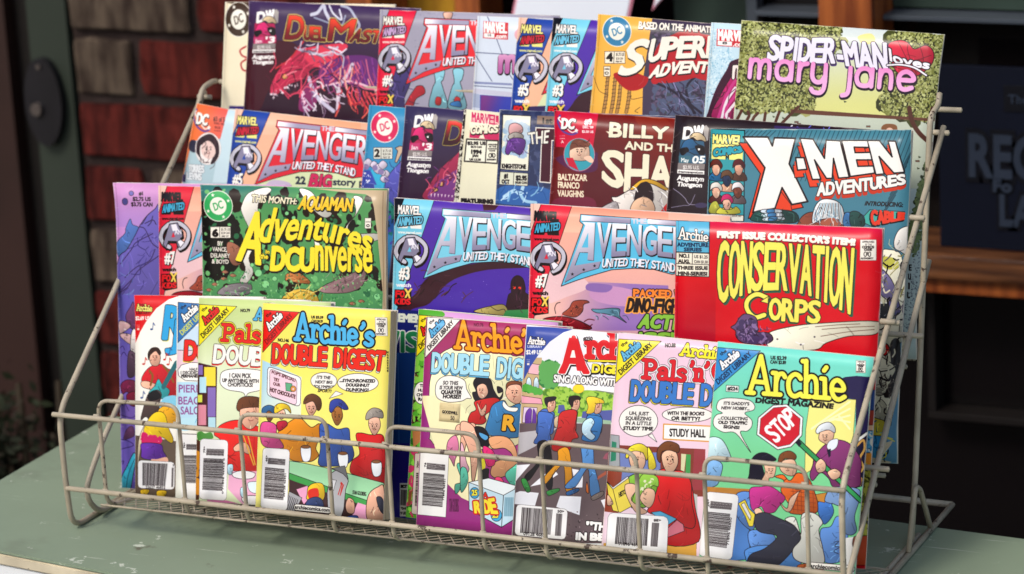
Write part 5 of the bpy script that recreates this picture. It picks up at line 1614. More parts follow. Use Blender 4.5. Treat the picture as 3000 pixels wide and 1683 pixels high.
'xmen': '''g 4c8494 5c8ca8 0 0 0 2590 0 0 1676 0 1676 2590 0 2590
l 1c3440 4 290 16 126 177
l 1c3440 4 328 15 164 177
l 1c3440 4 366 15 203 177
l 1c3440 4 404 15 241 176
l 1c3440 4 442 14 279 176
l 1c3440 4 480 14 317 175
l 1c3440 4 518 14 355 175
l 1c3440 4 556 14 393 175
l 1c3440 4 593 13 440 413
l 1c3440 4 631 13 478 413
l 1c3440 4 669 13 516 412
l 1c3440 4 706 12 554 412
l 1c3440 4 744 12 591 411
l 1c3440 4 781 12 629 411
l 1c3440 4 819 12 667 410
l 1c3440 4 856 11 704 410
l 1c3440 4 894 11 742 409
l 1c3440 4 931 11 779 408
l 1c3440 4 968 10 817 408
l 1c3440 4 1005 10 854 407
l 1c3440 4 1043 10 892 407
l 1c3440 4 1080 10 929 406
l 1c3440 4 1117 9 966 406
l 1c3440 4 1154 9 1003 405
l 1c3440 4 1191 9 1040 405
l 1c3440 4 1228 8 1078 404
l 1c3440 4 1265 8 1115 404
l 1c3440 4 1301 8 1152 403
l 1c3440 4 1338 8 1189 403
l 1c3440 4 1375 7 1226 402
l 1c3440 4 1412 7 1262 402
l 1c3440 4 1448 7 1299 401
l 1c3440 4 1485 7 1336 400
l 1c3440 4 1521 6 1373 400
l 1c3440 4 1558 6 1410 399
l 1c3440 4 1594 6 1446 399
l 1c3440 4 1631 5 1483 398
l 1c3440 4 1667 5 1519 398
l 1c3440 4 1704 5 1556 397
l 1c3440 4 1740 5 1592 397
l 1c3440 4 1686 149 1572 342
l 1c3440 4 1675 182 1561 374
l 1c3440 4 1664 214 1550 406
l 1c3440 4 1653 247 1539 439
l 1c3440 4 1642 279 1528 471
l 1c3440 4 1631 311 1517 504
l 1c3440 4 1620 344 1506 536
l 1c3440 4 1609 376 1495 569
l 1c3440 4 1598 409 1484 602
l 1c3440 4 1587 441 1472 634
l 1c3440 4 1576 474 1461 667
l 1c3440 4 1565 506 1450 699
p 3c9ca4 1c1216 7 5 0 296 14 318 728 18 674
p f0e88c - 5 24 119 287 129 288 251 19 242
t bm 9 1c1216:4/f0e88c 2 28 48 285 58 27 115 281 125|MARVEL
t bm 14 1c1216:5/38a4b4 2 41 163 284 140 35 222 281 184|COMICS
p 3c9ca4 - 5 141 245 152 213 175 248
t b 3 1c1216 2 140 213 173 213 141 245 174 244|M
c 2c6c98 1c1216 4 8 409 31 353 107 352 135 415
c e8b49c 1c1216 4 30 305 62 273 101 305 91 360 66 376 40 353
c 6c2c24 1c1216 4 13 314 24 258 78 245 117 289 106 320 79 289 37 293
c 5c3c30 1c1216 4 202 406 225 350 300 349 327 412
c d8a48c 1c1216 4 223 303 255 271 294 302 283 358 259 374 233 350
c 5c1c24 1c1216 4 206 311 217 256 271 243 310 286 299 318 272 287 231 291
c d8a88c 1c1216 4 104 495 127 439 203 438 230 500
c 2c3858 1c1216 4 125 391 158 359 197 390 186 446 162 462 136 439
c 6c4c34 1c1216 4 109 399 119 344 174 331 213 374 202 406 175 375 133 379
c 603030 1c1216 4 15 591 38 535 114 534 141 597
c e8b8a0 1c1216 4 36 488 69 455 108 487 97 542 73 558 47 535
c e0dcd4 1c1216 4 20 496 30 440 85 428 124 470 113 502 86 471 44 476
c 6c5c60 1c1216 4 200 588 223 532 298 531 326 594
c 7c4434 1c1216 4 221 485 254 453 292 484 282 539 257 555 231 532
c dcd8d8 1c1216 4 205 493 215 437 269 425 308 468 297 499 271 468 229 473
c c8c050 1c1216 4 111 684 134 629 210 627 237 690
c e8b8a0 1c1216 4 132 581 165 549 204 580 193 635 169 652 143 628
c c82c6c 1c1216 4 116 589 127 534 181 521 220 564 209 596 182 564 140 569
c b8b850 1c1216 3 18 670 32 599 82 582 119 676
c c8c44c 1c1216 3 86 677 109 629 143 644 202 643 251 619 279 673
p e4e0d4 1c1216 4 27 678 313 688 314 736 20 734
t b 0.5 1c1216 2 36 690 296 688 36 702 296 700|MARVEL_ENTERTAINMENT_GROUP,_INC.
p e24a24 1c1216 7 249 113 458 113 498 182 512 117 686 121 644 321 811 616 680 642 593 510 541 676 355 711 442 355
p e24a24 1c1216 4 568 621 621 494 707 595 737 727 561 660
p efece6 1c1216 13 285 65 493 65 533 134 548 70 721 74 679 274 846 569 716 595 628 463 576 628 391 663 478 308
p e24a24 1c1216 6 740 132 846 137 948 288 955 145 1070 150 1158 433 1072 440 1023 287 1019 444 973 445 868 300 926 451 858 455
p e24a24 - 5 750 102 856 107 958 258 965 115 1080 120 1168 403 1082 410 1033 257 1029 414 982 415 878 271 936 421 868 425
p e24a24 1c1216 6 1083 147 1299 145 1310 198 1187 196 1197 240 1329 236 1341 295 1212 296 1226 346 1352 342 1366 397 1167 427
p e24a24 - 5 1092 117 1308 115 1319 168 1196 166 1207 211 1339 206 1350 265 1221 266 1236 317 1361 312 1376 368 1177 397
p e24a24 1c1216 6 1292 145 1391 144 1502 269 1464 146 1525 148 1607 388 1522 395 1395 267 1443 402 1376 409
p e24a24 - 5 1302 115 1400 114 1512 239 1474 116 1535 119 1616 359 1531 366 1405 238 1452 373 1385 379
p e24a24 1c1216 6 711 285 780 284 808 376 730 383
p e24a24 - 5 721 255 790 254 818 346 740 353
p efece6 1c1216 11 759 72 866 78 968 228 975 85 1090 90 1178 373 1091 381 1042 227 1039 384 992 385 887 241 946 392 877 395
p efece6 1c1216 11 1102 87 1318 85 1329 138 1206 137 1217 181 1349 176 1360 235 1231 237 1245 287 1371 282 1385 338 1187 367
p efece6 1c1216 11 1312 85 1410 85 1521 210 1483 87 1544 89 1626 329 1541 336 1414 208 1462 343 1395 350
p efece6 1c1216 11 731 225 799 224 828 316 750 323
t bm 13 c83c20:8:-5:26/1c1216:5/efece6 3 921 425 1237 390 1633 344 919 521 1240 486 1643 417|ADVENTURES
t b 3 1c1216 2 1323 559 1628 564 1312 590 1627 598|INTRODUCING:
p 4cb0a4 1c1216 4 1306 684 1360 624 1643 634 1645 692 1388 756 1303 721
t bm 15 1c1216:4:-6:8/e2442c 2 1365 627 1646 646 1380 745 1642 690|CABLE
c 8c4c38 1c1216 5 769 747 813 679 905 648 1169 657 1173 761 769 769
c dfe0e0 1c1216 5 893 737 904 618 964 550 1073 556 1137 614 1157 746 1063 704 970 706
s 1c1216 4 908 722 921 647 950 580
s 4c88a4 4 924 692 937 647 962 580
s 1c1216 4 940 662 952 647 974 580
s 4c88a4 4 959 721 968 646 987 579
s 1c1216 4 975 691 983 646 999 579
s 4c88a4 4 991 661 999 646 1012 579
s 1c1216 4 1011 720 1014 646 1024 579
s 4c88a4 4 1027 690 1030 645 1037 578
s 1c1216 4 1043 660 1045 645 1049 578
s 4c88a4 4 1062 719 1061 645 1061 578
s 1c1216 4 1078 689 1076 644 1074 578
s 4c88a4 4 1094 659 1092 644 1086 578
s 1c1216 4 1113 718 1107 644 1098 577
s 4c88a4 4 1129 688 1123 644 1111 577
c b0644c - 5 964 750 993 705 1078 696 1126 747
c 3c6c98 1c1216 4 1154 658 1215 649 1308 670 1312 758 1158 761
c 28504c 1c1216 4 1200 650 1277 648 1326 743 1219 760
c 28504c 1c1216 5 382 690 456 644 728 648 750 736 412 734
c c8d4dc 1c1216 4 470 639 615 634 625 661 475 666
c 4c88b8 1c1216 3 512 639 568 635 569 662 513 665
c c8d4dc 1c1216 4 478 670 627 663 638 690 484 697
c 4c88b8 1c1216 3 521 670 581 664 582 691 522 696
c c8d4dc 1c1216 4 487 701 640 692 650 719 493 728
c 4c88b8 1c1216 3 529 701 593 693 594 720 530 727
c e8e4dc 1c1216 4 1574 841 1617 766 1708 764 1731 984 1624 942 1577 914
c e0dcc8 1c1216 4 1472 946 1532 930 1624 957 1659 1073 1696 1277 1679 1637 1466 1644 1461 1078
c c8c45c - 5 1473 990 1595 1002 1613 1074 1507 1077
c 8078a0 1c1216 5 1469 1086 1555 1149 1604 1251 1561 1325 1467 1255
c 5c5884 1c1216 5 1547 1340 1606 1295 1655 1396 1611 1441 1549 1399
n 4c7c94/e8e8e8/3c3c40 160 22 1455 1343 1548 1370 1613 1485 1558 1641 1466 1644
p d8cfb4 - 5 1459 1493 1653 1487 1661 1716 1607 2292 1443 2299
c 241818 1c1216 4 1585 1661 1658 1644 1669 1945 1614 2062 1554 2064 1609 1919
e c82420 1c1216 8 1534 1706 1579 1705 1536 1755
l 1c1216 5 1489 1708 1579 1705
l 1c1216 5 1532 1658 1536 1755
c d8cfb4 1c1216 6 1468 1752 1544 1778 1636 1846 1609 1919 1565 1949 1568 2035 1495 2067 1447 1983 1457 1839
s 1c1216 6 1459 1896 1502 1866 1527 1922
s 1c1216 8 1518 1879 1592 1862 1635 1832
s 1c1216 4 1462 1997 1508 2009 1552 1993
s 1c1216 4 1463 2009 1508 2021 1552 2006
s 1c1216 4 1463 2022 1508 2032 1553 2019
s 1c1216 4 1464 2035 1509 2043 1553 2031
s 1c1216 4 1464 2048 1509 2055 1554 2044
s 1c1216 4 1465 2061 1510 2066 1554 2057
c b0a890 1c1216 4 1470 2212 1526 2094 1603 2177 1621 2262 1531 2252
p b8a83c 1c1216 4 1441 2228 1591 2264 1581 2379 1537 2410 1446 2385
p 3c8cb4 1c1216 4 1401 2373 1566 2380 1571 2523 1514 2597 1394 2589
p c8b8a0 - 5 1452 2543 1632 2577 1574 2616 1440 2616
s 88a8bc 5 1100 669 1081 692 1100 728
s 3c5c78 4 930 663 924 694 931 727
s 88a8bc 6 940 658 944 683 925 707
s e8ecec 3 1006 673 1015 696 990 720
s 88a8bc 4 955 715 951 737 964 760
s e8ecec 3 1032 623 1032 635 1019 644
s e8ecec 5 1050 662 1059 675 1071 684
s 3c5c78 5 955 706 953 719 940 729
s 88a8bc 4 1020 641 1024 677 1079 688
s 88a8bc 4 912 649 905 678 898 707
s 3c5c78 4 1048 734 1042 750 1031 763
s 88a8bc 4 1074 642 1069 678 1090 712
s e8ecec 4 973 618 990 650 1028 666
s e8ecec 5 962 643 956 661 965 680
s e8ecec 4 1068 719 1066 751 1066 784
s e8ecec 5 1064 673 1050 700 1062 734
s e8ecec 5 937 679 944 706 957 733
s 88a8bc 5 1130 668 1129 692 1117 714
s 88a8bc 4 905 622 915 645 910 671
s e8ecec 4 917 700 909 732 870 748
s 3c5c78 5 1098 697 1113 722 1111 753
s 88a8bc 6 908 700 921 715 934 730
s 4c7c74 5 417 702 434 706 433 732
s 4c7c74 5 439 670 478 673 512 699
s 183430 6 586 711 636 710 641 633
s 183430 5 704 701 754 702 796 740
s 183430 5 453 699 470 696 479 678
s 183430 5 521 711 549 707 577 715
s 183430 4 407 687 454 698 497 721
s 4c7c74 4 691 657 733 670 737 729
s 183430 3 594 726 632 742 602 805
s 4c7c74 5 424 675 458 687 492 699
s c8c4a0 4 1577 1175 1597 1211 1581 1255
s c8c4a0 6 1477 1116 1501 1148 1469 1194
s 3c3440 3 1641 1025 1684 1046 1728 1067
s 3c3440 5 1619 1148 1628 1170 1637 1192
s c8c4a0 5 1493 1304 1512 1332 1513 1368
s 8c8858 3 1485 1167 1495 1205 1534 1230
s c8c4a0 5 1580 1337 1605 1377 1657 1395
s 8c8858 4 1492 1160 1506 1176 1532 1177
s 8c8858 4 1513 1149 1525 1177 1538 1205
s 3c3440 5 1588 1302 1605 1345 1578 1394
s 8c8858 4 1557 1253 1585 1283 1573 1332
s c8c4a0 4 1524 1303 1538 1326 1499 1350
s c8c4a0 3 1524 884 1539 896 1558 901
s 3c3440 4 1567 912 1593 945 1652 929
s 3c3440 4 1638 1246 1651 1256 1670 1258
s c8c4a0 5 1585 998 1599 1009 1602 1029
s 8c8858 3 1658 1248 1654 1274 1683 1295
s c8c4a0 4 1533 849 1534 894 1577 930
s 8c8450 12 1456 1137 1443 1152 1422 1159
s e8e0c8 7 1596 1013 1577 1046 1539 1066
s 1c1216 8 1676 1021 1662 1046 1652 1073
s 8c8450 12 1675 1214 1656 1252 1647 1294
s 1c1216 4 1526 1145 1511 1167 1512 1196
s 1c1216 6 1483 1486 1467 1530 1439 1569
s 1c1216 8 1490 1091 1475 1107 1466 1126
s 1c1216 9 1478 1335 1452 1361 1470 1407
s 1c1216 7 1473 1394 1450 1424 1479 1467
s 1c1216 9 1687 1294 1682 1314 1672 1332
s 1c1216 9 1688 1589 1664 1605 1641 1622
s 1c1216 7 1725 1612 1719 1636 1748 1657
s e8e0c8 10 1619 1225 1618 1271 1592 1312
s 1c1216 10 1446 1011 1452 1045 1466 1077
s e8e0c8 7 1665 1465 1645 1487 1627 1510
s 5c5060 4 1502 973 1476 999 1434 1000
s 5c5060 8 1481 1617 1438 1641 1423 1695
s e8e0c8 10 1472 936 1449 955 1436 982
s e8e0c8 9 1520 1112 1478 1141 1423 1149
s 1c1216 6 1694 1264 1677 1295 1706 1333
s e8e0c8 6 1684 1504 1666 1514 1644 1514
s 1c1216 12 1449 1049 1437 1062 1415 1061
s 8c8450 9 1651 965 1635 979 1610 978
s 5c5060 4 1465 1099 1420 1109 1386 1143
s 1c1216 10 1552 1491 1525 1536 1477 1567
s e8e0c8 5 1600 1015 1572 1050 1572 1100
s e8e0c8 12 1554 1247 1518 1265 1491 1198
s 8c8450 5 1501 983 1461 1013 1439 1059
s 1c1216 12 1666 1014 1638 1035 1637 1075
s 5c5060 7 1509 1221 1475 1258 1430 1283
s 1c1216 10 1715 1320 1712 1368 1776 1396
s 1c1216 12 1745 1621 1734 1649 1690 1652
s 8c8450 6 1462 992 1442 1017 1450 1054
s 1c1216 12 1706 1443 1687 1465 1655 1472
s e8e0c8 6 1620 1035 1581 1070 1554 1116
s 5c5060 4 1695 1249 1683 1273 1650 1278
s 1c1216 12 1732 1148 1721 1164 1712 1180
s 1c1216 6 1468 1097 1466 1127 1440 1150
s 1c1216 9 1633 1419 1618 1441 1612 1468
s 8c8450 9 1559 1464 1548 1479 1522 1468
s 8c8450 11 1471 1535 1435 1574 1378 1590
s 8c8450 5 1619 1063 1584 1094 1552 1129
s 1c1216 9 1615 1006 1594 1011 1572 998
s 1c1216 7 1652 1237 1627 1259 1608 1287
s 5c5060 12 1448 934 1433 967 1404 993
s 1c1216 12 1455 1099 1425 1116 1388 1116
s 1c1216 12 1557 1304 1541 1323 1549 1353
s 5c5060 9 1466 1062 1444 1100 1439 1144
s e8e0c8 5 1743 1524 1723 1558 1705 1595
s 5c5060 6 1730 1025 1715 1053 1748 1087
s 5c5060 4 1705 1406 1685 1426 1682 1458
s 5c5060 9 1553 967 1531 996 1502 1020
s e8e0c8 13 1592 1345 1584 1383 1582 1421
s 5c5060 8 1681 1336 1655 1376 1617 1407
s 5c5060 7 1676 1356 1666 1398 1689 1441
s 1c1216 8 1649 1365 1628 1385 1603 1401
s 1c1216 11 1578 1043 1538 1064 1486 1032
s 1c1216 9 1527 1051 1527 1084 1517 1117
s 1c1216 8 1626 1153 1605 1198 1620 1251
s 1c1216 7 1655 1083 1647 1131 1629 1177
s 1c1216 9 1563 2165 1565 2199 1612 2212
s d8cfb4 14 1493 1771 1456 1788 1412 1755
s 5c5048 10 1543 1913 1525 1953 1527 1999
s d8cfb4 4 1454 1948 1452 1965 1460 1981
s 1c1216 5 1652 2098 1641 2123 1631 2149
s 1c1216 9 1495 2139 1469 2165 1486 2210
s d8cfb4 12 1619 1702 1624 1731 1607 1761
s 1c1216 11 1465 1909 1446 1927 1426 1943
s 1c1216 12 1566 1758 1562 1789 1564 1819
s d8cfb4 7 1563 1720 1573 1749 1575 1781
s d8cfb4 11 1476 1724 1478 1770 1444 1811
s d8cfb4 13 1582 1787 1574 1811 1611 1829
s 5c5048 10 1615 2042 1601 2058 1598 2081
s d8cfb4 5 1466 1838 1450 1873 1437 1910
s d8cfb4 10 1502 2130 1524 2157 1528 2194
s 5c5048 10 1504 1808 1501 1838 1480 1863
s 1c1216 5 1565 1734 1550 1755 1546 1782
s d8cfb4 12 1582 1860 1562 1902 1528 1936
s 5c5048 7 1600 1668 1578 1696 1578 1734
s 1c1216 12 1457 1933 1458 1961 1445 1989
s d8cfb4 4 1500 1786 1491 1820 1450 1839
s 5c5048 8 1602 1998 1582 2005 1595 2038
s d8cfb4 4 1634 1827 1600 1843 1562 1850
s 1c1216 8 1632 2129 1624 2154 1617 2180
s d8cfb4 12 1537 1678 1540 1724 1498 1763
s 1c1216 7 1640 1870 1632 1896 1633 1923
s d8cfb4 6 1494 2065 1490 2087 1481 2108
s 1c1216 9 1530 1922 1510 1955 1528 1998
s 1c1216 11 1522 1704 1521 1725 1519 1747
s 5c5048 9 1565 1970 1554 1984 1535 1989
s d8cfb4 5 1623 1933 1637 1969 1670 1994
s 1c1216 13 1600 1905 1585 1947 1511 1925
s 1c1216 9 1552 1897 1554 1916 1568 1931
s 1c1216 6 1613 2113 1585 2146 1564 2183
s 5c5048 6 1643 1780 1651 1812 1688 1829
s 1c1216 6 1510 2160 1497 2178 1481 2194
s 1c1216 8 1528 2077 1522 2094 1521 2113
s d8cfb4 11 1600 2116 1586 2140 1588 2168
s 5c5048 12 1638 1939 1600 1969 1564 2000
s d8cfb4 6 1578 1979 1567 2012 1539 2037
s 5c5048 5 1469 1939 1473 1986 1564 1960
s d8cfb4 10 1522 1671 1510 1715 1531 1762
s 5c5048 4 1459 1785 1435 1810 1425 1844
s d8cfb4 9 1469 1798 1465 1835 1400 1829
s 1c4c70 8 1455 2416 1463 2432 1477 2443
s 1c4c70 5 1496 2423 1489 2464 1554 2482
s 1c1216 5 1576 2379 1569 2399 1593 2416
s d8c84c 8 1566 2323 1552 2356 1506 2366
s 1c1216 5 1444 2557 1436 2575 1442 2596
s 1c1216 9 1604 2486 1599 2511 1575 2529
s d8c84c 8 1470 2533 1462 2555 1468 2580
s 1c4c70 9 1501 2261 1467 2283 1445 2320
s d8c84c 8 1603 2348 1581 2384 1654 2415
s d8c84c 8 1587 2503 1584 2537 1544 2559
s 1c1216 6 1466 2348 1453 2373 1416 2374
s d8c84c 6 1515 2501 1521 2531 1509 2562
s 1c1216 6 1575 2550 1572 2564 1580 2578
s 1c4c70 5 1443 2422 1458 2455 1421 2491
s 1c1216 7 1574 2225 1571 2246 1568 2267
s 1c4c70 8 1523 2288 1506 2315 1509 2349
s 1c4c70 7 1497 2380 1504 2410 1506 2441
s 1c4c70 8 1600 2293 1590 2312 1585 2333
s 1c4c70 5 1516 2463 1508 2499 1515 2538
s 1c1216 9 1513 2547 1515 2572 1506 2597
s 1c4c70 9 1601 2431 1584 2450 1551 2447
s d8c84c 9 1511 2285 1516 2299 1522 2312
s d8c84c 8 1588 2345 1565 2374 1638 2397
s 68b0d0 5 1561 2334 1553 2350 1533 2356
s d8c84c 9 1521 2280 1511 2308 1513 2339
s 1c4c70 8 1509 2561 1504 2582 1511 2604
l 1c1216 5 1653 1487 1622 2291''',
'purp': '''g cf98d0 6c5cb0 0 0 0 2590 0 0 1680 0 1680 2590 0 2590
g d49ccc b890d0 204 -8 195 370 0 -6 1494 -25 1487 345 -9 374
c 5c7cbc 1c1216 3 4 506 83 429 95 381 141 304 162 351 227 388 190 559 78 656 12 620
c 7468b8 1c1216 5 11 658 102 561 194 426 239 350 307 273 385 215 440 167 636 173 617 1021 -20 1040
s 3a2850 7 194 426 239 350 261 340 307 273
s 3a2850 7 33 686 146 560 192 502 358 423
s 3a2850 7 39 905 151 806 219 729 408 611
s 3a2850 7 283 340 361 310 393 347
s 3a2850 7 74 799 187 711 320 651 377 555
s 3a2850 7 228 369 282 387 345 499 410 545
s 3a2850 7 -7 944 94 884 140 826
g 6c64b8 7a62b0 30 961 62 2056 -9 945 186 939 158 2136 -38 2145
c 7c4c78 1c1216 4 74 1127 125 1042 155 1007 172 1124 170 1225 111 1219
c e0b8b8 1c1216 4 10 1172 83 1178 121 1210 62 1254 12 1272
c e0b8b8 1c1216 4 12 1289 61 1271 149 1293 147 1369 79 1346
c e8e0dc 1c1216 5 130 1260 169 1242 165 1427 116 1412
c 5c4458 1c1216 4 96 1430 164 1452 160 1612 82 1632
c 7c2c50 1c1216 4 11 1711 71 1666 159 1680 156 1790 69 1768 29 1786
c 7c1c3c 1c1216 4 68 1793 157 1764 154 1882 86 1868
s 3c2c68 6 17 1466 48 1431 76 1464
s 3c2c68 6 -2 1881 47 1870 85 1928
s 3c2c68 6 5 1965 103 1986 152 1967
s 3c2c68 6 9 1399 39 1381 58 1414
c 6c4468 1c1216 3 28 2173 60 2087 119 2058 137 2134 57 2171
s 3c2c68 7 -21 2175 57 2180 125 2219 -3 2259
s 3c2c68 7 -16 2370 24 2359 13 2385
c 3cacc8 1c1216 6 -2 2624 -5 2514 62 2391 123 2287 147 2319 119 2456 76 2620
s 1c1216 4 37 2622 70 2467 132 2337
e 7c74b8 1c1216 3 162 89 184 89 161 109
e 54508c 1c1216 3 99 159 127 159 98 188
t b 3 1c1216 2 235 76 279 75 234 104 278 104|#1
t b 3 1c1216 2 173 119 345 120 173 151 345 151|$2.75_US
t b 3 1c1216 2 156 164 364 165 155 196 363 197|$3.75_CAN
s 4c4490 5 291 630 270 675 206 696
s 3c3470 3 278 586 250 609 205 604
s 4c4490 4 370 553 326 591 357 657
s 4c4490 7 273 609 241 641 216 676
s 3c3470 5 292 422 260 451 233 485
s 3c3470 7 226 478 212 526 278 562
s 3c3470 4 230 647 210 668 185 685
s 3c3470 6 281 680 246 690 222 718
s 3c3470 5 205 459 204 521 111 557
s 3c3470 6 230 725 219 769 138 768
s 3c3470 4 344 482 298 492 250 494
s 8c84c8 5 373 438 373 485 414 523
s 4c4490 6 401 446 379 461 346 455
s 3c3470 4 259 819 251 863 221 903
s 8c84c8 5 203 778 208 809 220 840
s 3c3470 5 314 534 285 568 320 617
s 7c90c8 6 161 901 129 928 86 942
s 4c5c98 6 62 775 36 787 7 796
s 4c5c98 5 155 802 150 822 145 842
s 4c5c98 4 115 663 128 707 123 755
s 7c90c8 4 119 752 93 788 22 757
s 4c5c98 3 103 648 78 676 65 711
s 7c90c8 6 62 612 47 659 52 708
s 7c90c8 4 73 827 57 851 33 869
s 7c90c8 3 163 895 134 939 58 939
s 4c5c98 5 115 902 111 937 112 972''',
'corps': '''g d81428 c81020 0 0 0 2590 0 0 1627 0 1627 2590 0 2590
g d81c50 d8142c 674 -13 677 141 -5 3 1625 6 1606 247 1 315
g dc1420 b81030 323 215 338 993 -1 228 323 215 338 993 13 1010
p 62b4d4 1c1216 5 0 3 268 3 270 243 6 245
t k 6 1c1216:5/f4f0e8 2 21 50 258 84 18 145 257 156|Archie
t b 3.5 1c2c4c 2 14 174 261 169 15 202 262 197|ADVENTURE
t b 3.5 1c2c4c 2 67 210 210 208 67 236 210 233|SERIES
p f0ead8 1c1216 5 5 247 271 246 273 426 7 427
l 1c1216 4 137 247 136 337
l 1c1216 4 6 334 272 334
t b 3.5 1c1216 2 29 258 115 259 29 286 116 287|NO.1
t b 3.5 1c1216 2 24 302 118 302 24 328 118 328|AUG.
t b 1 1c1216 2 150 264 259 263 150 286 260 286|US_$1.25
t b 1 1c1216 2 150 303 260 303 151 324 260 324|CAN_$1.50
t b 3 1c1216 2 19 353 261 347 20 379 261 373|THREE_ISSUE
t b 3.5 1c1216 2 20 396 260 390 21 422 260 416|MINI-SERIES!
t b 12 6c1020:2:3:5/f4f0e0 3 327 77 853 75 1416 93 328 120 854 123 1413 137|FIRST_ISSUE_COLLECTOR'S_ITEM!
t bm 15 2c6c54:4:14:14/1c1216:5/f2e86c 3 335 147 810 148 1409 164 340 633 685 509 1038 519 1401 657|CONSERVATION
s 2c6c54 50 750 573 668 544 598 591 592 660 654 717 733 700
s 1c1216 46 741 565 659 541 589 587 583 656 645 718 724 697
s f2e86c 34 741 565 659 541 589 587 583 656 645 718 724 697
p f2e86c 1c1216 4 687 595 750 554 751 609
t bm 17 2c6c54:4:-9:10/1c1216:5/f2e86c 2 757 568 1171 573 759 728 1166 737|ORPS
c efe9d4 1c1216 5 763 832 956 771 1218 733 1616 704 1606 798 1394 826 1221 886 1135 942 827 958 746 911
s 5c3c30 4 1131 767 1305 744 1479 728
s 5c3c30 4 1184 784 1393 758 1591 741
s 5c3c30 4 1177 837 1393 792 1592 765
c 6c5078 1c1216 5 459 804 495 777 529 723 573 695 654 717 673 785 656 829 763 832 799 882 729 920 569 920 506 880 496 829
n 3c2c48/8c74a0/504068 120 18 495 777 654 726 673 794 745 842 782 892 569 911 514 836
e 4c4450 - 5 834 876 842 876 834 882
e 4c4450 - 5 1128 844 1136 843 1129 850
e 4c4450 - 5 1022 909 1030 909 1022 915
u stamp 1451 93 1576 95 1450 245
p d8cfb4 1c1216 3 1501 1018 1686 1008 1683 1078 1499 1088
p c82828 1c1216 3 1499 1088 1683 1078 1678 1218 1494 1229
p 2c4c88 1c1216 3 1494 1229 1678 1218 1672 1372 1488 1383
p a83c2c 1c1216 3 1488 1383 1672 1372 1668 1485 1484 1496
p e8b890 1c1216 3 1484 1496 1668 1485 1667 1527 1482 1538
p 3c8cb4 1c1216 3 1482 1538 1667 1527 1661 1696 1476 1708
p e8942c 1c1216 3 1476 1708 1661 1696 1657 1794 1472 1807
p a8a83c 1c1216 3 1472 1807 1657 1794 1637 2331 1452 2345
p c8502c 1c1216 3 1452 2345 1637 2331 1629 2558 1443 2573
n 3c3420/6c6c28/c8c058 260 20 1520 1803 1662 1794 1632 2332 1461 2344
n 1c3c60/68b0d0/e8e0d0 80 16 1514 1536 1670 1527 1660 1696 1503 1706
s 504068 4 516 726 514 751 536 771
s 9c88b0 6 700 902 704 916 720 924
s 9c88b0 4 693 780 697 798 716 809
s 504068 3 641 893 651 901 652 916
s 9c88b0 6 541 848 553 851 566 854
s 3c2c48 5 620 752 623 768 611 782
s 3c2c48 3 592 772 604 784 624 781
s 3c2c48 6 496 860 511 872 516 892
s 9c88b0 4 763 892 757 914 748 936
s 504068 5 724 802 738 812 759 810
s 504068 4 614 742 619 759 591 771
s 3c2c48 6 576 842 578 852 577 861
s 504068 5 617 782 631 800 655 809
s 504068 6 746 788 749 798 749 808
s 3c2c48 4 587 813 600 829 589 855
s 504068 4 590 825 605 844 628 855
s 3c2c48 3 577 916 579 939 612 946
s 9c88b0 3 740 910 745 924 748 938
s 3c2c48 4 561 815 563 830 538 837
s 9c88b0 4 619 867 630 889 645 907
s 3c2c48 3 598 829 600 843 612 855
s 9c88b0 5 633 816 643 832 658 844
s 9c88b0 4 587 735 593 755 594 777
s 9c88b0 3 759 793 767 802 783 799''',
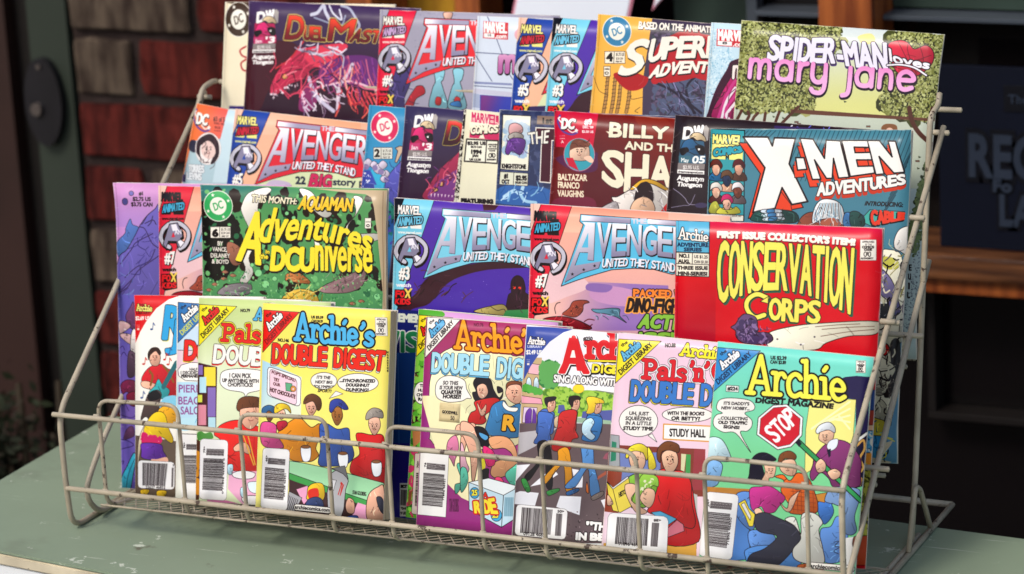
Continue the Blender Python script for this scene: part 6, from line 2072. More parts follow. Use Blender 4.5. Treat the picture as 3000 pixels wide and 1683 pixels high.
'rj': '''g f2efe6 ecebe4 0 0 0 1665 0 0 1215 0 1215 1665 0 1665
p 6c5c50 - 5 2 1166 460 1209 461 1678 -6 1696
c d8c8b0 1c1216 4 22 1447 31 1215 88 1081 108 1088 60 1239
c c82030 1c1216 4 61 688 99 629 156 587 251 568 318 608 394 623 395 828 319 830 147 785 137 736 70 721
c e8b49c 1c1216 4 56 721 108 712 195 734 290 757 280 790 166 784 70 762
c e8b49c 1c1216 4 137 521 156 471 223 462 242 519 223 577 175 586 146 562
c 3a2018 1c1216 3 127 538 122 480 156 438 213 433 246 470 232 495 194 462 146 496
s 8c5c28 20 137 628 166 669 147 744
s 8c5c28 20 271 584 318 633 366 714
c 3cb0b4 1c1216 4 128 810 185 751 223 692 261 741 328 780 309 839 271 856 147 843
l 2c6c74 42 271 757 394 557
c 5c4a48 1c1216 4 52 1035 90 902 128 818 204 784 252 815 233 898 224 997 147 1032 100 1009
c 18141c - 5 118 827 185 784 242 816 233 857 147 876 118 852
c 88c8e0 - 5 271 848 395 828 395 910 243 939
c e8b030 1c1216 4 224 948 338 904 404 943 395 1075 243 1079
c ecc828 1c1216 4 88 1097 155 996 232 961 289 993 318 1090 365 1180 346 1221 261 1175 242 1192 146 1170 89 1155
p f0ecd8 - 5 69 1147 251 1191 223 1233 60 1214
n d0206c 60 22 74 1151 251 1191 218 1234 65 1214
c 6c38a4 1c1216 4 65 1230 242 1233 270 1290 299 1338 213 1366 70 1354 60 1297
c e8b49c - 5 156 1359 213 1357 299 1338 309 1379 175 1384
c e8c030 1c1216 3 56 1619 137 1616 109 1658 61 1660
c e8c030 1c1216 3 214 1621 300 1618 281 1668 214 1663
t b 30 c8cc60:6:5:5/1c1216:5/38a8dc 2 279 91 525 100 241 354 517 358|RJ
t bm 30 1c1216:5/38a8dc 2 308 205 459 211 294 411 432 409|J
e 3c5c90 - 5 155 282 169 282 155 290
l 3c5c90 7 167 282 172 228
l 3c5c90 9 172 228 188 248
e c03830 - 5 79 572 93 572 79 580
l c03830 7 91 572 97 518
l c03830 9 97 518 112 538
e 3c5c90 - 5 318 485 331 484 318 493
l 3c5c90 7 329 484 335 431
l 3c5c90 9 335 431 350 451
e c03830 - 5 280 531 293 530 280 539
l c03830 7 291 530 297 477
l c03830 9 297 477 312 497
e c03830 - 5 313 571 327 571 313 579
l c03830 7 325 571 330 517
l c03830 9 330 517 346 538
e 3c5c90 - 5 61 853 74 853 61 861
l 3c5c90 7 72 853 78 799
l 3c5c90 9 78 799 93 819
u tri2 -3 -1 431 -2 -2 404 d82028 ece07c 5c1018 $2.69_US
p f0eeee 50484c 2 27 1400 36 1380 59 1372 348 1376 370 1385 380 1404 378 1578 368 1597 346 1605 59 1605 37 1597 27 1578
b 2a2024 11 70 1391 313 1391 290 1577 70 1581
b 2a2024 5 352 1423 371 1422 366 1583 347 1583
t b 1 1c1216 2 99 1583 292 1578 99 1605 292 1600|22627_46852
t b 1.5 1c1216 2 360 1394 373 1393 360 1412 373 1411|3
e 201418 - 5 172 514 176 514 172 520
s 3a2420 4 165 504 172 501 180 504
e 201418 - 5 201 514 205 514 201 519
s 3a2420 4 208 503 201 500 193 504
s 7a4a3c 3 186 516 190 524 185 526
s 7c2c2c 4 175 534 187 538 198 533''',
'd96': '''g f0eee6 ecebe2 0 0 0 1665 0 0 1215 0 1215 1665 0 1665
p c8dcec - 5 10 240 221 235 223 431 7 437
p eacdd8 - 5 9 437 223 435 215 529 9 649 6 535
l 1c1216 4 9 437 205 435
p f4f2ee 1c1216 4 13 600 46 558 130 535 411 531 413 686 85 684 23 649
t b 2 1c1216 2 121 581 197 578 122 601 197 599|HALF
t b 2 1c1216 2 39 609 206 604 39 634 206 629|I_DECIDED
t b 3.5 1c1216 2 45 639 281 631 45 661 282 653|PERMANENTLY
p bcdff0 - 5 7 699 226 692 230 1086 4 1095
t b 3.5 9c5c9c 2 17 723 282 715 18 784 283 776|PIERRE
t b 3.5 9c5c9c 2 15 821 283 812 16 883 284 874|BEACH
t b 3.5 9c5c9c 2 40 902 284 894 40 964 285 955|SALON
c 3ca8d8 - 5 51 1058 116 1022 191 995 173 1037 88 1056
c c0e4f0 - 5 31 1009 135 989 191 995 136 1087 32 1091
t bm 20 f0d040:1:-6:12/1c1216:5/e02820 2 77 359 316 359 69 513 308 518|DO
u tri 10 42 369 57 11 375 3c7cb8 f4f2ee 1c2438 d8d858
p f0eeec - 5 54 1124 257 1129 262 1651 55 1653
b 2a2024 4 98 1208 98 1253 258 1249 257 1204
b 2a2024 6 67 1300 65 1529 204 1527 207 1296
t b 1.5 1c1216 2 70 1242 69 1193 88 1242 88 1192|96>
l 1c1216 5 52 1124 200 1123''',
'd79': '''g c9d89c dfe8c4 0 0 0 1665 0 0 1215 0 1215 1665 0 1665
g c4d490 e0e8c8 198 0 303 627 -7 6 842 13 818 1089 6 1128
p 4c2428 - 5 4 530 181 559 182 1073 -4 1082
p 8c74b8 - 5 4 550 46 548 48 630 6 631
p ecd848 - 5 60 564 167 560 170 714 63 718
p b8dce8 - 5 17 647 81 644 83 774 20 777
p 8c74b8 - 5 96 729 171 726 175 965 101 969
p d8dc5c - 5 4 794 46 792 47 853 5 855
p d890a0 - 5 10 875 85 872 88 1038 14 1042
p b8dce8 - 5 106 972 175 969 177 1073 108 1076
c f4f2ee 1c1216 4 211 655 229 598 321 570 487 564 625 590 627 711 481 758 454 791 421 756 287 741 221 704
t b 2.5 1c1216 2 295 605 497 602 296 640 497 637|I_CAN_PICK
t b 3 1c1216 2 231 651 571 645 232 679 572 673|UP_ANYTHING_WITH
t b 2.5 1c1216 2 282 683 517 677 283 713 517 707|CHOPSTICKS!
c e0302c 1c1216 5 163 1109 208 1042 300 997 410 984 568 1025 706 1059 712 1381 335 1392 286 1241 219 1147
c e8b49c 1c1216 4 350 1205 414 1162 479 1175 507 1230 490 1255 415 1235 360 1237
c 70442a 1c1216 4 380 832 444 789 572 791 656 836 611 886 391 912
c e8b49c 1c1216 4 400 928 427 886 611 878 576 985 504 1052 430 1016
l d8a840 11 431 1096 537 1341
l d8a840 11 477 1094 551 1337
c 5a9c4c - 5 4 1109 41 1090 79 1105 134 1094 154 1142 61 1155 14 1165
p e8b0cc - 5 308 1402 712 1381 718 1686 442 1670 301 1548
p d884b0 - 5 108 1648 294 1642 442 1670 718 1686 719 1727 108 1673
c ecebec 1c1216 4 345 1416 437 1391 548 1405 530 1447 438 1460 355 1448
c bcdcec 1c1216 3 297 1354 344 1351 336 1425 299 1423
c dcecf0 1c1216 3 485 1490 549 1474 586 1484 569 1566 505 1553
c ecebec 1c1216 4 432 1614 533 1588 625 1611 571 1663 470 1660
c bcdcec 1c1216 3 421 1534 467 1531 460 1604 423 1598
p 5c3828 - 5 0 1158 33 1172 33 1653 0 1655
n d8942c 18 30 -3 1239 25 1238 33 1645 5 1646
t b 3 1c1216 2 389 80 477 77 389 104 478 101|NO.79
t k 10 1c1216:5/58b0dc 2 523 63 934 82 511 164 917 171|Archie's
t k 13 1c1216:16/f0e83c:12/1c1216:4/e02820 2 216 206 581 210 205 344 574 351|Pals
t bm 15 d82c30:2:-5:13/1c1216:4/f0eee8 2 150 380 867 397 136 525 852 537|DOUBLE
u tri 4 54 355 61 6 395 f0e430 e03028 1c1216 1c1216
p f0eeee 50484c 2 34 1177 44 1158 66 1150 264 1151 286 1159 295 1179 290 1617 281 1636 259 1645 64 1645 42 1636 33 1617
b 2a2024 31 95 1230 91 1283 257 1281 260 1228
b 2a2024 32 68 1309 61 1568 251 1567 255 1307
t b 1.5 1c1216 2 66 1267 65 1211 84 1266 82 1211|79>
t b 1.2 1c1216 2 245 1592 255 1299 260 1591 267 1299|0_71896_46953_0
e 201418 - 5 475 936 482 936 475 947
s 3a2420 4 460 916 474 909 490 915
e 201418 - 5 532 934 540 934 533 945
s 3a2420 4 547 912 532 906 517 913
s 7a4a3c 3 504 939 509 956 501 960
s 7c2c2c 4 480 976 504 983 528 974''',
'dd146': '''g f4e46c f6ee90 0 0 0 1665 0 0 1155 0 1155 1665 0 1665
g b4d8e8 e4ecd8 23 509 347 782 15 460 378 575 385 896 20 921
p f2eef0 1c1216 4 66 535 76 517 98 514 343 569 365 582 375 604 375 786 365 804 344 808 100 749 78 735 69 712
p f0d0dc 1c1216 3 87 548 95 533 113 531 313 593 332 606 339 626 341 781 333 796 315 799 119 747 100 735 92 715
t b 2.5 5c2830 2 104 539 326 593 102 560 323 617|POP'S_SPECIAL!
t b 2.5 5c2830 2 125 594 175 601 126 620 176 628|TRY
t b 2.5 5c2830 2 121 631 185 640 122 655 186 663|OUR
t b 3.5 4c2028 2 96 675 331 722 94 707 326 751|HOT_CHOCOLATE
p 68b088 1c1216 3 234 628 294 633 294 698 240 692
e d89850 1c1216 3 306 673 332 672 307 697
e f0d0dc - 5 306 675 315 674 306 682
c e09428 1c1216 5 295 931 345 905 395 909 482 970 556 936 568 1024 531 1130 558 1188 510 1236 443 1248 308 1243 228 1152 167 1097 181 1036 230 980
c 4060a8 1c1216 5 557 950 623 931 716 969 815 955 836 1049 874 1165 811 1243 679 1268 561 1262 572 1127
c d0282c 1c1216 5 884 1009 924 984 1015 993 1114 986 1142 1072 1155 1373 930 1331 846 1300 859 1210 923 1147
c d85c98 1c1216 5 26 972 93 952 162 977 173 1051 237 1151 67 1156 21 1077
c c03048 1c1216 5 169 954 245 934 263 970 189 1020
c e8b49c 1c1216 4 425 803 443 757 503 753 526 811 503 860 478 880 452 864
c a87038 1c1216 4 661 854 679 801 739 797 761 862 739 917 715 939 689 921
c e8b8a0 1c1216 4 991 906 1010 849 1074 845 1098 913 1074 971 1048 994 1021 975
c 8c5c34 1c1216 4 63 894 76 867 119 864 135 904 119 938 101 952 83 941
c e8b8a0 1c1216 4 173 872 186 849 228 846 244 882 228 913 210 926 192 916
c 6c4428 1c1216 4 407 789 422 729 488 702 556 735 567 801 535 833 490 762
c 38489c 1c1216 4 639 819 649 751 714 725 773 751 809 800 768 810 708 785 661 840
c a09890 1c1216 4 969 878 975 819 1031 778 1105 795 1116 853 1042 851
c 3c6c98 1c1216 4 40 918 29 852 87 818 147 836 141 889 89 863
c e8c838 1c1216 4 149 881 147 821 205 795 273 813 293 871 241 838
c eceef2 1c1216 4 396 1133 480 1127 480 1231 418 1243
e 8c5c38 1c1216 3 438 1130 479 1127 439 1143
c eceef2 1c1216 4 732 1160 815 1154 815 1258 754 1270
e 8c5c38 1c1216 3 774 1157 814 1155 774 1171
c eceef2 1c1216 4 1032 1205 1114 1199 1115 1302 1053 1314
e 8c5c38 1c1216 3 1073 1202 1113 1199 1074 1215
p a8dcb0 1c1216 4 296 1252 444 1263 680 1290 1146 1366 1154 1557 812 1473 602 1422 296 1356
p 4ca458 1c1216 4 296 1349 602 1422 812 1473 1154 1549 1156 1593 772 1520 520 1466 298 1401
p 4a3034 - 5 298 1401 1156 1601 1160 1703 309 1654
p e8a8c8 - 5 369 1477 468 1440 489 1535 441 1591
p e8a8c8 - 5 923 1538 1155 1586 1160 1703 862 1683
c e8c430 1c1216 4 467 1507 477 1447 534 1413 610 1422 615 1540 473 1551
c d83828 - 5 478 1476 561 1455 565 1537 489 1542
p b4b4b8 1c1216 5 681 1320 770 1261 833 1375 811 1443 801 1599 779 1668 661 1640 646 1478
p 78787c 1c1216 4 679 1283 795 1256 832 1360 781 1320
p d8d8dc 1c1216 3 675 1372 725 1376 703 1459 662 1462
c e8b49c 1c1216 5 999 1591 1019 1464 1098 1399 1148 1403 1159 1667 1028 1677
c 3c3c4c 1c1216 3 1086 1488 1126 1478 1153 1520 1156 1608 1114 1574
c e8b49c 1c1216 4 816 1569 838 1508 889 1533 893 1622 835 1626
c 3c5cb0 1c1216 3 836 1656 919 1642 929 1678 846 1685
c 3c4c78 1c1216 4 457 1582 489 1542 556 1522 607 1548 610 1615 459 1627
p a8a8ac 1c1216 3 302 1497 422 1540 359 1657 275 1664
l 4c4448 6 308 1534 275 1649
l 4c4448 6 323 1539 290 1651
l 4c4448 6 339 1544 305 1653
l 4c4448 6 354 1549 320 1654
l 4c4448 6 369 1553 336 1656
l 4c4448 6 385 1558 351 1658
t b 1.5 1c1216 2 873 1446 995 1451 874 1475 996 1481|STAN_GOLDBERG
t b 5 c83830 2 767 1387 793 1408 738 1486 772 1498|TV
p efece6 1c1216 4 352 1614 359 1600 374 1594 667 1597 682 1603 687 1617 687 1626 680 1640 664 1646 372 1644 357 1639 351 1625
t b 2.5 1c1216 2 361 1603 680 1605 358 1631 677 1632|archiecomics.com
e efece6 1c1216 4 580 592 698 585 583 659
e efece6 1c1216 4 884 590 1065 579 888 665
p efece6 1c1216 3 691 666 757 685 634 730
e efece6 - 5 580 592 694 585 583 656
e efece6 - 5 884 590 1061 579 887 662
t b 2 1c1216 2 517 555 639 552 513 577 635 575|IT'S_THE
t b 2 1c1216 2 504 594 660 589 500 616 656 610|NEXT_BIG
t b 2 1c1216 2 494 632 675 626 490 653 670 646|"OLYMPIC"
t b 2.5 1c1216 2 532 662 655 659 527 684 651 681|SPORT!
t b 3.5 1c1216 2 725 568 1039 553 720 592 1035 577|...SYNCHRONIZED
t b 3.5 1c1216 2 781 600 989 591 777 623 985 615|DOUGHNUT
t b 3.5 1c1216 2 783 637 984 629 779 661 980 653|DUNKING!
t k 17 1c1216:14/58b8e4 3 285 58 581 74 859 102 296 282 590 289 864 285|Archie
t k 17 1c1216:14/58b8e4 2 876 110 1019 120 877 287 1000 288|'s
t bm 16 1c1216:4:-6:12/f2efe6:0:-6:12/1c1216:4/e42c14 2 105 322 606 326 102 478 605 474|DOUBLE
t bm 16 1c1216:4:-6:12/f2efe6:0:-6:12/1c1216:4/e42c14 2 665 326 1121 327 663 476 1102 479|DIGEST
t b 3 1c1216 2 444 80 555 78 445 100 555 97|US_$3.59
t b 2.5 1c1216 2 449 111 551 109 450 130 551 128|CAN_$4.29
t b 3.5 1c1216 2 148 278 249 278 149 302 250 302|NO.146
t b 2.5 1c1216 2 1129 326 1144 325 1130 340 1144 339|M
t b 2.5 1c1216 2 1130 347 1144 346 1131 360 1145 359|A
t b 2.5 1c1216 2 1131 367 1145 366 1132 381 1146 380|G
t b 2.5 1c1216 2 1132 388 1146 387 1133 402 1147 401|A
t b 2.5 1c1216 2 1133 409 1147 408 1134 422 1148 422|Z
t b 2.5 1c1216 2 1134 429 1148 428 1134 443 1149 442|I
t b 2.5 1c1216 2 1135 450 1149 449 1135 464 1149 463|N
t b 2.5 1c1216 2 1136 471 1150 470 1136 485 1150 484|E
u stamp 1016 61 1123 65 1021 202
u tri 10 56 338 57 15 398 e42018 f4f2ee 1c1216 7c1414
p f0eeee 50484c 2 49 1189 58 1171 78 1163 265 1161 286 1169 295 1187 292 1629 283 1647 262 1655 77 1654 56 1646 47 1628
b 2a2024 41 101 1242 97 1292 258 1292 259 1243
b 2a2024 42 76 1320 74 1571 254 1572 254 1322
t b 1.2 1c1216 2 253 1546 255 1352 265 1545 271 1351|09128_46951
t b 1.5 1c1216 2 79 1276 77 1223 96 1275 94 1222|46>
e 201418 - 5 457 821 462 820 457 828
s 3a2420 4 447 807 456 802 466 806
e 201418 - 5 495 818 500 818 495 825
s 3a2420 4 503 804 494 800 484 805
s 7a4a3c 3 476 822 481 833 474 836
s 7c2c2c 4 461 846 477 851 492 844
e 201418 - 5 694 872 699 871 695 878
s 3a2420 4 685 859 694 855 703 858
e 201418 - 5 729 869 734 869 730 876
s 3a2420 4 737 856 729 852 719 857
s 7a4a3c 3 712 873 717 883 711 886
s 7c2c2c 4 698 896 713 900 727 894
e 201418 - 5 1027 923 1032 922 1027 930
s 3a2420 4 1017 910 1026 905 1036 908
e 201418 - 5 1064 920 1068 920 1064 927
s 3a2420 4 1072 906 1063 902 1053 907
s 7a4a3c 3 1045 924 1051 935 1044 938
s 7c2c2c 4 1031 948 1046 953 1062 946
e 201418 - 5 89 910 92 910 89 914
s 3a2420 4 83 902 88 899 94 902
e 201418 - 5 110 908 113 908 110 912
s 3a2420 4 115 900 110 898 104 901
s 7a4a3c 3 100 911 103 917 99 918
s 7c2c2c 4 91 924 100 927 109 923
e 201418 - 5 198 887 201 887 198 892
s 3a2420 4 193 880 198 877 204 879
e 201418 - 5 219 886 222 886 220 890
s 3a2420 4 224 878 219 876 213 879
s 7a4a3c 3 209 888 212 894 208 896
s 7c2c2c 4 201 902 210 905 218 901''',
'd70': '''g 7cbc4c 5c9c3c 0 0 0 1665 0 0 1213 0 1213 1665 0 1665
p d4a0d0 - 5 210 1 1222 6 1282 842 317 936 252 351
c 5cac38 - 5 1 -1 95 -8 211 5 229 36 165 49 3 77
p 6c4030 - 5 4 447 98 380 139 953 0 967
n 2c2018/5cac38/88c850 160 30 -1 373 97 365 139 953 24 964
e efece6 1c1216 4 69 664 134 657 75 752
t b 3 1c1216 2 52 595 114 589 53 619 116 613|THE
t b 3 1c1216 2 38 633 128 625 39 655 129 647|HUNT
t b 3 1c1216 2 28 671 134 661 30 693 136 683|CHILLY
t b 5 1c1216 2 43 704 122 697 44 727 124 719|RAT
u tri 5 47 303 45 4 380 f0dc28 d83028 1c1216 1c1216
p 64ac3c - 5 -1 915 81 907 96 1700 5 1702
n 2c6c28/8cd050/c83c6c 60 24 15 1025 56 1021 68 1651 10 1657
p b0784c - 5 12 973 93 965 83 1055 29 1105
p 8c5438 - 5 13 1463 45 1445 37 1565 12 1568
p c8bcb4 1c1216 3 47 1156 50 1150 56 1147 113 1141 120 1143 122 1149 132 1628 130 1634 124 1636 59 1631 52 1628 50 1622
b 2a2024 7 69 1302 74 1568 116 1571 109 1298
t b 2 1c1216 2 72 1264 68 1205 91 1262 87 1203|70>''',
'a76': '''g a4387c 9c3884 0 0 0 1665 0 0 1215 0 1215 1665 0 1665
g ac3c6c 9c3888 433 -14 481 858 -4 0 1069 -13 1118 879 25 968
c f4ecc0 1c1216 4 83 922 58 598 70 450 127 299 236 226 363 180 604 193 767 254 889 303 921 895 248 1024 86 963
p f4ecc0 - 5 -7 625 260 605 494 806 529 1446 385 1400 258 1302 148 1069 13 697
c 241c28 1c1216 4 437 496 458 451 521 432 587 456 615 527 666 588 695 542 656 553 645 503 694 521 690 594 628 620 548 619 468 633 433 570 464 553
c e8b8a0 1c1216 4 470 523 509 491 549 502 569 559 531 606 490 594
c c82c2c 1c1216 5 453 641 515 614 626 591 676 617 616 687 554 735 565 778 526 810 413 805 425 731 472 698
c e8b49c 1c1216 3 477 639 520 694 557 648 553 721 514 738
c 80482c 1c1216 4 727 540 724 475 778 449 858 458 860 501 788 485 751 545
c e8b49c 1c1216 4 720 548 748 488 843 480 864 573 827 627 755 603
c 4080b0 1c1216 5 614 651 707 607 757 654 859 631 873 870 611 891 561 851 586 740
c f0eee8 1c1216 3 707 614 757 654 829 656 815 686 743 684 701 651
t b 18 1c1216:9/e0a830 2 706 727 817 722 696 837 807 831|R
c e8b49c 1c1216 4 301 909 313 835 393 814 482 829 510 1097 479 1056 421 885 341 906
c e8b49c 1c1216 4 358 905 406 915 382 1064 351 1081
c d884a8 1c1216 4 236 1047 247 958 310 916 339 1009 312 1114 307 1158 280 1116
c 60b8a0 1c1216 4 330 1149 370 1138 425 1250 395 1297 335 1376 323 1303 377 1269
c c83040 1c1216 3 355 1007 398 1062 371 1153 354 1139
c e8b49c 1c1216 5 346 809 410 803 477 856 517 999 491 1250 467 1252 440 1064 376 923 351 911
c 1c1820 1c1216 4 468 835 548 836 600 905 596 978 516 977 497 913
c 60a8d8 - 5 511 876 584 899 570 929 528 911
c d8a078 1c1216 5 600 905 751 892 836 987 843 1117 783 1181 674 1219 623 1180 666 1089 808 1048 740 981 629 990
c d83078 1c1216 4 548 982 630 1004 657 1060 652 1119 588 1125
c 60b8a0 1c1216 4 751 1183 812 1120 858 1101 852 1276 795 1252
c c8c030 - 5 516 985 571 1097 574 1155 536 1202
c 1c1820 1c1216 4 543 1180 606 1152 609 1210 621 1289 566 1309
c d84070 1c1216 4 666 1220 721 1215 749 1285 679 1321
c e0b0c0 1c1216 4 355 983 380 996 411 1111 438 1167 416 1213 369 1231
c 60b8a0 1c1216 4 366 1173 414 1169 435 1255 407 1331 375 1348
p c4dce8 1c1216 5 440 1273 532 1261 845 1291 850 1524 742 1599 456 1487
p e8eef0 1c1216 4 440 1273 610 1225 843 1263 837 1292 745 1348
l 1c1216 5 745 1348 742 1599
e 4ca8d0 1c1216 4 693 1509 740 1505 696 1557
e 4ca8d0 1c1216 4 496 1352 536 1348 499 1395
t b 6 1c1216:3/f0e44c 2 657 1494 708 1489 659 1531 710 1526|25
t b 6 1c1216:3/f0e44c 2 470 1332 519 1328 472 1372 521 1368|25
t b 8 1c1216:3/d83028 2 570 1344 607 1340 572 1380 609 1377|A
t bm 14 c82c24:12/f0dc3c 2 492 1425 666 1380 505 1505 705 1493|RIDE
l 4c88a0 5 761 1364 761 1510
l 4c88a0 5 771 1364 771 1509
l 4c88a0 5 780 1363 780 1508
l 4c88a0 5 790 1362 790 1507
l 4c88a0 5 799 1361 799 1506
l 4c88a0 5 809 1360 809 1506
l 4c88a0 5 818 1359 818 1505
l 4c88a0 5 828 1358 828 1504
t b 1.2 5c1c4c 2 280 1417 361 1410 286 1519 367 1512|STAN_GOLDBERG
s 1c1216 2 405 499 398 528 417 571
s 1c1216 2 422 665 391 697 385 734
s 1c1216 2 683 456 693 492
s 1c1216 2 578 442 612 469 620 483
c efece6 1c1216 4 110 579 122 505 184 456 281 449 363 480 383 544 427 610 387 617 340 642 228 658 137 636
t b 2 1c1216 2 176 494 308 488 173 522 305 516|SO_THIS
t b 2 1c1216 2 149 534 348 523 145 562 345 551|IS_YOUR_NEW
t b 4 1c1216 2 163 568 342 559 159 596 339 587|QUARTER
t b 4 1c1216 2 181 602 338 594 177 630 335 622|HORSE?!
t k 15 7c1c1c:12/f0a41c 4 240 2 515 17 835 43 942 57 253 232 575 231 845 227 971 225|Archie's
t b 2.5 6c1c40 2 415 22 499 17 416 48 500 43|NO.76
t bm 15 1c1216:3:-5:14/60a8cc:0:-5:14/1c1216:3/a8d8e8 2 69 280 569 268 67 428 569 422|DOUBLE
t bm 15 1c1216:3:-5:14/60a8cc:0:-5:14/1c1216:3/a8d8e8 2 637 278 1123 265 633 429 1108 417|DIGEST
u tri 9 1 299 1 6 326 f0ece4 68b4dc 1c2c4c 1c1216
p efedea 1c1216 2 5 1077 257 1060 256 1566 8 1567
b 2a2024 51 69 1151 67 1201 230 1201 229 1152
b 2a2024 52 42 1232 44 1490 223 1489 226 1231
t b 1.2 1c1216 2 221 1437 222 1261 233 1436 238 1259|71896_46951
t b 1.5 1c1216 2 48 1188 46 1151 64 1186 62 1150|76
e 201418 - 5 496 545 500 544 497 549
s 3a2420 4 490 536 496 533 502 535
e 201418 - 5 520 543 524 543 521 548
s 3a2420 4 526 533 520 531 513 534
s 7a4a3c 3 508 546 511 553 508 554
s 7c2c2c 4 499 562 510 564 519 560
e 201418 - 5 778 541 783 540 778 548
s 3a2420 4 768 528 777 523 787 526
e 201418 - 5 813 538 818 538 814 545
s 3a2420 4 822 524 812 520 803 525
s 7a4a3c 3 796 542 802 552 795 555
s 7c2c2c 4 782 566 797 570 812 564''',
'a250': '''g e8e8ee eceef0 0 0 0 1665 0 0 1215 0 1215 1665 0 1665
p 7c8868 - 5 176 508 236 466 352 447 472 479 625 450 780 456 816 524 824 630 18 712
c 98c048 - 5 162 524 220 467 329 450 433 483 548 457 703 464 814 496 822 609 143 699
n 78a838/5c8c34/a8cc58 400 16 190 485 329 457 472 486 703 464 815 510 821 595 173 674
e f0d83c d8a830 3 474 454 521 449 476 488
p c8b088 - 5 -17 258 148 243 177 515 185 834 13 852
p e8b8c0 1c1216 3 49 296 160 300 214 381 40 376
p e8a8b8 1c1216 3 -2 554 164 560 183 601 2 612
c c8dce8 1c1216 3 37 492 32 435 50 404 72 431 77 496
c c8dce8 1c1216 3 100 486 95 429 113 398 134 425 139 490
n 3c8c3c/5cac4c 160 18 8 473 168 501 162 524 2 503
s 3c8c3c 20 215 295 185 413
n 3c8448/68ac60 140 40 160 300 269 290 265 434 186 427
p dcc8e0 1c1216 3 24 639 138 634 136 758 22 762
c 6c3c98 1c1216 2 68 649 93 653 96 704 99 843 60 847 41 709
c 6c3c98 1c1216 2 108 645 136 700 138 839 107 842 104 703
p 5c64a4 - 5 316 595 363 590 383 653 314 660
p 5c64a4 - 5 522 625 820 581 828 680 513 712
p 6c5c60 - 5 -5 770 764 692 835 1611 4 1709
p b8b4b8 - 5 1 842 319 773 143 936 6 1016
p 9cb8a0 - 5 265 678 762 671 765 699 268 728
c c8b094 1c1216 3 290 704 320 680 367 689 387 738 335 772 295 761
p e8e8ee - 5 -3 1097 114 1077 20 1196 -1 1227
p e8e8ee - 5 237 1143 312 1092 354 1131 243 1215 127 1250
p e8e8ee - 5 467 1075 561 1079 564 1209 509 1215
p e8e8ee - 5 5 1314 44 1295 202 1292 178 1396 4 1401
p e8e8ee - 5 383 1294 561 1281 557 1425 358 1383
p e8e8ee - 5 725 1291 770 1272 778 1379
c 4c70b8 1c1216 4 150 677 202 635 282 656 287 721 279 825 154 838 146 735
c c02c2c 1c1216 4 361 663 405 622 475 622 477 701 465 805 341 818
c 3c7cb8 1c1216 4 563 650 592 625 662 632 689 680 681 783 558 796
c e8b49c 1c1216 4 212 569 274 556 292 590 281 642 234 654
c e8b49c 1c1216 4 414 542 475 529 494 563 482 615 436 626
c e8b49c 1c1216 4 601 545 662 532 680 566 669 617 623 629
c 2c2430 1c1216 3 198 585 203 549 288 533 282 562 229 582 224 619
c 2c1c20 1c1216 3 400 565 405 522 474 508 499 534 446 546 434 598
c ecc83c 1c1216 3 545 522 590 503 676 516 694 543 633 556 615 623 554 636 565 585
c 4c70b8 1c1216 4 147 690 177 658 272 670 276 720 260 823 271 865 219 907 141 915 132 894 158 833
c 1c1820 1c1216 4 164 905 267 909 314 1222 260 1235 230 1043 116 1200 74 1176 175 1049
c c02c2c 1c1216 4 327 672 379 630 472 628 467 758 503 827 450 854 433 935 285 943 319 773
c d89828 1c1216 4 340 944 433 935 480 1232 426 1245 388 1055 259 1213 232 1173 339 1031
c 3c7cb8 1c1216 4 560 662 606 644 684 657 690 735 652 840 536 845 539 787
c c0dcf0 1c1216 4 533 708 592 667 625 699 599 766 641 805 605 837 531 788
c 5c90c8 1c1216 4 532 895 624 886 651 1027 713 1228 638 1265 599 1061 509 1207 416 1218 544 1052
c 3c8c48 1c1216 4 45 1208 84 1196 128 1264 123 1294 91 1290
c 3c8c48 1c1216 4 271 1270 363 1238 372 1259 297 1303 277 1298
c 2c5c90 1c1216 4 435 1259 525 1220 535 1241 452 1286
c 7c706c 1c1216 4 646 1271 735 1218 738 1254 664 1298
c d87838 1c1216 4 599 1162 621 1245 597 1234
p a85c48 - 5 756 1087 682 1138 688 1109 754 1058
p 9c5c6c - 5 736 931 758 915 755 972 716 969
n 4c4044/8c7c80 80 8 56 1454 739 1376 743 1622 12 1708
u tri2 4 14 426 -12 8 430 4458a8 f0eeec e8e8f0 $2.49_US
t b 26 1c1216:14:6:8/f0eeec:9/d81c28 2 361 62 447 61 309 340 545 321|A
p d81c28 - 5 366 68 440 69 544 314 451 316 436 267 377 269 366 320 315 321
p efece6 - 5 397 163 416 161 432 217 385 221
t k 23 1c1216:8:6:8/f0eeec:4/d81c28 2 494 10 974 -18 513 209 975 195|rchie
p f0dc3c 1c1216 3 533 222 990 190 991 204 535 240
t bm 9 1c1216:8:5:6/f0e040 2 575 254 948 240 572 315 953 304|DIGEST
t b 4 1c1216 2 484 51 561 44 486 79 563 72|#250
t b 7 1c1216:5/f0eeec 2 260 366 849 349 260 420 845 400|SING_ALONG_WITH...
p f0eeee 50484c 2 20 1428 29 1408 51 1399 426 1391 447 1399 456 1419 455 1600 446 1620 424 1629 54 1642 32 1634 22 1614
b 2a2024 61 69 1419 329 1408 324 1604 68 1619
b 2a2024 62 362 1433 413 1431 413 1604 363 1607
t b 1.2 1c1216 2 95 1609 296 1599 97 1634 298 1624|09128_46850
t b 2 1c1216 2 369 1407 426 1401 371 1426 428 1420|50>
t bm 12 1c1216:6/f0eeec 2 619 1472 839 1458 615 1527 835 1515|"THE
t bm 13 1c1216:6/f0eeec 2 532 1565 1120 1518 532 1616 1124 1568|IN_BEVERLY
e 201418 - 5 252 587 255 587 253 591
s 3a2420 4 247 580 252 577 257 579
e 201418 - 5 272 585 275 585 272 589
s 3a2420 4 276 577 271 575 266 578
s 7a4a3c 3 262 587 268 593 262 595
s 7c2c2c 4 255 601 264 603 272 599
e 201418 - 5 454 560 457 560 454 564
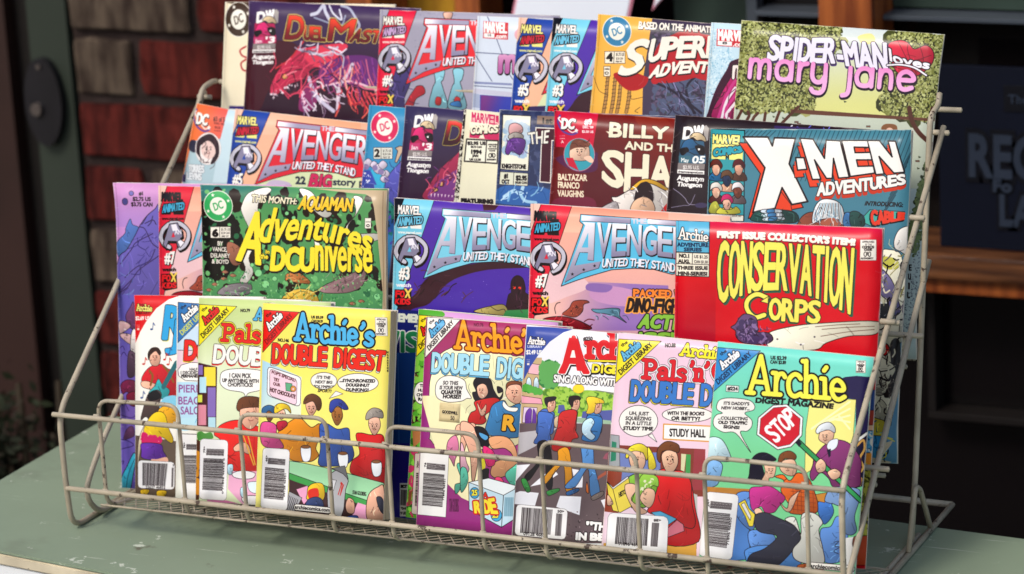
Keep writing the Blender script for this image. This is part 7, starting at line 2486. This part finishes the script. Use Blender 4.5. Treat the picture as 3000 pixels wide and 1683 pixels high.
s 3a2420 4 448 553 453 550 459 552
e 201418 - 5 473 558 476 558 474 562
s 3a2420 4 478 550 473 548 468 551
s 7a4a3c 3 464 560 469 566 463 568
s 7c2c2c 4 457 574 465 576 473 572
e 201418 - 5 641 563 643 563 641 567
s 3a2420 4 635 556 640 553 645 555
e 201418 - 5 660 561 663 561 660 565
s 3a2420 4 664 553 659 551 654 554
s 7a4a3c 3 651 563 656 569 650 571
s 7c2c2c 4 643 577 652 579 660 575''',
'pals': '''g ecccdc ecd4e0 0 0 0 1665 0 0 1215 0 1215 1665 0 1665
p 8c4438 - 5 -9 862 765 810 787 1168 16 1259
p 7c8cc4 - 5 77 904 411 876 435 1160 93 1200
p dcd8b0 - 5 577 865 617 865 612 1016 586 1019
p 4ca45c - 5 617 865 653 864 663 1036 623 1032
p a0444c - 5 676 820 765 814 783 1119 685 1131
p a8acb0 4c4448 4 1 783 71 784 96 1015 6 1043
p 3c8c70 - 5 16 833 53 838 60 976 18 989
p 9c4c38 - 5 -3 1048 117 1048 115 1377 -5 1377
p c89048 1c1216 4 522 1491 746 1421 758 1569 509 1600
p d8a850 - 5 15 1618 755 1526 783 1849 13 1948
p c0c0bc - 5 686 1152 731 1161 753 1420 714 1397
c d42428 1c1216 5 389 1042 475 989 603 1009 672 1078 723 1261 772 1513 469 1550 404 1213
c 8cc048 1c1216 5 167 1102 280 1046 392 1076 417 1162 321 1309 188 1238
c d42428 1c1216 5 355 1021 459 1023 590 994 671 1069 692 1223 733 1359 716 1418 641 1413 518 1364 352 1341 376 1267 409 1128
c 98c850 1c1216 4 283 1057 395 1059 417 1134 365 1140 316 1260 216 1322 235 1191
n f0f0d0 30 10 299 1070 389 1074 329 1237 256 1260
p ecd85c 1c1216 4 -2 1148 55 1198 174 1091 222 1307 130 1368 69 1361 22 1252
l 1c1216 4 55 1198 114 1363
p ecebec 1c1216 3 -3 1140 54 1184 166 1085 174 1098 55 1198
t b 2.5 1c1216 2 102 1221 180 1169 109 1256 187 1204|HISTORY
c ecc0a4 1c1216 4 149 1158 215 1137 248 1175 211 1265 344 1335 264 1359 180 1255
c ecc0a4 1c1216 4 277 1243 322 1160 390 1173 390 1258 349 1306
c ecc0a4 1c1216 4 14 1246 46 1271 65 1311 20 1324
c ecc0a4 1c1216 4 161 930 203 882 276 891 297 975 253 1049 197 1029
c ecc0a4 1c1216 4 422 900 463 852 536 861 557 945 514 1019 458 999
c f0dc44 1c1216 4 134 933 164 860 243 825 310 861 308 948 267 892 185 892 154 948
c f0dc44 1c1216 4 308 844 359 907 385 991 332 1014 316 929
c 7c4c2c 1c1216 4 388 921 390 843 457 784 549 800 554 859 481 850 420 875 417 952
p 5ca8cc 1c1216 4 375 1338 448 1319 585 1363 516 1421
p c87484 1c1216 4 518 1442 586 1370 640 1399 652 1447 524 1512
e efece6 1c1216 4 215 656 370 639 225 775
p efece6 1c1216 3 301 758 377 800 334 739
e efece6 - 5 215 656 364 639 225 770
e efece6 1c1216 4 600 566 800 545 605 623
t b 2 1c1216 2 136 591 294 579 134 617 292 605|UH,_JUST
t b 2 1c1216 2 110 632 318 615 109 659 316 641|SQUEEZING
t b 2 1c1216 2 113 668 321 651 112 695 319 677|IN_A_LITTLE
t b 4 1c1216 2 99 710 337 689 97 736 335 715|STUDY_TIME
t b 3 1c1216 2 441 558 734 531 440 584 732 557|WITH_THE_BOOKS
t b 4 1c1216 2 476 593 703 573 474 619 702 599|OR_BETTY?
p f2f0ec d89838 9 419 657 874 627 884 743 424 771
t b 4 1c1216 2 467 687 752 664 472 744 757 721|STUDY_HALL
t b 3.5 1c1216 2 375 46 460 38 378 74 463 66|NO.88
t k 9.5 1c1216:5/f2e83c 2 509 27 912 34 495 123 901 120|Archie's
t k 15 1c1216:15/f2eef0:12/1c1216:3/d82030 2 202 182 566 171 210 328 561 317|Pals
t k 15 1c1216:15/f2eef0:12/1c1216:3/d82030 2 579 161 735 154 600 305 721 301|'n'
t k 15 1c1216:15/f2eef0:12/1c1216:3/d82030 2 752 144 1185 125 764 288 1180 270|Gals
t bm 17 1c1216:4:-6:10/f2e440:0:-6:10/1c1216:4/4080c8 2 134 353 638 331 134 509 638 481|DOUBLE
t bm 17 1c1216:4:-6:10/f2e440:0:-6:10/1c1216:4/4080c8 2 692 325 1200 302 692 484 1196 455|DIGEST
u tri 3 49 345 32 5 388 f2e43c 70bce0 1c3c60 1c1216
p f0eeee 50484c 2 33 1418 45 1390 73 1377 478 1355 506 1365 519 1391 528 1630 518 1658 490 1671 78 1698 49 1689 37 1663
b 2a2024 71 107 1405 363 1390 367 1596 106 1614
b 2a2024 72 390 1414 448 1411 449 1593 393 1596
t b 1.2 1c1216 2 134 1596 329 1585 136 1619 330 1607|71896_46953
t b 2 1c1216 2 401 1387 460 1379 403 1405 462 1398|88>
e 201418 - 5 198 953 203 952 198 961
s 3a2420 4 187 939 196 933 207 937
e 201418 - 5 236 948 241 948 236 956
s 3a2420 4 244 932 234 929 224 935
s 7a4a3c 3 217 954 221 965 216 968
s 7c2c2c 4 203 981 220 985 235 977
e 201418 - 5 472 921 478 921 473 930
s 3a2420 4 461 907 470 900 482 904
e 201418 - 5 512 917 518 916 513 925
s 3a2420 4 521 900 511 896 500 902
s 7a4a3c 3 493 922 501 934 492 938
s 7c2c2c 4 478 951 495 956 512 947''',
'a224': '''g 80dcc8 84d8a8 0 0 0 1665 0 0 1182 0 1182 1665 0 1665
g 80dccc 84d49c 369 -15 369 962 0 1 1191 -21 1257 1370 -13 1518
p 2c2454 - 5 899 210 980 168 1063 151 1164 149 1185 568 1094 595 1075 327 892 321
p f0ea90 4c4420 3 733 346 1075 327 1078 596 1060 683 742 921 721 584
l f8f4c0 14 763 579 1030 348
l f8f4c0 14 811 549 1035 399
l f8f4c0 14 859 518 1039 449
l f8f4c0 14 907 488 1044 499
l f8f4c0 14 955 458 1048 549
p 241c3c - 5 1094 595 1183 551 1203 954 1089 1003
p eceae4 1c1216 3 1027 686 1183 551 1186 576 1053 700
s d8a85c 16 1110 669 1156 622 1170 687 1143 758 1174 822 1145 876
s d8a85c 16 1115 921 1165 907 1161 958
c c8e4f0 1c1216 4 -13 739 90 728 169 839 165 891 -17 885
c 88b4e0 1c1216 4 -2 909 70 893 116 922 113 990 87 1079 1 1088
p c08840 - 5 1 1099 342 1080 348 1150 -8 1175
p 5888c8 1c1216 4 200 1280 353 1293 388 1605 239 1638 177 1713 40 1722
c 6c98d8 1c1216 4 240 1132 352 1105 391 1206 392 1386 262 1296
c 6c98d8 1c1216 4 362 1397 452 1379 561 1412 539 1504 420 1533 370 1486
c 5c90d0 1c1216 4 345 1542 492 1487 719 1498 733 1647 207 1709 354 1639
c 6c98d8 1c1216 4 899 1320 971 1289 1009 1210 1086 1231 1106 1378 1082 1530 950 1561 910 1438
c 4c80c8 1c1216 4 859 1122 939 1098 984 1183 925 1279 874 1210
p eceae6 - 5 1075 1367 1170 1341 1173 1626 1092 1636
p c88c3c 1c1216 3 831 1066 919 1041 911 1117 835 1110
c 1c1830 1c1216 4 325 972 331 867 371 810 438 795 509 825 511 847 422 872 436 945 450 1019 375 1019 321 1018
c 84502e 1c1216 4 536 881 544 798 609 761 663 785 659 823 584 824 566 878
c ecc0a4 1c1216 4 430 878 481 857 521 883 514 966 478 985 483 1045 420 1022 444 944
c ecc0a4 1c1216 4 553 902 570 840 652 824 680 888 662 942 602 942
c dc6c28 1c1216 5 521 966 580 944 636 983 690 917 776 952 830 1051 860 1137 844 1206 665 1227 644 1162 575 1065 591 988
l 8c3c18 4 647 1026 835 1028
l 8c3c18 4 662 1025 687 1217
l 8c3c18 4 650 1060 838 1061
l 8c3c18 4 692 1021 717 1213
l 8c3c18 4 653 1093 841 1094
l 8c3c18 4 722 1018 746 1210
l 8c3c18 4 656 1127 844 1128
l 8c3c18 4 752 1015 776 1207
l 8c3c18 4 659 1160 847 1161
l 8c3c18 4 781 1011 806 1203
l 8c3c18 4 662 1193 850 1194
l 8c3c18 4 811 1008 836 1200
c c83c94 1c1216 4 342 1076 423 1052 498 1043 593 1093 611 1128 571 1185 537 1234 470 1242 436 1200 379 1237 351 1180
c ecc0a4 1c1216 4 386 1236 430 1216 496 1284 610 1286 658 1318 599 1332 509 1342 438 1306
c ecc0a4 1c1216 4 576 1155 632 1193 648 1116 717 1049 705 1080 663 1205 618 1210
e d8b040 1c1216 3 526 1314 545 1312 528 1344
c 3c3c4c 1c1216 5 397 1273 470 1242 548 1263 704 1320 756 1404 718 1483 581 1642 431 1653 369 1637 393 1567 494 1510 576 1410 453 1394 404 1355
c d4d4cc 1c1216 5 624 1277 698 1253 754 1374 748 1225 844 1206 909 1266 885 1329 926 1459 944 1569 833 1590 725 1565 704 1492 756 1404 704 1320
c a85c34 1c1216 3 752 1607 833 1590 838 1649 763 1651
c a85c34 1c1216 3 879 1599 946 1591 943 1644 883 1644
p f0dc4c 1c1216 4 261 1198 311 1162 347 1226 396 1265 389 1356 359 1360 323 1289
p eceae6 1c1216 3 285 1203 306 1185 368 1284 363 1314
c 8c3c78 1c1216 5 806 784 872 688 958 641 1057 660 1148 762 1158 872 1152 970 975 997 925 936 861 898 807 964 781 922 797 845
c 7c98c0 1c1216 4 909 1102 960 999 1146 986 1167 1058 1142 1195 1166 1296 1125 1338 1070 1307 1064 1159 986 1123
c 8c5c4c 1c1216 3 1143 1374 1155 1342 1171 1355 1171 1438 1147 1418
c ecc0a4 1c1216 4 824 648 834 587 877 568 931 584 928 644 902 684 864 674
c e4e8f0 1c1216 3 907 654 965 633 963 693 921 727 889 701
p 241c38 - 5 891 723 920 712 924 764 911 780
c dfe4ec 1c1216 4 796 591 822 544 887 515 935 547 939 591 892 574 834 595 813 612
l 1c1216 42 661 677 1176 1072
l 3ca060 28 669 683 1176 1072
p 1c1830 - 5 647 690 667 658 701 699 681 723
c ecc0a4 1c1216 4 818 835 852 794 892 827 890 880 846 900 822 872
c ecc0a4 1c1216 4 913 885 962 857 1009 881 998 920 955 940 923 913
p f2eef0 1c1216 5 356 538 460 434 561 415 692 502 696 637 623 730 523 762 356 666
p d01c34 1c1216 3 376 544 467 452 556 435 672 513 675 632 611 713 523 741 376 656
t bm 10 f4f2f2 2 399 623 571 431 510 717 656 532|STOP
c efece6 1c1216 4 34 478 56 434 131 413 261 412 315 440 318 483 252 515 308 560 312 611 281 648 231 666 323 805 198 674 103 676 31 641 18 591 40 550 82 533 41 512
t b 2 1c1216 2 85 446 280 432 85 468 280 454|IT'S_DADDY'S
t b 2 1c1216 2 70 483 287 467 69 505 286 489|NEW_HOBBY...
t b 2 1c1216 2 51 562 279 544 50 584 278 567|...COLLECTING
t b 3.5 1c1216 2 57 594 278 577 56 616 277 599|OLD_TRAFFIC
t b 3.5 1c1216 2 99 623 223 617 98 645 222 639|SIGNS!
t b 7.5 1c1216 3 323 393 574 375 914 377 322 427 578 421 909 412|DIGEST_MAGAZINE
t k 17.5 1c1216:13/f4ee5c 3 230 63 616 75 966 102 240 372 641 355 996 344|Archie
t b 3 1c1216 2 408 68 529 60 411 93 531 86|US_$2.39
t b 2.5 1c1216 2 409 101 528 94 411 125 530 118|CAN_$2.89
p eef2ec 1c1216 3 93 321 190 317 191 364 95 368
t b 3.5 1c1216 2 104 331 181 327 106 357 183 352|#224
u stamp 1051 37 1122 36 1054 125
u tri 4 45 330 38 -9 389 4094d0 f2f0f0 1c2c48 18284c
p f0eeee 50484c 2 7 1165 17 1143 38 1134 231 1131 252 1139 261 1160 251 1599 241 1620 220 1628 24 1626 3 1616 -6 1595
b 2a2024 81 50 1203 49 1258 214 1252 216 1201
b 2a2024 82 27 1286 40 1540 204 1544 208 1283
t b 1.2 1c1216 2 200 1522 206 1310 217 1519 222 1308|71896_46850
t b 1.5 1c1216 2 26 1251 21 1191 45 1249 39 1189|24>
p efece6 1c1216 4 832 1593 837 1579 851 1573 1156 1565 1169 1570 1175 1583 1175 1593 1170 1607 1156 1613 851 1619 838 1614 832 1600
t b 2.5 1c1216 2 844 1585 1169 1576 843 1615 1167 1604|archiecomics.com
s 1c1216 4 1004 1405 1040 1393 1014 1434 1052 1437 1010 1471 1049 1489
e 201418 - 5 473 924 477 923 474 929
s 3a2420 4 466 914 472 910 479 913
e 201418 - 5 498 921 501 921 498 926
s 3a2420 4 503 910 497 908 490 912
s 7a4a3c 3 486 925 494 932 485 934
s 7c2c2c 4 477 943 488 946 498 941
e 201418 - 5 597 887 601 887 597 893
s 3a2420 4 589 877 595 872 603 875
e 201418 - 5 625 884 628 884 625 890
s 3a2420 4 630 872 623 869 616 874
s 7a4a3c 3 611 888 613 897 610 899
s 7c2c2c 4 601 909 613 912 624 906
e 201418 - 5 855 629 858 629 855 635
s 3a2420 4 847 618 853 614 861 617
e 201418 - 5 882 626 886 626 883 632
s 3a2420 4 888 614 881 611 874 615
s 7a4a3c 3 869 630 871 639 868 641
s 7c2c2c 4 859 650 871 654 882 648'''}
BOOKS = [
('dc0', 'comic_book', 'cream comic with a brown round star emblem, leftmost in the back row', 'comic', 'comics standing in the rack', (0.00439, 0.31150, 0.38690), (0.99987, 0.00408, 0.01545), (-0.01598, 0.25530, 0.96673), 0.1680, 0.2590, 0.0015, 0.0005, {}, False, 0.36),
('duel', 'comic_book', 'purple comic with red gilt title lettering and bony red artwork in the back row', 'comic', 'comics standing in the rack', (0.03058, 0.30996, 0.38888), (0.99995, -0.00255, -0.00964), (0.00997, 0.25532, 0.96680), 0.1670, 0.2590, 0.0015, 0.0005, {(0, 1): 0.003}, False, 0.36),
('av6', 'comic_book', 'grey comic with number 6 and red bordered silver lettering in the back row', 'comic', 'comics standing in the rack', (0.16062, 0.30699, 0.38550), (1.00000, 0.00030, 0.00113), (-0.00116, 0.25534, 0.96685), 0.1680, 0.2590, 0.0015, 0.0005, {(0, 1): 0.0015}, False, 0.36),
('mj14', 'comic_book', 'pale blue comic with red boxed number 14 and pink lowercase letter', 'comic', 'comics standing in the rack', (0.25356, 0.30441, 0.38354), (0.99999, -0.00095, -0.00358), (0.00370, 0.25533, 0.96685), 0.1680, 0.2590, 0.0015, 0.0005, {}, False, 0.36),
('av5t', 'comic_book', 'blue striped comic with number 5 showing only its left strip', 'comic', 'comics standing in the rack', (0.29289, 0.30246, 0.38399), (0.99937, -0.00904, -0.03425), (0.03542, 0.25518, 0.96625), 0.1680, 0.2590, 0.0015, 0.0005, {}, False, 0.36),
('av3t', 'comic_book', 'turquoise striped comic with number 3 in the back row', 'comic', 'comics standing in the rack', (0.32541, 0.30075, 0.38534), (0.99943, -0.00860, -0.03258), (0.03370, 0.25519, 0.96630), 0.1680, 0.2590, 0.0015, 0.0005, {}, False, 0.36),
('sup', 'comic_book', 'orange comic with round blue star emblem and big cream lettering in the back row', 'comic', 'comics standing in the rack', (0.36784, 0.29977, 0.38946), (0.99898, -0.01151, -0.04358), (0.04508, 0.25508, 0.96587), 0.1680, 0.2590, 0.0015, 0.0005, {(0, 1): 0.003}, False, 0.36),
('mj8', 'comic_book', 'pale dotted comic with red boxed number 8 in the back row', 'comic', 'comics standing in the rack', (0.46804, 0.29688, 0.38635), (0.99977, -0.00547, -0.02072), (0.02143, 0.25528, 0.96663), 0.1680, 0.2590, 0.0015, 0.0005, {}, False, 0.36),
('mj', 'comic_book', 'comic with green trees and pink rounded lettering at the right end of the back row', 'comic', 'comics standing in the rack', (0.49556, 0.29556, 0.38918), (0.99947, -0.00835, -0.03162), (0.03270, 0.25520, 0.96634), 0.1686, 0.2590, 0.0015, 0.0005, {(1, 0): -0.012, (1, 1): -0.005, (0, 1): 0.002}, False, 0.36),
('dc3', 'comic_book', 'tilted orange and grey comic with oval portrait, leftmost in the third row', 'comic', 'comics standing in the rack', (0.01047, 0.23779, 0.31212), (0.99242, -0.03574, -0.11761), (0.12292, 0.28852, 0.94955), 0.1680, 0.2590, 0.0012, 0.0005, {(0, 1): -0.002}, False, 0.36),
('white', 'comic_book', 'pale grey comic seen only as a narrow strip right of the tilted orange comic', 'comic', 'comics standing in the rack', (0.04388, 0.23822, 0.30836), (0.99892, -0.01348, -0.04436), (0.04636, 0.29041, 0.95578), 0.1680, 0.2590, 0.0012, 0.0005, {}, False, 0.36),
('av5', 'comic_book', 'peach comic with red bordered silver lettering and a blue number 5 strip', 'comic', 'comics standing in the rack', (0.05126, 0.23488, 0.30943), (0.99864, -0.01516, -0.04990), (0.05216, 0.29033, 0.95551), 0.1680, 0.2590, 0.0015, 0.0005, {}, False, 0.36),
('dc2', 'comic_book', 'blue comic with round pink star emblem and number 2', 'comic', 'comics standing in the rack', (0.18103, 0.23549, 0.31830), (0.99958, -0.00843, -0.02773), (0.02898, 0.29060, 0.95641), 0.1680, 0.2590, 0.0015, 0.0005, {}, False, 0.36),
('dw3', 'comic_book', 'dark violet comic with pink boxed number 3 in the third row from the front', 'comic', 'comics standing in the rack', (0.21696, 0.23389, 0.31994), (0.99944, -0.00975, -0.03209), (0.03353, 0.29056, 0.95627), 0.1680, 0.2590, 0.0015, 0.0005, {(0, 1): 0.002}, False, 0.36),
('mcom', 'comic_book', 'cream comic with pink boxed heading and price box dated 1994', 'comic', 'comics standing in the rack', (0.27148, 0.23171, 0.31963), (0.99899, -0.01308, -0.04306), (0.04500, 0.29043, 0.95584), 0.1680, 0.2590, 0.0015, 0.0005, {}, False, 0.36),
('knight', 'comic_book', 'dark blue comic with a framed purple trousered figure and maroon letter T', 'comic', 'comics standing in the rack', (0.30600, 0.23003, 0.32096), (0.99995, 0.00292, 0.00961), (-0.01005, 0.29071, 0.95676), 0.1680, 0.2590, 0.0015, 0.0005, {(0, 1): 0.003}, False, 0.36),
('billy', 'comic_book', 'dark red comic with cream title and a round boy portrait, top left corner curled', 'comic', 'comics standing in the rack', (0.35717, 0.22847, 0.32273), (0.99990, -0.00410, -0.01350), (0.01411, 0.29069, 0.95671), 0.1680, 0.2590, 0.0015, 0.0005, {(0, 1): 0.006}, False, 0.36),
('dwmay', 'comic_book', 'black comic dated May in a blue box, partly behind the teal comic', 'comic', 'comics standing in the rack', (0.46171, 0.22689, 0.32440), (0.99968, -0.00731, -0.02406), (0.02515, 0.29063, 0.95650), 0.1684, 0.2590, 0.0015, 0.0005, {}, False, 0.36),
('xmen', 'comic_book', 'teal comic with huge white blocky lettering on orange beside the right frame', 'comic', 'comics standing in the rack', (0.49273, 0.22216, 0.31571), (0.99924, 0.01130, 0.03719), (-0.03887, 0.29050, 0.95608), 0.1676, 0.2590, 0.002, 0.0005, {(1, 1): 0.004, (1, 0): -0.006}, False, 0.36),
('purp', 'comic_book', 'lilac comic with purple mountain artwork, leftmost and standing behind the digests', 'comic', 'comics standing in the rack', (-0.00376, 0.12109, 0.26880), (0.99919, 0.00754, 0.03964), (-0.04035, 0.18678, 0.98157), 0.1680, 0.2590, 0.0015, 0.0005, {(0, 1): 0.004}, False, 0.36),
('av7b', 'comic_book', 'red striped comic with number 7 between the lilac comic and the green comic', 'comic', 'comics standing in the rack', (0.03936, 0.11909, 0.26902), (0.99959, 0.00534, 0.02806), (-0.02856, 0.18686, 0.98197), 0.1680, 0.2590, 0.0015, 0.0005, {}, False, 0.36),
('dcu', 'comic_book', 'green comic with yellow script lettering, its cover worn off the tan pages', 'comic', 'comics standing in the rack', (0.08247, 0.11657, 0.27290), (0.99946, 0.00615, 0.03230), (-0.03287, 0.18683, 0.98184), 0.1706, 0.2590, 0.003, 0.0005, {(1, 1): -0.003, (0, 1): 0.002}, False, 0.36),
('av3', 'comic_book', 'violet comic with blue bordered silver lettering and number 3', 'comic', 'comics standing in the rack', (0.26345, 0.11372, 0.27291), (0.99993, -0.00217, -0.01143), (0.01163, 0.18692, 0.98231), 0.1680, 0.2590, 0.0015, 0.0005, {(0, 1): 0.003}, False, 0.36),
('av7', 'comic_book', 'thick peach comic with blue bordered silver lettering left of the red comic', 'comic', 'comics standing in the rack', (0.38403, 0.11116, 0.27548), (1.00000, -0.00022, -0.00117), (0.00119, 0.18693, 0.98237), 0.1660, 0.2590, 0.0035, 0.0005, {(0, 1): 0.002}, False, 0.36),
('corps', 'comic_book', 'red comic with tall yellow lettering at the right end of the second row', 'comic', 'comics standing in the rack', (0.50792, 0.10526, 0.27121), (0.99757, 0.06962, 0.00405), (-0.01705, 0.18725, 0.98216), 0.1627, 0.2590, 0.0018, 0.0005, {(0, 1): 0.001, (1, 1): 0.004}, False, 0.36),
('rj', 'digest_book', 'white digest with red curved corner and blue lettering, leftmost in front row', 'digest', 'digests in the front row of the rack', (0.03174, 0.08127, 0.18404), (0.99838, 0.01445, 0.05499), (-0.05686, 0.25376, 0.96559), 0.1215, 0.1665, 0.004, 0.0003, {(0, 1): 0.002}, True, 0.56),
('d96', 'digest_book', 'white digest with blue corner triangle, a narrow strip beside the light green digest', 'digest', 'digests in the front row of the rack', (0.07549, 0.07544, 0.18705), (0.99878, 0.01257, 0.04781), (-0.04944, 0.25387, 0.96598), 0.1215, 0.1665, 0.006, 0.0003, {}, True, 0.56),
('d79', 'digest_book', 'light green digest with yellow corner triangle and red lettering in the front row', 'digest', 'digests in the front row of the rack', (0.10116, 0.06747, 0.19056), (0.99920, 0.01013, 0.03856), (-0.03987, 0.25397, 0.96639), 0.1215, 0.1665, 0.008, 0.0003, {}, True, 0.56),
('dd146', 'digest_book', 'thick yellow digest with red corner triangle and blue and red lettering', 'digest', 'digests in the front row of the rack', (0.16744, 0.05584, 0.19431), (0.99984, 0.00459, 0.01746), (-0.01806, 0.25413, 0.96700), 0.1155, 0.1665, 0.012, 0.0003, {(1, 1): 0.001}, False, 0.56),
('d70', 'digest_book', 'green and pink digest mostly hidden behind the magenta digest', 'digest', 'digests in the front row of the rack', (0.29462, 0.08140, 0.19121), (0.99995, -0.00251, -0.00954), (0.00987, 0.25416, 0.96711), 0.1213, 0.1665, 0.008, 0.0003, {}, False, 0.56),
('a76', 'digest_book', 'magenta digest with orange lettering and a small tan price sticker', 'digest', 'digests in the front row of the rack', (0.30718, 0.06898, 0.18922), (0.99998, 0.00158, 0.00600), (-0.00621, 0.25417, 0.96714), 0.1215, 0.1665, 0.011, 0.0003, {}, False, 0.56),
('a250', 'digest_book', 'white digest with blue curved corner and big red letter A', 'digest', 'digests in the front row of the rack', (0.39589, 0.06520, 0.19057), (0.99988, -0.00387, -0.01472), (0.01522, 0.25415, 0.96705), 0.1215, 0.1665, 0.0036, 0.0003, {}, True, 0.56),
('pals', 'digest_book', 'pink digest with yellow corner triangle and red and blue lettering', 'digest', 'digests in the front row of the rack', (0.47663, 0.05748, 0.19268), (0.99824, 0.04522, -0.03842), (0.02570, 0.25409, 0.96684), 0.1215, 0.1665, 0.0076, 0.0003, {}, True, 0.56),
('a224', 'digest_book', 'mint green digest with red octagonal stop sign, rightmost in the front row', 'digest', 'digests in the front row of the rack', (0.55883, 0.05330, 0.19328), (0.98625, 0.14949, -0.07041), (0.03116, 0.25025, 0.96768), 0.1182, 0.1665, 0.0038, 0.0003, {(1, 0): -0.003, (1, 1): 0.001}, True, 0.56),
]
for (key, name, label, cat, group, a, ux, v, w_, h_, th, bow, curl, white, res) in BOOKS:
    PX = res; TAPER = {'corps': .05, 'xmen': .03}.get(key, 0)
    cv = np.ones((int(h_*1e4*PX), int(w_*1e4*PX), 3), 'f4'); paint(ART[key], cv); wear(cv, len(key)*7+ord(key[-1]), .8 if cat == 'digest' else 1.1)
    A, U, Vv = Vector(a), Vector(ux).normalized(), Vector(v).normalized(); Nn = U.cross(Vv).normalized(); Vv = Nn.cross(U)
    base = A-Vv*h_+U*w_/2
    root = thing(name, label, cat, group=group)
    root.matrix_world = Matrix(((U.x, Vv.x, Nn.x, base.x), (U.y, Vv.y, Nn.y, base.y), (U.z, Vv.z, Nn.z, base.z), (0, 0, 0, 1)))
    f = lambda u, v: bend(u, v, w_, h_, bow, curl)
    g2 = lambda u, v: bend(u, v, w_, h_, bow, {c: min(a, 0) for c, a in curl.items()})
    pm = print_mat('printed_cover', cv, .27)
    ct = .00025
    def put(nm, me, dx=0, dy=0): o = link(nm, me, root); o.location = (-w_/2+dx, dy, 0); return o
    put('front_cover', sheet('front_cover', w_, h_, ct, 0, [pm, M['back']], f))
    pt = th-2*ct-.0002
    pg = M['page_w' if white else 'page']; ins = .0006
    if th > .0029:    # thick book: page block in a few slightly uneven sections, and a spine
        k = max(2, int(th*1000/2.2)); rs = random.Random(key)
        for i in range(k):
            z = -ct-.0001-pt*i/k
            put('page_section', sheet('page_section', w_-ins*2-rs.uniform(0, .0009), h_-ins-rs.uniform(0, .0010), pt/k-.00005, z, [pg, pg], g2, 8, 8), ins, rs.uniform(0, .0004))
        put('spine', sheet('spine', .0005, h_, th-2*ct, -ct, [M['back'], M['back']], g2, 1, 8), -.0002)
    else: put('pages', sheet('pages', w_-ins, h_-ins, pt, -ct-.0001, [pg, pg], g2, 10, 12), 0)
    put('back_cover', sheet('back_cover', w_, h_, ct, -th+ct, [M['back'], M['back']], g2, 8, 8))
    if key == 'a76':
        x, y, sw, shh = 0.0156, 0.0664, 0.0180, 0.0150
        TAPER = 0; cs = np.ones((150, 150, 3), 'f4')*rgb('d8c79c'); PX = 1.
        paint("t b 3 241c1c 2 20 62 132 64 20 84 132 86|GOODWILL\nt b 2 4c443c 2 82 100 112 102 82 132 112 134|50\nl 5c5040 1 20 90 132 92\nl a08c60 1 100 10 100 40\nl a08c60 1 10 50 40 44\nl a08c60 1 60 20 90 22", cs); wear(cs, 3, 1.)
        o = link('price_sticker', sheet('price_sticker', sw, shh, .0001, .00015, [print_mat('printed_sticker', cs, .6), M['sticker']], lambda u, v: f((x+u*sw)/w_, 1-(y+shh*(1-v))/h_), 4, 4), root); o.location = (-w_/2+x, h_-y-shh, 0)
